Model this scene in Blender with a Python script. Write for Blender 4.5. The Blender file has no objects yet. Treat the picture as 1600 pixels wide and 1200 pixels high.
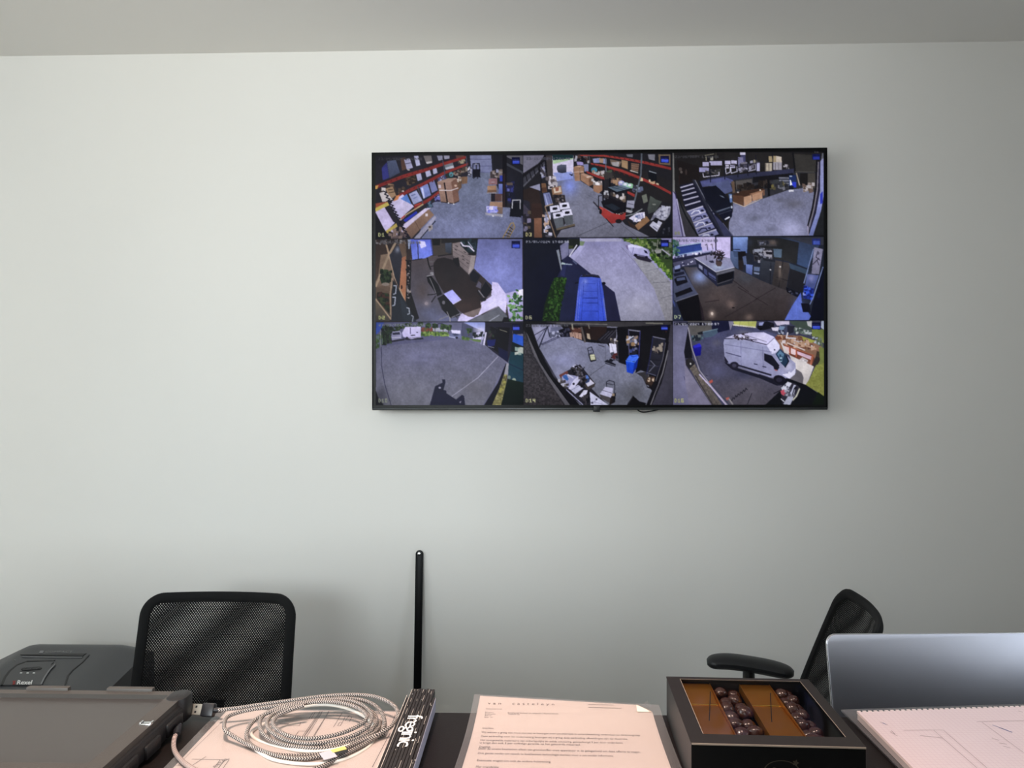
import bpy, bmesh, math, random
import numpy as np
from mathutils import Vector, Matrix

SC = bpy.context.scene
COL = SC.collection
PI = math.pi

# ------------------------------------------------------------------ camera
CAM_Z = 1.48
YAW, ROLL, FPX = 0.030, 0.0018, 1200.0
FWD = Vector((-math.sin(YAW), math.cos(YAW), 0))
RGT0 = Vector((math.cos(YAW), math.sin(YAW), 0))
UP0 = Vector((0, 0, 1))
RGT = RGT0 * math.cos(ROLL) - UP0 * math.sin(ROLL)
UPV = RGT0 * math.sin(ROLL) + UP0 * math.cos(ROLL)
CPOS = Vector((0, 0, CAM_Z))
cam_data = bpy.data.cameras.new('camera')
cam_data.sensor_width = 36.0
cam_data.lens = 36.0 * FPX / 1600.0
cam_data.clip_start = 0.02
cam = bpy.data.objects.new('camera', cam_data)
COL.objects.link(cam)
M = Matrix.Identity(4)
for i in range(3):
    M[i][0] = RGT[i]; M[i][1] = UPV[i]; M[i][2] = -FWD[i]; M[i][3] = CPOS[i]
cam.matrix_world = M
SC.camera = cam

# ------------------------------------------------------------------ exposure, world, light
SC.view_settings.view_transform = 'Standard'
SC.view_settings.look = 'None'
SC.view_settings.gamma = 1.0
SC.view_settings.use_curve_mapping = False
SC.view_settings.exposure = 0.0
world = bpy.data.worlds.new('sky'); SC.world = world
world.use_nodes = True
world.node_tree.nodes['Background'].inputs[0].default_value = (0.62, 0.76, 1.0, 1)
world.node_tree.nodes['Background'].inputs[1].default_value = 1.0


def area_light(name, loc, aim, sx, sy, energy, color, spread=180):
    d = bpy.data.lights.new(name, 'AREA')
    d.shape = 'RECTANGLE'; d.size = sx; d.size_y = sy
    d.energy = energy; d.color = color; d.spread = math.radians(spread)
    o = bpy.data.objects.new(name, d); COL.objects.link(o)
    o.location = loc
    o.rotation_euler = (Vector(aim) - Vector(loc)).to_track_quat('-Z', 'Z').to_euler()
    return o


def spot_light(name, loc, aim, energy, color, deg, blend, radius):
    d = bpy.data.lights.new(name, 'SPOT')
    d.energy = energy; d.color = color; d.spot_size = math.radians(deg); d.spot_blend = blend
    d.shadow_soft_size = radius
    o = bpy.data.objects.new(name, d); COL.objects.link(o)
    o.location = loc
    o.rotation_euler = (Vector(aim) - Vector(loc)).to_track_quat('-Z', 'Y').to_euler()
    return o

# room: x from XL to XR, y from YF (behind the camera) to YB (the wall with the screen)
XL, XR, YF, YB, ZC = -1.95, 2.15, -2.6, 2.53, 2.585
COUNTER_Z = 1.10
W1 = (-1.55, -.30, 1.25, 2.55)                # window at the far end behind the camera: x0, x1, z0, z1
W2 = (-.40, 1.0, 1.2, 2.4)                    # window of the right wall: y0, y1, z0, z1
W3 = (-.25, 1.25, 1.10, 2.45)                  # window of the left wall: y0, y1, z0, z1
# daylight through the three windows
# (each with the bluish light that falls in from the sky and the warmer light thrown up from the ground outside)
SKY, GROUND = (0.76, 0.89, 1.0), (1.0, 0.915, 0.79)
area_light('sky_front', (-.925, YF - 0.05, 1.9), (-.925, YF + 1, 1.45), 1.2, 1.25, 63, SKY, 150)
area_light('ground_front', (-.925, YF - 0.04, 1.9), (-.925, YF + 1, 2.5), 1.2, 1.25, 42, GROUND, 150)
area_light('sky_left', (XL - 0.05, .5, 1.78), (XL + 1, .5, 1.4), 1.45, 1.30, 13, SKY, 150)
area_light('ground_left', (XL - 0.04, .5, 1.78), (XL + 1, .5, 2.4), 1.45, 1.30, 13.5, GROUND, 150)
area_light('daylight_right', (XR + 0.04, .3, 1.8), (XR - 1, .3, 1.8), 1.35, 1.15, 13, (0.82, 0.91, 1.0))
# two warm ceiling downlights over the counter
spot_light('downlight_left', (-0.42, 0.62, ZC - 0.03), (-0.42, 0.62, 0), 92, (1.0, 0.71, 0.57), 66, 0.6, 0.05)
spot_light('downlight_right', (0.40, 0.62, ZC - 0.03), (0.40, 0.62, 0), 20, (1.0, 0.71, 0.57), 66, 0.6, 0.05)


# ------------------------------------------------------------------ photo pixel -> point in the room
def ray(px, py):
    return FWD + RGT * ((px - 800.0) / FPX) + UPV * ((600.0 - py) / FPX)


def at_y(px, py, y):
    r = ray(px, py)
    return CPOS + r * (y / r.y)


def at_z(px, py, z):
    r = ray(px, py)
    return CPOS + r * ((z - CAM_Z) / r.z)


# ------------------------------------------------------------------ materials
def lin(c):
    out = []
    for v in c[:3]:
        v = v / 255.0
        out.append(v / 12.92 if v <= 0.04045 else ((v + 0.055) / 1.055) ** 2.4)
    return tuple(out) + (1.0,)


def nd(nt, kind, **kw):
    n = nt.nodes.new(kind)
    for k, v in kw.items():
        if k == 'ins':
            for i, val in v.items():
                n.inputs[i].default_value = val
        else:
            setattr(n, k, v)
    return n


def mat(name, col, rough=0.5, metal=0.0, var=0.06, scale=40.0, bump=0.0, bscale=300.0, spec=0.5, coat=0.0):
    m = bpy.data.materials.new(name); m.use_nodes = True
    nt = m.node_tree; b = nt.nodes['Principled BSDF']
    c = lin(col)
    b.inputs['Roughness'].default_value = rough
    b.inputs['Metallic'].default_value = metal
    b.inputs['Specular IOR Level'].default_value = spec
    b.inputs['Coat Weight'].default_value = coat
    b.inputs['Coat Roughness'].default_value = 0.08
    tc = nd(nt, 'ShaderNodeTexCoord')
    nz = nd(nt, 'ShaderNodeTexNoise', ins={'Scale': scale, 'Detail': 4.0})
    nt.links.new(tc.outputs['Object'], nz.inputs['Vector'])
    mx = nd(nt, 'ShaderNodeMix', data_type='RGBA')
    mx.inputs[6].default_value = tuple(v * (1 - var) for v in c[:3]) + (1,)
    mx.inputs[7].default_value = tuple(min(1, v * (1 + var)) for v in c[:3]) + (1,)
    nt.links.new(nz.outputs['Fac'], mx.inputs[0])
    nt.links.new(mx.outputs[2], b.inputs['Base Color'])
    if bump:
        n2 = nd(nt, 'ShaderNodeTexNoise', ins={'Scale': bscale, 'Detail': 3.0})
        nt.links.new(tc.outputs['Object'], n2.inputs['Vector'])
        bp = nd(nt, 'ShaderNodeBump', ins={'Strength': bump, 'Distance': 0.001})
        nt.links.new(n2.outputs['Fac'], bp.inputs['Height'])
        nt.links.new(bp.outputs['Normal'], b.inputs['Normal'])
    return m


def clear_mat(name, tint, gloss, rough=0.06, haze=0.0, hazecol=(200, 200, 200)):
    """clear film or pane: see-through with a faint gloss (and a little milky haze)"""
    m = bpy.data.materials.new(name); m.use_nodes = True
    nt = m.node_tree; nt.nodes.clear()
    out = nd(nt, 'ShaderNodeOutputMaterial')
    tr = nd(nt, 'ShaderNodeBsdfTransparent', ins={'Color': lin(tint)})
    gl = nd(nt, 'ShaderNodeBsdfGlossy', ins={'Roughness': rough})
    df = nd(nt, 'ShaderNodeBsdfDiffuse', ins={'Color': lin(hazecol)})
    fr = nd(nt, 'ShaderNodeFresnel', ins={'IOR': 1.45})
    mu = nd(nt, 'ShaderNodeMath', operation='MULTIPLY', ins={1: gloss})
    nt.links.new(fr.outputs[0], mu.inputs[0])
    m0 = nd(nt, 'ShaderNodeMixShader', ins={0: haze})
    nt.links.new(tr.outputs[0], m0.inputs[1]); nt.links.new(df.outputs[0], m0.inputs[2])
    m1 = nd(nt, 'ShaderNodeMixShader')
    nt.links.new(mu.outputs[0], m1.inputs[0])
    nt.links.new(m0.outputs[0], m1.inputs[1]); nt.links.new(gl.outputs[0], m1.inputs[2])
    nt.links.new(m1.outputs[0], out.inputs[0])
    return m


def braid_mat(name, dark, light, pitch):
    m = bpy.data.materials.new(name); m.use_nodes = True
    nt = m.node_tree; b = nt.nodes['Principled BSDF']
    b.inputs['Roughness'].default_value = 0.6
    uv = nd(nt, 'ShaderNodeUVMap'); uv.uv_map = 'UVMap'
    sp = nd(nt, 'ShaderNodeSeparateXYZ'); nt.links.new(uv.outputs[0], sp.inputs[0])
    pp = nd(nt, 'ShaderNodeMath', operation='PINGPONG', ins={1: 0.125})
    nt.links.new(sp.outputs[0], pp.inputs[0])
    z = nd(nt, 'ShaderNodeMath', operation='MULTIPLY', ins={1: 5.0}); nt.links.new(pp.outputs[0], z.inputs[0])
    v = nd(nt, 'ShaderNodeMath', operation='DIVIDE', ins={1: pitch}); nt.links.new(sp.outputs[1], v.inputs[0])
    a = nd(nt, 'ShaderNodeMath', operation='ADD'); nt.links.new(z.outputs[0], a.inputs[0]); nt.links.new(v.outputs[0], a.inputs[1])
    f = nd(nt, 'ShaderNodeMath', operation='FRACT'); nt.links.new(a.outputs[0], f.inputs[0])
    g = nd(nt, 'ShaderNodeMath', operation='GREATER_THAN', ins={1: 0.57}); nt.links.new(f.outputs[0], g.inputs[0])
    mx = nd(nt, 'ShaderNodeMix', data_type='RGBA'); mx.inputs[6].default_value = lin(dark); mx.inputs[7].default_value = lin(light)
    nt.links.new(g.outputs[0], mx.inputs[0]); nt.links.new(mx.outputs[2], b.inputs['Base Color'])
    bp = nd(nt, 'ShaderNodeBump', ins={'Strength': 0.5, 'Distance': 0.0004})
    nt.links.new(f.outputs[0], bp.inputs['Height']); nt.links.new(bp.outputs[0], b.inputs['Normal'])
    return m


def grid_paper_mat(name, col, line, pitch):
    m = bpy.data.materials.new(name); m.use_nodes = True
    nt = m.node_tree; b = nt.nodes['Principled BSDF']; b.inputs['Roughness'].default_value = 0.75
    tc = nd(nt, 'ShaderNodeTexCoord'); sp = nd(nt, 'ShaderNodeSeparateXYZ')
    nt.links.new(tc.outputs['Object'], sp.inputs[0])
    gs = []
    for ax in (0, 1):
        d = nd(nt, 'ShaderNodeMath', operation='DIVIDE', ins={1: pitch}); nt.links.new(sp.outputs[ax], d.inputs[0])
        f = nd(nt, 'ShaderNodeMath', operation='FRACT'); nt.links.new(d.outputs[0], f.inputs[0])
        g = nd(nt, 'ShaderNodeMath', operation='LESS_THAN', ins={1: 0.10}); nt.links.new(f.outputs[0], g.inputs[0])
        gs.append(g)
    mm = nd(nt, 'ShaderNodeMath', operation='MAXIMUM'); nt.links.new(gs[0].outputs[0], mm.inputs[0]); nt.links.new(gs[1].outputs[0], mm.inputs[1])
    mx = nd(nt, 'ShaderNodeMix', data_type='RGBA'); mx.inputs[6].default_value = lin(col); mx.inputs[7].default_value = lin(line)
    nt.links.new(mm.outputs[0], mx.inputs[0]); nt.links.new(mx.outputs[2], b.inputs['Base Color'])
    return m


MAT = dict(
    wall=mat('wall_paint', (238, 235, 229), 0.85, var=0.01, scale=3, bump=0.12, bscale=220),
    ceil=mat('ceiling_paint', (244, 241, 236), 0.9, var=0.01, scale=3),
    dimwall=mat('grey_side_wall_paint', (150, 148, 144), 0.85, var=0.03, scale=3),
    floor=mat('pale_grey_floor', (176, 172, 166), 0.6, var=0.1, scale=8),
    trim=mat('white_trim', (225, 225, 222), 0.5),
    counter=mat('dark_brown_laminate', (25, 19, 18), 0.5, var=0.12, scale=60, bump=0.1, bscale=500, spec=0.2),
    desk=mat('desk_laminate', (62, 52, 48), 0.45, var=0.1, scale=50),
    blackpl=mat('black_plastic', (26, 27, 29), 0.45, bump=0.15, bscale=900),
    tvblack=mat('tv_black_plastic', (9, 9, 10), 0.35, spec=0.15),
    tvgrey=mat('tv_chin_grey', (52, 54, 56), 0.35, metal=0.4),
    blackfab=mat('black_fabric', (8, 8, 9), 0.95, var=0.2, scale=200, bump=0.5, bscale=1200),
    meshfab=mat('black_mesh_yarn', (9, 9, 10), 0.8, var=0.2, scale=300, spec=0.2),
    blackmet=mat('black_coated_steel', (8, 8, 10), 0.38, bump=0.05, spec=0.2),
    chrome=mat('bright_steel', (215, 215, 215), 0.18, metal=1.0),
    alu=mat('brushed_aluminium', (218, 217, 226), 0.34, metal=1.0, var=0.03, scale=30),
    alurim=mat('polished_aluminium_rim', (225, 225, 228), 0.25, metal=1.0, var=0.02),
    shred=mat('charcoal_plastic', (58, 59, 62), 0.42, bump=0.25, bscale=900),
    shredpanel=mat('charcoal_panel_plastic', (50, 50, 53), 0.36, bump=0.2, bscale=900),
    shredark=mat('dark_slot', (18, 18, 20), 0.5),
    grey=mat('grey_plastic', (120, 120, 122), 0.4),
    white=mat('white_print', (238, 238, 236), 0.6, var=0.02),
    red=mat('red_print', (140, 40, 36), 0.6),
    tabcase=mat('tablet_case_rubber', (66, 62, 58), 0.5, bump=0.2, bscale=700),
    tabside=mat('tablet_bumper_rubber', (22, 21, 23), 0.5, bump=0.2, bscale=700),
    tabscreen=mat('tablet_matt_glass', (60, 57, 55), 0.3, var=0.03),
    paper=mat('white_paper', (240, 232, 226), 0.8, var=0.015, scale=15),
    paper2=mat('folded_paper_back', (250, 238, 222), 0.8, var=0.01),
    ink=mat('grey_ink', (98, 82, 80), 0.8),
    inkd=mat('black_ink', (88, 74, 70), 0.8),
    inkb=mat('blue_ink', (96, 100, 160), 0.8),
    pencil=mat('pencil_line', (190, 170, 174), 0.8),
    pinkpaper=grid_paper_mat('grid_paper', (242, 222, 225), (232, 208, 214), 0.005),
    pad=mat('paper_block_edge', (236, 218, 216), 0.8),
    whitecable=mat('white_cable_sheath', (232, 226, 216), 0.4),
    braid=braid_mat('black_white_braid', (24, 20, 22), (192, 183, 176), 0.0026),
    braid2=braid_mat('brown_white_braid', (92, 66, 62), (226, 210, 202), 0.0021),
    usbblack=mat('usb_housing', (28, 28, 32), 0.4),
    ruler=mat('black_ruler_paint', (36, 31, 30), 0.5, var=0.35, scale=260),
    rulerside=mat('daylit_ruler_face', (176, 178, 198), 0.5, var=0.05),  # bluish daylight from the right put into the colour
    worn=mat('worn_wood_edge', (200, 192, 182), 0.7, var=0.3, scale=200),
    card=mat('dark_chocolate_card', (26, 20, 18), 0.55, var=0.08, scale=60),
    cardside=mat('black_card_side', (30, 29, 29), 0.5, var=0.08, scale=60),
    plugsteel=mat('plug_steel', (196, 192, 180), 0.35, metal=0.7),
    cardfront=mat('shaded_card_front', (8, 8, 8), 0.6, var=0.05, spec=0.15),  # near-black holds the shade on the front of the box
    cardedge=mat('card_cut_edge', (150, 136, 122), 0.6),
    goldfold=mat('gold_fold_glint', (240, 190, 90), 0.18, metal=1.0, var=0.02),  # lighter gold that carries the glint of the crease
    gold=mat('gold_foil_card', (196, 134, 50), 0.30, metal=0.9, var=0.1, scale=30),
    goldink=mat('dull_gold_print', (66, 60, 49), 0.5, metal=0.3),
    choc=mat('glossy_dark_chocolate', (58, 31, 23), 0.24, var=0.15, scale=120, coat=0.5),
    film=clear_mat('clear_window_film', (246, 246, 246), 0.4, 0.05),
    sleeve=clear_mat('plastic_sleeve', (240, 240, 242), 1.0, 0.22, haze=0.20, hazecol=(190, 186, 186)),
    folder=clear_mat('grey_plastic_folder', (190, 192, 196), 1.0, 0.25, haze=0.45, hazecol=(140, 140, 146)),
    pane=clear_mat('window_pane', (245, 250, 250), 0.8, 0.02),
    yellow=mat('yellow_tape', (236, 214, 120), 0.5),
    tape=mat('white_label_tape', (196, 192, 200), 0.4),
    frost=clear_mat('wall_bracket_hole', (255, 255, 255), 0.2),
)

_ab = MAT['alu'].node_tree.nodes['Principled BSDF']
_ab.inputs['Anisotropic'].default_value = 0.75; _ab.inputs['Roughness'].default_value = 0.40
_tg = nd(MAT['alu'].node_tree, 'ShaderNodeTangent', direction_type='UV_MAP', uv_map='UVMap')
MAT['alu'].node_tree.links.new(_tg.outputs[0], _ab.inputs['Tangent'])


# ------------------------------------------------------------------ builders
def setp(o, label=None, cat=None, group=None, kind=None):
    if label: o['label'] = label
    if cat: o['category'] = cat
    if group: o['group'] = group
    if kind: o['kind'] = kind
    return o


def thing(name, label, cat, loc=(0, 0, 0), rz=0.0, group=None):
    o = bpy.data.objects.new(name, None); COL.objects.link(o)
    o.location = loc; o.rotation_euler = (0, 0, rz); o.empty_display_size = 0.05
    return setp(o, label, cat, group)


class MB:
    def __init__(s):
        s.v = []; s.f = []; s.uv = {}; s.smooth = []

    def add(s, verts, faces, smooth=False):
        k = len(s.v); s.v += [tuple(p) for p in verts]
        for f in faces:
            s.f.append(tuple(i + k for i in f)); s.smooth.append(smooth)
        return k

    def bm(s, bm, smooth=False):
        bm.verts.index_update()
        s.add([v.co[:] for v in bm.verts], [[v.index for v in f.verts] for f in bm.faces], smooth)
        bm.free()

    def box(s, lo, hi, bev=0.0, seg=2, mtx=None, smooth=False):
        b = bmesh.new(); bmesh.ops.create_cube(b, size=1.0)
        for v in b.verts:
            v.co = Vector([(lo[i] + hi[i]) / 2 + v.co[i] * (hi[i] - lo[i]) for i in range(3)])
        if bev: bmesh.ops.bevel(b, geom=list(b.edges), offset=bev, segments=seg, affect='EDGES', profile=0.5)
        if mtx is not None: bmesh.ops.transform(b, matrix=mtx, verts=b.verts)
        s.bm(b, smooth or bev > 0)

    def prism(s, pts, z0, z1, bev=0.0, seg=2):
        """plan outline extruded from z0 to z1"""
        b = bmesh.new()
        vs = [b.verts.new((p[0], p[1], z0)) for p in pts]
        f = b.faces.new(vs)
        r = bmesh.ops.extrude_face_region(b, geom=[f])
        for e in r['geom']:
            if isinstance(e, bmesh.types.BMVert): e.co.z = z1
        bmesh.ops.recalc_face_normals(b, faces=b.faces)
        if bev:
            ed = [e for e in b.edges if abs(e.verts[0].co.z - e.verts[1].co.z) < 1e-7]
            bmesh.ops.bevel(b, geom=ed, offset=bev, segments=seg, affect='EDGES', profile=0.5)
        s.bm(b, bev > 0)

    def lathe(s, prof, n=20, c=(0, 0, 0), smooth=True):
        vs = []; fs = []
        for (r, z) in prof:
            for k in range(n):
                a = 2 * PI * k / n
                vs.append((c[0] + r * math.cos(a), c[1] + r * math.sin(a), c[2] + z))
        for i in range(len(prof) - 1):
            for k in range(n):
                fs.append((i * n + k, i * n + (k + 1) % n, (i + 1) * n + (k + 1) % n, (i + 1) * n + k))
        fs.append(tuple(range(n - 1, -1, -1))); fs.append(tuple((len(prof) - 1) * n + k for k in range(n)))
        s.add(vs, fs, smooth)

    def tube(s, pts, rad, n=8, closed=False, flat=1.0, up=None, uvs=False):
        """round (or flattened) tube along points; uv: u around, v length in metres"""
        P = [Vector(p) for p in pts]; m = len(P)
        rr = rad if isinstance(rad, (list, tuple)) else [rad] * m
        T = []
        for i in range(m):
            a = P[(i - 1) % m] if (closed or i > 0) else P[i]
            b = P[(i + 1) % m] if (closed or i < m - 1) else P[i]
            t = (b - a); T.append(t.normalized() if t.length > 1e-9 else Vector((0, 0, 1)))
        ref = Vector(up) if up else (Vector((0, 0, 1)) if abs(T[0].z) < 0.9 else Vector((1, 0, 0)))
        nrm = (ref - T[0] * ref.dot(T[0])).normalized()
        vs = []; L = [0.0]
        for i in range(m):
            if up: nrm = Vector(up)
            nn = nrm - T[i] * nrm.dot(T[i])
            nrm = nn.normalized() if nn.length > 1e-6 else nrm
            bn = T[i].cross(nrm)
            for k in range(n):
                a = 2 * PI * k / n
                vs.append(P[i] + nrm * (math.cos(a) * rr[i] * flat) + bn * (math.sin(a) * rr[i]))
            if i: L.append(L[-1] + (P[i] - P[i - 1]).length)
        fs = []; k0 = len(s.f)
        for i in range(m if closed else m - 1):
            j = (i + 1) % m
            for k in range(n):
                fs.append((i * n + k, i * n + (k + 1) % n, j * n + (k + 1) % n, j * n + k))
                if uvs:
                    l1 = L[j] if j else L[-1] + (P[0] - P[-1]).length
                    s.uv[k0 + len(fs) - 1] = [(k / n, L[i]), ((k + 1) / n, L[i]), ((k + 1) / n, l1), (k / n, l1)]
        if not closed:
            fs.append(tuple(range(n - 1, -1, -1))); fs.append(tuple((m - 1) * n + k for k in range(n)))
        s.add(vs, fs, True)

    def quad(s, a, b, c, d):
        s.add([a, b, c, d], [(0, 1, 2, 3)])

    def strip(s, a, b, w, up=(0, 0, 1)):
        """flat line of width w from a to b lying on the plane with normal up"""
        a = Vector(a); b = Vector(b); u = Vector(up)
        t = (b - a).normalized(); n = u.cross(t) * (w / 2)
        s.quad(a - n, b - n, b + n, a + n)

    def build(s, name, m, parent=None, inv=False):
        me = bpy.data.meshes.new(name)
        me.from_pydata(s.v, [], s.f)
        me.polygons.foreach_set('use_smooth', s.smooth)
        if s.uv:
            ul = me.uv_layers.new(name='UVMap')
            for fi, uvs in s.uv.items():
                p = me.polygons[fi]
                for li, q in zip(p.loop_indices, uvs): ul.data[li].uv = q
        me.materials.append(m if not isinstance(m, str) else MAT[m])
        me.update()
        if any(s.smooth): me.set_sharp_from_angle(angle=math.radians(42))
        o = bpy.data.objects.new(name, me); COL.objects.link(o)
        if parent is not None: o.parent = parent
        return o


def part(name, m, parent, fn, label=None, kind=None):
    b = MB(); fn(b); o = b.build(name, m, parent)
    return setp(o, label, None, None, kind)


def catmull(pts, step=6):
    P = [Vector(p) for p in pts]; out = []
    for i in range(len(P) - 1):
        p0 = P[max(i - 1, 0)]; p1 = P[i]; p2 = P[i + 1]; p3 = P[min(i + 2, len(P) - 1)]
        for k in range(step):
            t = k / step
            out.append(0.5 * ((2 * p1) + (p2 - p0) * t + (2 * p0 - 5 * p1 + 4 * p2 - p3) * t * t + (3 * p1 - p0 - 3 * p2 + p3) * t ** 3))
    out.append(P[-1]); return out


def rrect(x0, y0, x1, y1, r, n=6, only=None):
    pts = []
    for (cx, cy, a0, tag) in ((x1 - r, y1 - r, 0, 'tr'), (x0 + r, y1 - r, 90, 'tl'), (x0 + r, y0 + r, 180, 'bl'), (x1 - r, y0 + r, 270, 'br')):
        if only and tag not in only:
            pts.append({'tr': (x1, y1), 'tl': (x0, y1), 'bl': (x0, y0), 'br': (x1, y0)}[tag]); continue
        for k in range(n + 1):
            a = math.radians(a0 + 90 * k / n); pts.append((cx + r * math.cos(a), cy + r * math.sin(a)))
    return pts


def text_mesh(body, size, shear=0.0, align='LEFT', spacing=1.0, bold=0.0):
    cu = bpy.data.curves.new('lettering', 'FONT'); cu.body = body; cu.size = size; cu.shear = shear
    cu.align_x = align; cu.space_character = spacing; cu.offset = bold; cu.resolution_u = 2
    ob = bpy.data.objects.new('lettering', cu); COL.objects.link(ob)
    bpy.context.view_layer.update()
    dg = bpy.context.evaluated_depsgraph_get()
    me = bpy.data.meshes.new_from_object(ob.evaluated_get(dg))
    v = [tuple(p.co) for p in me.vertices]; f = [tuple(p.vertices) for p in me.polygons]
    bpy.data.objects.remove(ob); bpy.data.curves.remove(cu); bpy.data.meshes.remove(me)
    return v, f


# ------------------------------------------------------------------ the room
def wall_with_hole(name, axis, pos, thick, a0, a1, hole, m):
    """wall in the plane x=pos (axis 'x') running a0..a1 in y, with a window hole (h0,h1,z0,z1)"""
    h0, h1, z0, z1 = hole; b = MB()
    p0, p1 = min(pos, pos + thick), max(pos, pos + thick)
    def bx(u0, u1, w0, w1):
        if axis == 'x': b.box((p0, u0, w0), (p1, u1, w1))
        else: b.box((u0, p0, w0), (u1, p1, w1))
    bx(a0, h0, 0, ZC); bx(h1, a1, 0, ZC); bx(h0, h1, 0, z0); bx(h0, h1, z1, ZC)
    o = b.build(name, m); o['kind'] = 'structure'; return o


def structure(name, m, fn):
    b = MB(); fn(b); o = b.build(name, m); o['kind'] = 'structure'; return o


structure('wall_back', 'wall', lambda b: b.box((XL - .2, YB, 0), (XR + .2, YB + .15, ZC)))
structure('floor', 'floor', lambda b: b.box((XL - .2, YF - .5, -.1), (XR + .2, YB + .15, 0)))
structure('ceiling', 'ceil', lambda b: b.box((XL - .2, YF - .5, ZC), (XR + .2, YB + .15, ZC + .12)))
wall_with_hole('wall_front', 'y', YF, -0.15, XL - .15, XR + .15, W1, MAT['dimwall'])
structure('wall_light_blocker', 'dimwall', lambda b: b.box((-.30, -.55, 0), (XR, -.45, ZC)))  # added unseen wall that keeps the far window's light off the right side
wall_with_hole('wall_left', 'x', XL, -0.15, YF, YB, W3, MAT['wall'])
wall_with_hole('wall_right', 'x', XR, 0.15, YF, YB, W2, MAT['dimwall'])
structure('baseboard_back', 'trim', lambda b: b.box((XL, YB - .014, 0), (XR, YB, .08), .003))
for nm, hole in (('window_1', W1), ('window_2', W2), ('window_3', W3)):
    h0, h1, z0, z1 = hole
    def bxw(b, u0, u1, w0, w1, t, bev=.004):
        if nm == 'window_1': b.box((u0, YF - .10 - t, w0), (u1, YF - .10 + t, w1), bev)
        elif nm == 'window_3': b.box((XL - .10 - t, u0, w0), (XL - .10 + t, u1, w1), bev)
        else: b.box((XR + .10 - t, u0, w0), (XR + .10 + t, u1, w1), bev)
    def fr(b):
        w = .05; ym = (h0 + h1) / 2
        for (u0, u1, w0, w1) in ((h0, h0 + w, z0, z1), (h1 - w, h1, z0, z1), (h0 + w, h1 - w, z0, z0 + w), (h0 + w, h1 - w, z1 - w, z1), (ym - w / 2, ym + w / 2, z0 + w, z1 - w)):
            bxw(b, u0, u1, w0, w1, .03)
    win = structure(nm, 'trim', fr)
    for k in range(2):
        y0 = h0 + .05 if k == 0 else (h0 + h1) / 2 + .025
        y1 = (h0 + h1) / 2 - .025 if k == 0 else h1 - .05
        part('pane', 'pane', win, lambda b: bxw(b, y0, y1, z0 + .05, z1 - .05, .004, 0))

# ------------------------------------------------------------------ television
TVY = 2.45                                   # plane of the glass
_c = [at_y(587, 243, TVY), at_y(1286.6, 237.2, TVY), at_y(1287, 632.8, TVY), at_y(587, 632.4, TVY)]
SX0 = (_c[0].x + _c[3].x) / 2; SX1 = (_c[1].x + _c[2].x) / 2
SZ1 = (_c[0].z + _c[1].z) / 2; SZ0 = (_c[2].z + _c[3].z) / 2
FW, FH = 528, 296
CW, CH = FW * 3, FH * 3
CANV = np.zeros((CH, CW, 3), np.float32) + np.array([18, 18, 22], np.float32)
CLIP = [0, 0, CW, CH]
RNG = np.random.RandomState(7)
_yy, _xx = np.mgrid[0:CH, 0:CW].astype(np.float32); _xx += .5; _yy += .5


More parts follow.
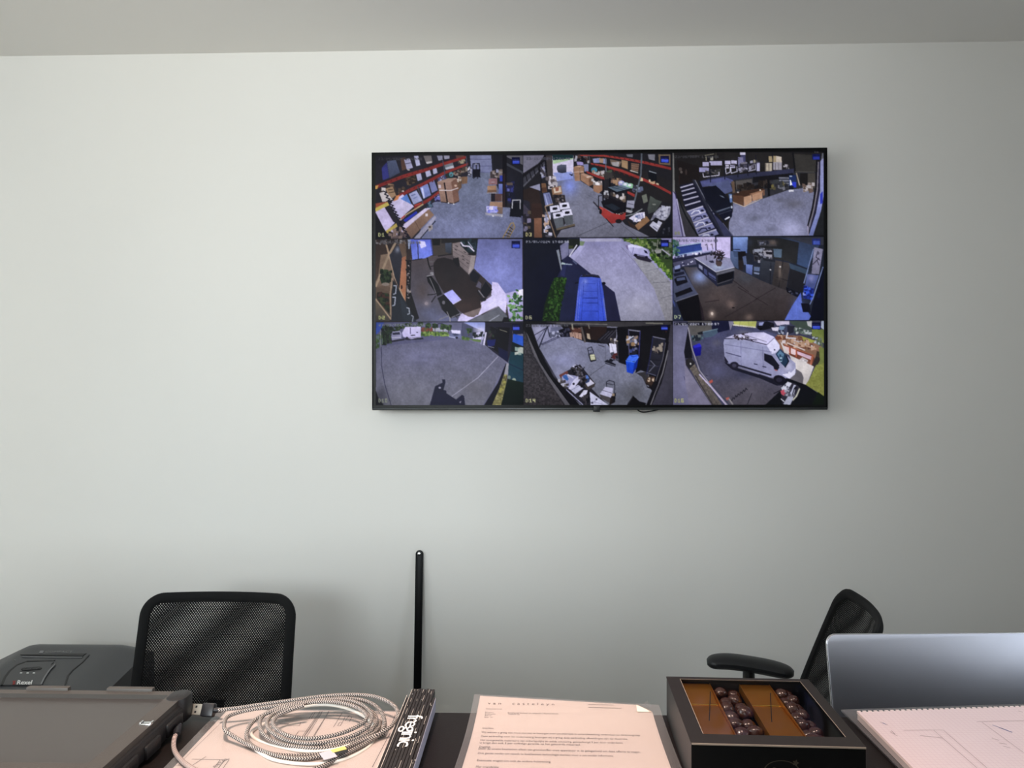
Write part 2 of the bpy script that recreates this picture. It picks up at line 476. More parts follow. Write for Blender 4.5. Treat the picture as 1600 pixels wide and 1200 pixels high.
class Feed:
    """one camera picture: points are given in the frame of a study crop (origin, scale)"""
    def __init__(s, col, row, ox, oy, sc):
        s.c = (ox, oy, sc); s.clip = (col * FW, row * FH, col * FW + FW, row * FH + FH)
        s.col, s.row = col, row

    def m(s, p):
        q = at_y(s.c[0] + p[0] / s.c[2], s.c[1] + p[1] / s.c[2], TVY)
        return ((q.x - SX0) / (SX1 - SX0) * CW, (SZ1 - q.z) / (SZ1 - SZ0) * CH)

    def raw(s, pts, col, col2=None, amp=0.0):
        xs = [p[0] for p in pts]; ys = [p[1] for p in pts]
        x0 = max(s.clip[0], int(math.floor(min(xs)))); x1 = min(s.clip[2], int(math.ceil(max(xs))) + 1)
        y0 = max(s.clip[1], int(math.floor(min(ys)))); y1 = min(s.clip[3], int(math.ceil(max(ys))) + 1)
        if x1 <= x0 or y1 <= y0: return
        X = _xx[y0:y1, x0:x1]; Y = _yy[y0:y1, x0:x1]
        ins = np.zeros(X.shape, bool); n = len(pts)
        for i in range(n):
            ax, ay = pts[i]; bx, by = pts[(i + 1) % n]
            if ay == by: continue
            ins ^= ((Y < ay) != (Y < by)) & (X < (bx - ax) * (Y - ay) / (by - ay) + ax)
        c = np.array(col, np.float32)
        sub = CANV[y0:y1, x0:x1]
        if col2 is not None:
            t = np.clip((Y - min(ys)) / max(1e-3, max(ys) - min(ys)), 0, 1)[..., None]
            v = c * (1 - t) + np.array(col2, np.float32) * t
        else:
            v = np.broadcast_to(c, sub.shape).copy()
        if amp:
            h, w = X.shape
            g = RNG.rand(h // 5 + 3, w // 5 + 3).astype(np.float32)
            nz = g[(np.arange(h) // 5)[:, None], (np.arange(w) // 5)[None, :]]
            v = v * (1 + amp * (nz[..., None] * 2 - 1))
        sub[ins] = v[ins]

    def P(s, pts, col, col2=None, amp=0.0):
        s.raw([s.m(p) for p in pts], col, col2, amp)

    def R(s, x0, y0, x1, y1, col, col2=None, amp=0.0):
        s.P([(x0, y0), (x1, y0), (x1, y1), (x0, y1)], col, col2, amp)

    def L(s, pts, w, col):
        for a, b in zip(pts[:-1], pts[1:]):
            dx, dy = b[0] - a[0], b[1] - a[1]; d = math.hypot(dx, dy) or 1
            nx, ny = -dy / d * w / 2, dx / d * w / 2; ex, ey = dx / d * w * .3, dy / d * w * .3
            s.P([(a[0] + nx - ex, a[1] + ny - ey), (b[0] + nx + ex, b[1] + ny + ey), (b[0] - nx + ex, b[1] - ny + ey), (a[0] - nx - ex, a[1] - ny - ey)], col)

    def E(s, cx, cy, rx, ry, col, col2=None, rot=0.0, n=26, amp=0.0):
        c, q = math.cos(rot), math.sin(rot); pts = []
        for k in range(n):
            a = 2 * PI * k / n; x, y = rx * math.cos(a), ry * math.sin(a)
            pts.append((cx + x * c - y * q, cy + x * q + y * c))
        s.P(pts, col, col2, amp)

    def clutter(s, quad, n, pal, lo, hi, seed):
        r = random.Random(seed); a, b, c, d = quad
        for _ in range(n):
            u, v = r.random(), r.random()
            x = (a[0] * (1 - u) + b[0] * u) * (1 - v) + (d[0] * (1 - u) + c[0] * u) * v
            y = (a[1] * (1 - u) + b[1] * u) * (1 - v) + (d[1] * (1 - u) + c[1] * u) * v
            w, h = r.uniform(lo, hi), r.uniform(lo, hi); k = r.uniform(-.3, .3) * w
            s.P([(x - w, y - h + k), (x + w, y - h - k), (x + w, y + h - k), (x - w, y + h + k)], r.choice(pal))

    def soft(s, x0, y0, x1, y1, col, k=.5):
        """a soft patch of brightness inside the picture (glare on a floor)"""
        (a, b), (c, d) = s.m((x0, y0)), s.m((x1, y1)); cx, cy, rx, ry = (a + c) / 2, (b + d) / 2, abs(c - a) / 2, abs(d - b) / 2
        X0, Y0, X1, Y1 = s.clip; X = _xx[Y0:Y1, X0:X1]; Y = _yy[Y0:Y1, X0:X1]
        w = np.exp(-2.2 * (((X - cx) / rx) ** 2 + ((Y - cy) / ry) ** 2))[..., None] * k
        CANV[Y0:Y1, X0:X1] = CANV[Y0:Y1, X0:X1] * (1 - w) + np.array(col, np.float32) * w

    def glyphs(s, txt, x, y, px, py, col, thick=1.0):
        for ch in txt:
            g = GLY.get(ch)
            if g:
                for r_, row in enumerate(g):
                    for c_, bit in enumerate(row):
                        if bit == '1': s.R(x + c_ * px, y + r_ * py, x + (c_ + thick) * px, y + (r_ + 1) * py, col)
            x += px * (len(g[0]) + 1 if g else 3)

    def logo(s, x0, y0, x1, y1, bright=1.0):
        s.R(x0, y0, x1, y1, (14, 16, 60)); ym = y0 + (y1 - y0) * .47
        w = x1 - x0
        s.R(x0 + w * .1, ym, x1 - w * .08, y1 - (y1 - y0) * .08, tuple(v * bright for v in (88, 104, 226)), tuple(v * bright for v in (60, 84, 200)))
        for k in range(5):
            a = x0 + w * (.1 + k * .155); s.P([(a, ym - 6), (a + w * .05, y0 + (y1 - y0) * .2), (a + w * .1, ym - 6)], tuple(v * bright for v in (84, 92, 160)))

    def finish(s, grain=.05):
        X0, Y0, X1, Y1 = s.clip; sub = CANV[Y0:Y1, X0:X1]
        for sz, am in ((40, .06), (12, .05), (4, grain)):
            gy, gx = FH // sz + 2, FW // sz + 2
            g = RNG.rand(gy, gx).astype(np.float32)
            yy = np.arange(FH) / sz; xx = np.arange(FW) / sz; iy = yy.astype(int); ix = xx.astype(int)
            fy = (yy - iy)[:, None]; fx = (xx - ix)[None, :]
            n = (g[iy][:, ix] * (1 - fy) * (1 - fx) + g[iy + 1][:, ix] * fy * (1 - fx) + g[iy][:, ix + 1] * (1 - fy) * fx + g[iy + 1][:, ix + 1] * fy * fx)
            sub *= (1 + am * (2 * n[..., None] - 1))


GLY = {k: v.split() for k, v in {
    '0': '111 101 101 101 111', '1': '010 110 010 010 111', '2': '111 001 111 100 111', '3': '111 001 011 001 111', '4': '101 101 111 001 001',
    '5': '111 100 111 001 111', '6': '111 100 111 101 111', '7': '111 001 001 010 010', '8': '111 101 111 101 111', '9': '111 101 111 001 111',
    '/': '001 001 010 100 100', ':': '0 1 0 1 0', 'D': '110 101 101 101 110'}.items()}
YEL = (196, 200, 130)


def feed_warehouse_aisle():
    f = Feed(0, 0, 580, 234, 6.667); P, R, L, E = f.P, f.R, f.L, f.E
    R(40, 55, 1600, 950, (42, 40, 48))
    P([(620, 570), (900, 400), (1030, 240), (1240, 235), (1330, 420), (1400, 600), (1600, 620), (1600, 950), (470, 950)], (106, 112, 134), (120, 124, 158), .06)
    f.soft(700, 700, 1500, 950, (140, 146, 188), .5); f.soft(900, 300, 1200, 600, (112, 118, 142), .4)
    P([(1240, 55), (1600, 55), (1600, 640), (1440, 560), (1370, 300), (1255, 235)], (40, 39, 46), (30, 32, 44))
    P([(1385, 62), (1600, 62), (1600, 170), (1560, 150)], (112, 110, 120)); P([(1400, 130), (1600, 240), (1600, 290), (1560, 240), (1400, 160)], (74, 76, 86))
    P([(1028, 60), (1250, 60), (1262, 240), (1045, 240)], (132, 136, 170), (118, 122, 156))
    for y in (100, 170, 235): L([(1035, y), (1258, y)], 6, (92, 94, 128))
    # racking: shelf contents
    P([(165, 118), (258, 108), (302, 240), (190, 298)], (86, 94, 120), (66, 72, 96)); P([(110, 190), (165, 130), (188, 295), (120, 320)], (58, 60, 122))
    P([(305, 90), (350, 80), (372, 200), (322, 220)], (88, 64, 54)); P([(343, 105), (402, 88), (436, 188), (372, 208)], (158, 156, 186))
    L([(352, 150), (420, 135)], 8, (90, 88, 110)); P([(446, 68), (492, 64), (512, 162), (470, 172)], (170, 170, 200)); P([(545, 66), (625, 62), (640, 130), (575, 145)], (116, 110, 112))
    P([(570, 130), (630, 120), (636, 138), (580, 150)], (190, 184, 190)); P([(685, 66), (742, 64), (746, 104), (702, 116)], (136, 136, 158)); P([(756, 64), (815, 62), (818, 92), (765, 102)], (150, 148, 168))
    P([(880, 62), (970, 62), (972, 80), (888, 92)], (104, 74, 66))
    P([(460, 228), (512, 222), (532, 312), (486, 328)], (168, 168, 198)); P([(562, 226), (612, 214), (628, 268), (578, 288)], (178, 178, 208)); P([(636, 170), (672, 164), (692, 242), (648, 258)], (174, 174, 204))
    P([(352, 286), (452, 258), (474, 340), (378, 374)], (74, 60, 50)); f.clutter([(350, 290), (450, 262), (470, 335), (380, 370)], 26, [(48, 40, 38), (96, 78, 60)], 6, 18, 1)
    f.clutter([(265, 420), (350, 385), (365, 420), (290, 465)], 20, [(78, 64, 56), (50, 44, 44)], 8, 16, 2)
    P([(756, 138), (850, 132), (862, 185), (772, 206)], (116, 122, 132)); P([(770, 190), (858, 165), (864, 190), (780, 210)], (176, 176, 190)); f.clutter([(900, 110), (975, 90), (980, 130), (910, 145)], 18, [(150, 140, 120), (90, 80, 74)], 6, 14, 3)
    P([(506, 392), (590, 355), (625, 472), (545, 512)], (128, 140, 192), (108, 118, 170)); P([(598, 330), (652, 308), (694, 422), (632, 452)], (116, 120, 164)); P([(520, 400), (540, 392), (560, 500), (546, 512)], (180, 184, 220))
    P([(700, 272), (772, 258), (784, 302), (702, 325)], (120, 126, 152)); f.clutter([(690, 280), (775, 260), (785, 300), (700, 340)], 14, [(160, 165, 200), (70, 74, 110)], 6, 14, 4)
    E(815, 262, 46, 42, (38, 56, 58)); E(834, 258, 22, 26, (88, 138, 150))
    f.clutter([(860, 235), (995, 180), (1000, 215), (875, 275)], 42, [(104, 88, 72), (70, 60, 54), (130, 118, 110), (60, 50, 50)], 8, 16, 5)
    P([(655, 470), (720, 440), (725, 540), (665, 545)], (52, 50, 84)); f.clutter([(660, 455), (715, 440), (720, 530), (670, 540)], 22, [(104, 108, 176), (40, 36, 60), (140, 140, 190)], 6, 14, 6)
    P([(560, 530), (615, 510), (650, 600), (580, 610)], (60, 70, 90)); f.clutter([(560, 530), (615, 515), (645, 590), (585, 600)], 16, [(90, 110, 130), (40, 44, 60)], 6, 14, 7)
    # red beams
    for pts in ([(45, 372), (115, 345), (330, 262), (560, 195), (760, 130), (985, 66), (985, 92), (770, 160), (560, 232), (330, 300), (130, 376), (48, 412)],
                [(250, 490), (400, 405), (520, 350), (760, 228), (1010, 136), (1010, 160), (770, 256), (530, 384), (400, 446), (262, 524)],
                [(440, 590), (600, 506), (700, 430), (712, 452), (604, 540), (455, 622)]):
        P(pts, (158, 46, 38), (140, 38, 34))
    for k in range(14):
        x = 300 + k * 48; y = 325 - k * 17 + 150; L([(x, y - 20), (x + 10, y - 28)], 9, (96, 30, 30))
        x = 150 + k * 55; y = 350 - k * 20; L([(x, y), (x + 10, y - 7)], 9, (92, 28, 28))
    P([(45, 375), (80, 372), (62, 410), (46, 412)], (206, 150, 60)); E(390, 210, 14, 6, (190, 180, 180)); E(332, 432, 12, 8, (180, 170, 170))
    for a, b in (((745, 110), (770, 260)), ((484, 385), (540, 560)), ((990, 70), (1000, 180))): L([a, b], 9, (74, 78, 92))
    # cartons on the floor
    P([(938, 284), (1002, 280), (1002, 350), (945, 360)], (122, 92, 70)); P([(890, 320), (940, 310), (942, 395), (900, 440)], (106, 80, 62)); f.clutter([(890, 280), (950, 278), (940, 320), (895, 330)], 8, [(180, 168, 160), (120, 100, 88)], 8, 16, 8)
    P([(688, 336), (800, 298), (892, 294), (834, 336), (768, 352)], (160, 130, 116)); P([(688, 336), (762, 346), (792, 548), (724, 542)], (146, 116, 102)); P([(768, 346), (834, 336), (862, 560), (794, 550)], (148, 118, 106))
    P([(834, 336), (892, 294), (918, 535), (862, 560)], (122, 88, 74)); L([(762, 346), (793, 548)], 14, (34, 26, 30)); L([(712, 424), (835, 424), (905, 400)], 9, (196, 186, 190)); R(700, 365, 728, 400, (190, 176, 190)); E(880, 375, 14, 12, (190, 160, 140))
    L([(730, 545), (860, 562), (916, 535)], 9, (58, 48, 48)); E(805, 556, 9, 6, (210, 210, 220)); E(860, 566, 9, 6, (210, 210, 220))
    E(1026, 215, 22, 40, (160, 160, 178)); R(1012, 235, 1040, 285, (90, 90, 104)); f.clutter([(1010, 185), (1045, 185), (1040, 260), (1015, 260)], 8, [(200, 200, 216), (60, 60, 70)], 4, 10, 9)
    R(1058, 205, 1136, 285, (24, 24, 34)); L([(1060, 295), (1060, 148), (1128, 146), (1132, 290)], 9, (22, 22, 32)); L([(1095, 148), (1098, 280)], 8, (26, 26, 36)); L([(1065, 300), (1085, 285)], 8, (26, 26, 34)); L([(1105, 300), (1120, 280)], 8, (26, 26, 34)); E(1092, 150, 10, 6, (170, 170, 180))
    # right hand stacks
    f.clutter([(1240, 225), (1370, 215), (1372, 280), (1245, 285)], 22, [(120, 108, 104), (70, 62, 64), (150, 140, 140)], 10, 22, 10); R(1300, 205, 1328, 240, (150, 150, 178))
    P([(1225, 302), (1312, 298), (1314, 364), (1222, 364)], (142, 106, 112)); L([(1255, 340), (1285, 338)], 8, (180, 160, 170)); P([(1210, 378), (1302, 372), (1306, 420), (1212, 420)], (166, 124, 90)); P([(1212, 420), (1306, 418), (1306, 442), (1208, 448)], (120, 90, 70)); L([(1205, 452), (1300, 450)], 7, (160, 150, 150))
    R(1338, 270, 1384, 330, (58, 70, 162)); R(1328, 358, 1384, 464, (124, 136, 196), (96, 108, 180)); R(1246, 458, 1290, 540, (36, 34, 44)); R(1290, 460, 1370, 540, (92, 68, 66)); L([(1246, 460), (1246, 545)], 6, (120, 120, 130)); L([(1360, 480), (1360, 545)], 6, (130, 120, 120))
    P([(1240, 542), (1372, 545), (1370, 602), (1232, 588)], (164, 128, 104)); P([(1310, 600), (1372, 602), (1368, 672), (1312, 664)], (120, 100, 92)); R(1200, 588, 1312, 656, (168, 168, 226)); f.clutter([(1205, 592), (1310, 600), (1310, 650), (1205, 650)], 10, [(130, 134, 220), (210, 206, 236)], 8, 20, 11)
    P([(1186, 656), (1372, 676), (1368, 700), (1192, 682)], (158, 156, 172)); E(1270, 690, 9, 8, (200, 200, 210)); E(1360, 694, 9, 8, (190, 190, 200))
    R(1368, 55, 1412, 600, (24, 22, 28)); R(1376, 250, 1396, 600, (52, 38, 40))
    f.clutter([(1418, 350), (1485, 350), (1500, 530), (1430, 545)], 30, [(58, 62, 122), (40, 42, 76), (96, 100, 160), (30, 32, 50)], 12, 26, 12); R(1408, 345, 1475, 372, (92, 80, 74))
    P([(1455, 560), (1580, 552), (1580, 706), (1442, 696)], (22, 24, 32)); L([(1468, 610), (1474, 526), (1552, 524), (1552, 615)], 11, (180, 180, 190)); P([(1560, 690), (1600, 690), (1600, 790), (1570, 770)], (90, 90, 120))
    L([(1368, 925), (1456, 768), (1480, 762), (1496, 806), (1428, 928)], 12, (166, 138, 90)); L([(1408, 925), (1478, 785)], 9, (140, 112, 74))
    for t in (.2, .4, .6, .8): L([(1372 + 88 * t, 925 - 150 * t), (1428 + 60 * t, 928 - 120 * t)], 8, (60, 52, 40))
    # near left corner
    f.clutter([(60, 420), (230, 370), (250, 470), (110, 545)], 18, [(96, 76, 62), (200, 192, 192), (60, 50, 48), (140, 110, 84)], 14, 34, 13)
    P([(148, 408), (222, 384), (262, 480), (200, 500)], (158, 124, 92)); L([(180, 420), (225, 412)], 8, (70, 56, 44)); L([(185, 450), (240, 440)], 8, (70, 56, 44)); P([(85, 452), (150, 432), (225, 520), (120, 545)], (202, 194, 198))
    P([(188, 560), (330, 465), (446, 592), (330, 694), (240, 640)], (192, 184, 216)); P([(306, 512), (372, 462), (422, 572)], (94, 126, 192)); P([(392, 462), (472, 424), (534, 530), (442, 572)], (150, 154, 190)); L([(420, 480), (460, 465)], 8, (80, 90, 130)); L([(440, 510), (480, 490)], 8, (100, 110, 150))
    P([(228, 636), (292, 606), (364, 690), (300, 746)], (186, 180, 214)); P([(48, 560), (170, 540), (188, 578), (60, 610), (46, 640)], (170, 74, 44)); P([(45, 610), (170, 545), (190, 578), (48, 648)], (198, 176, 62)); P([(45, 650), (140, 600), (246, 762), (152, 858)], (196, 186, 222)); L([(150, 610), (236, 752)], 8, (50, 40, 60))
    P([(152, 846), (262, 766), (276, 800), (166, 876)], (190, 164, 60)); P([(262, 480), (300, 470), (280, 520), (230, 540)], (206, 120, 60)); L([(300, 730), (360, 680), (540, 570)], 14, (176, 150, 110)); L([(320, 715), (350, 690)], 14, (190, 50, 40)); L([(455, 580), (510, 560)], 14, (196, 60, 44))
    P([(336, 735), (470, 640), (484, 662), (360, 756)], (48, 58, 166)); P([(320, 792), (560, 612), (624, 604), (360, 832)], (198, 188, 216)); P([(350, 832), (600, 620), (656, 680), (420, 925)], (142, 112, 94), (118, 92, 80)); L([(455, 742), (505, 835)], 5, (88, 68, 60)); R(565, 665, 590, 695, (206, 196, 206))
    P([(430, 940), (662, 688), (682, 706), (505, 945)], (156, 154, 178)); L([(500, 940), (668, 745)], 9, (30, 32, 40)); P([(590, 800), (640, 780), (642, 824), (602, 856)], (158, 150, 152)); E(612, 805, 12, 10, (60, 50, 50))
    f.clutter([(190, 870), (330, 800), (400, 920), (220, 935)], 24, [(176, 166, 190), (96, 82, 84), (130, 110, 104), (60, 50, 52)], 12, 26, 14)
    pts = []
    for k in range(30):
        t = k / 29; pts.append((138 + 250 * t + (16 if k % 2 else -16), 430 + 490 * t))
    L(pts, 11, (26, 22, 36))
    P([(45, 660), (120, 800), (215, 950), (40, 950)], (26, 25, 30)); P([(45, 420), (52, 420), (46, 640), (40, 640)], (60, 50, 46))
    f.logo(1465, 80, 1550, 152); f.glyphs('23/05/2024 17:02:56', 75, 84, 6.5, 5, (72, 72, 78)); f.glyphs('D1', 76, 866, 9, 8, YEL)
    f.finish()


def feed_warehouse_forklift():
    f = Feed(1, 0, 812, 234, 6.667); P, R, L, E = f.P, f.R, f.L, f.E
    R(30, 40, 1600, 950, (38, 37, 42))
    P([(340, 270), (560, 230), (640, 330), (860, 470), (960, 620), (1100, 780), (1400, 930), (360, 950), (480, 760), (420, 420)], (116, 118, 138), (112, 112, 128), .05)
    P([(340, 60), (560, 60), (560, 240), (345, 270)], (206, 200, 226)); P([(340, 55), (556, 55), (556, 90), (345, 112)], (28, 54, 58)); P([(345, 112), (556, 88), (556, 100), (350, 150)], (170, 196, 160)); P([(350, 240), (540, 230), (560, 300), (380, 330)], (150, 160, 214))
    f.soft(400, 230, 640, 520, (140, 156, 240), .75); f.soft(480, 420, 860, 900, (132, 134, 156), .5)
    L([(590, 905), (960, 740)], 4, (66, 66, 76)); L([(780, 560), (1250, 930)], 3, (70, 70, 78)); L([(700, 470), (900, 560)], 3, (84, 86, 100))
    P([(390, 170), (430, 155), (486, 156), (486, 238), (440, 246), (400, 236), (386, 205)], (92, 96, 116), (48, 50, 64)); P([(512, 250), (560, 262), (540, 275)], (20, 20, 30))
    # left side: wall, mezzanine, ladder
    P([(30, 60), (255, 60), (200, 140), (30, 250)], (128, 126, 146)); P([(30, 300), (265, 120), (275, 150), (35, 400)], (66, 66, 76)); L([(38, 270), (262, 110)], 12, (24, 22, 28)); L([(40, 380), (262, 150)], 10, (100, 100, 112))
    for k in range(5): L([(60 + k * 42, 250 - k * 30), (80 + k * 42, 330 - k * 30)], 10, (26, 24, 30))
    P([(265, 60), (338, 60), (348, 280), (290, 280)], (70, 64, 66)); L([(262, 55), (285, 300)], 16, (20, 20, 26)); L([(205, 140), (235, 440)], 18, (28, 26, 32)); P([(215, 190), (262, 170), (270, 280), (230, 300)], (124, 124, 156)); f.clutter([(215, 200), (262, 190), (270, 290), (230, 300)], 10, [(70, 66, 74), (160, 160, 180)], 8, 18, 20)
    P([(35, 420), (190, 370), (225, 560), (230, 700), (120, 720), (40, 640)], (50, 40, 38)); P([(100, 390), (210, 355), (215, 430), (190, 420)], (150, 150, 176)); P([(35, 520), (105, 540), (110, 620), (60, 700), (35, 700)], (44, 44, 56)); P([(120, 560), (225, 560), (250, 700), (130, 730)], (58, 42, 38)); P([(35, 560), (110, 640), (70, 800), (35, 860)], (72, 68, 84)); f.clutter([(40, 660), (100, 640), (100, 830), (50, 830)], 14, [(130, 124, 150), (90, 80, 70), (40, 38, 46)], 10, 24, 21)
    P([(150, 715), (228, 710), (232, 930), (150, 930)], (140, 92, 66), (120, 80, 60)); P([(225, 350), (272, 350), (285, 440), (235, 450)], (124, 88, 62)); R(232, 395, 280, 440, (90, 62, 48))
    f.clutter([(250, 660), (310, 660), (340, 900), (270, 910)], 26, [(196, 196, 220), (140, 140, 164), (90, 88, 100), (180, 150, 130)], 10, 22, 22); L([(265, 600), (300, 700), (380, 930)], 12, (130, 108, 90))
    f.clutter([(285, 290), (365, 285), (380, 380), (310, 400)], 34, [(170, 164, 172), (96, 88, 92), (60, 54, 58), (196, 190, 200)], 9, 20, 23)
    P([(330, 400), (430, 375), (445, 460), (345, 490)], (142, 106, 78)); P([(350, 405), (425, 385), (436, 440), (360, 455)], (196, 180, 164)); P([(370, 400), (410, 392), (405, 430), (375, 435)], (150, 84, 60)); P([(345, 470), (470, 470), (480, 560), (360, 570)], (52, 46, 48)); f.clutter([(350, 480), (465, 480), (475, 550), (365, 560)], 24, [(80, 70, 68), (34, 32, 38), (120, 112, 116)], 8, 18, 24)
    P([(243, 455), (312, 445), (345, 560), (270, 592)], (118, 124, 164)); L([(262, 470), (292, 580)], 10, (170, 176, 214)); L([(300, 465), (330, 560)], 8, (80, 84, 120)); L([(265, 590), (345, 565)], 12, (160, 140, 120))
    for (x, y) in ((312, 590), (412, 560), (345, 660), (440, 632)):
        P([(x, y), (x + 95, y - 14), (x + 112, y + 50), (x + 8, y + 66)], (204, 202, 224)); E(x + 55, y + 24, 26, 14, (24, 24, 34)); L([(x + 35, y + 36), (x + 75, y + 12)], 8, (24, 24, 30))
    P([(350, 722), (448, 700), (462, 812), (382, 826)], (92, 96, 104)); P([(454, 690), (552, 678), (556, 772), (480, 786)], (86, 90, 98)); P([(318, 655), (345, 660), (352, 722), (330, 700)], (66, 68, 80)); P([(380, 822), (572, 770), (578, 792), (388, 846)], (98, 88, 76)); L([(385, 846), (575, 796)], 7, (30, 28, 30))
    # racking right
    P([(560, 60), (980, 50), (1240, 200), (1580, 330), (1580, 560), (1200, 500), (980, 300), (700, 200)], (40, 38, 40))
    f.clutter([(570, 70), (720, 66), (720, 130), (580, 110)], 22, [(110, 104, 112), (160, 158, 170), (30, 30, 36), (80, 60, 56)], 8, 20, 25); R(640, 68, 662, 130, (22, 22, 28))
    for q in ([(760, 95), (840, 85), (850, 135), (770, 140)], [(865, 90), (905, 95), (905, 150), (870, 145)]): P(q, (134, 142, 178))
    P([(826, 90), (872, 92), (870, 140), (835, 138)], (166, 136, 108)); P([(940, 100), (1060, 125), (1040, 175), (950, 155)], (120, 104, 92)); P([(955, 130), (1035, 128), (1030, 180), (965, 165)], (166, 162, 166)); P([(1060, 105), (1125, 120), (1125, 205), (1062, 180)], (158, 126, 88)); P([(1160, 140), (1245, 150), (1232, 230), (1160, 212)], (132, 102, 84))
    for y in (155, 178, 200): L([(1165, y), (1238, y + 8)], 6, (84, 62, 54))
    L([(1152, 218), (1230, 240)], 9, (200, 196, 190)); P([(1335, 50), (1410, 50), (1405, 115), (1345, 100)], (130, 130, 142)); P([(1110, 50), (1180, 50), (1175, 80), (1120, 72)], (110, 110, 120)); P([(1445, 50), (1570, 50), (1570, 165), (1450, 150)], (130, 112, 90), (108, 92, 76))
    P([(1330, 215), (1420, 232), (1432, 330), (1345, 310)], (22, 24, 30)); L([(1350, 225), (1420, 245)], 10, (140, 146, 156)); P([(665, 150), (715, 150), (715, 225), (675, 230)], (130, 134, 168)); P([(590, 125), (660, 130), (665, 165), (600, 160)], (150, 140, 190))
    E(776, 212, 32, 28, (66, 132, 154)); f.clutter([(740, 215), (880, 235), (880, 275), (790, 260)], 20, [(150, 130, 116), (170, 164, 170), (90, 76, 70)], 8, 18, 26); f.clutter([(900, 220), (975, 225), (975, 290), (900, 280)], 16, [(74, 84, 70), (150, 150, 70), (50, 46, 48)], 8, 18, 27)
    f.clutter([(960, 310), (1050, 290), (1050, 360), (970, 360)], 22, [(166, 130, 96), (90, 70, 60), (130, 100, 84)], 10, 20, 28)
    for (x, y, c) in ((1060, 350, (150, 150, 196)), (1104, 368, (150, 176, 180)), (1152, 378, (136, 180, 150))): E(x, y, 34, 28, c); E(x - 6, y - 8, 18, 12, (206, 206, 220))
    f.clutter([(1180, 385), (1280, 390), (1280, 440), (1190, 440)], 18, [(98, 104, 130), (140, 150, 170), (60, 60, 70)], 10, 20, 29)
    # red beams
    for pts in ([(620, 55), (880, 55), (1100, 85), (1300, 120), (1575, 185), (1575, 212), (1300, 148), (1100, 108), (880, 74), (640, 66)],
                [(735, 138), (880, 160), (1060, 205), (1240, 275), (1430, 360), (1575, 440), (1575, 468), (1430, 392), (1240, 305), (1060, 235), (880, 182), (745, 155)],
                [(690, 220), (800, 262), (880, 290), (880, 318), (790, 284), (700, 245)], [(1120, 430), (1200, 465), (1195, 495), (1110, 450)]):
        P(pts, (176, 52, 42), (156, 44, 38))
    for k in range(10): L([(770 + k * 52, 148 + k * 17), (782 + k * 52, 160 + k * 17)], 10, (104, 34, 34)); L([(930 + k * 52, 62 + k * 9), (942 + k * 52, 72 + k * 9)], 9, (104, 34, 34))
    f.clutter([(1250, 285), (1440, 350), (1440, 365), (1260, 310)], 6, [(190, 150, 110), (200, 180, 150)], 8, 18, 30)
    L([(1270, 45), (1262, 260), (1200, 520), (1160, 640)], 16, (92, 98, 108)); L([(895, 90), (900, 250)], 10, (100, 104, 116)); L([(720, 60), (735, 140)], 7, (86, 88, 96))
    # cartons by the door
    P([(560, 182), (622, 180), (630, 325), (575, 326)], (160, 118, 88)); P([(622, 180), (668, 175), (668, 245), (630, 250)], (150, 112, 84)); P([(560, 180), (610, 166), (668, 170), (622, 182)], (186, 148, 120)); L([(565, 235), (665, 228)], 6, (190, 166, 150))
    P([(632, 255), (668, 245), (764, 282), (764, 298), (720, 320)], (178, 138, 112)); P([(632, 255), (720, 300), (722, 380), (634, 318)], (158, 116, 86)); P([(720, 300), (766, 288), (766, 362), (722, 382)], (124, 88, 66)); L([(700, 288), (740, 276)], 10, (206, 190, 180)); R(745, 300, 772, 330, (180, 176, 180))
    P([(766, 358), (860, 352), (862, 420), (822, 458), (768, 430)], (150, 108, 80)); P([(766, 340), (856, 325), (860, 372), (775, 365)], (176, 168, 172)); f.clutter([(775, 335), (850, 330), (855, 360), (780, 365)], 10, [(210, 206, 212), (130, 120, 118)], 8, 18, 31)
    # forklift
    P([(880, 230), (960, 240), (970, 300), (880, 310)], (60, 56, 56)); L([(868, 310), (868, 560)], 16, (20, 20, 26)); L([(938, 300), (940, 500)], 14, (22, 22, 28)); P([(918, 392), (1060, 370), (1160, 402), (1010, 440)], (96, 110, 126)); P([(918, 392), (1010, 440), (1160, 402), (1160, 420), (1010, 460), (918, 405)], (24, 24, 30)); L([(960, 392), (1080, 420)], 6, (50, 58, 70)); L([(1000, 382), (1120, 412)], 6, (50, 58, 70))
    f.clutter([(885, 440), (925, 430), (930, 520), (890, 520)], 10, [(170, 170, 180), (60, 56, 60)], 8, 16, 32); f.clutter([(950, 450), (1100, 470), (1100, 560), (960, 560)], 22, [(180, 174, 176), (36, 34, 38), (120, 104, 90), (60, 56, 56)], 10, 20, 33); E(1015, 485, 16, 20, (190, 186, 196)); E(1060, 505, 20, 18, (196, 186, 186))
    P([(848, 540), (940, 500), (1110, 560), (1110, 650), (1000, 672), (870, 600)], (28, 26, 32), (20, 20, 26)); P([(880, 580), (960, 560), (1050, 610), (990, 640)], (38, 44, 54)); P([(830, 590), (880, 610), (960, 660), (1060, 680), (1105, 650), (1100, 720), (1040, 750), (960, 772), (880, 710), (832, 655)], (198, 56, 46), (160, 40, 38)); P([(830, 600), (870, 612), (868, 640), (832, 625)], (214, 78, 64)); E(1030, 745, 34, 22, (34, 30, 34)); E(842, 650, 14, 22, (30, 26, 30)); L([(900, 720), (975, 800)], 8, (30, 30, 34))
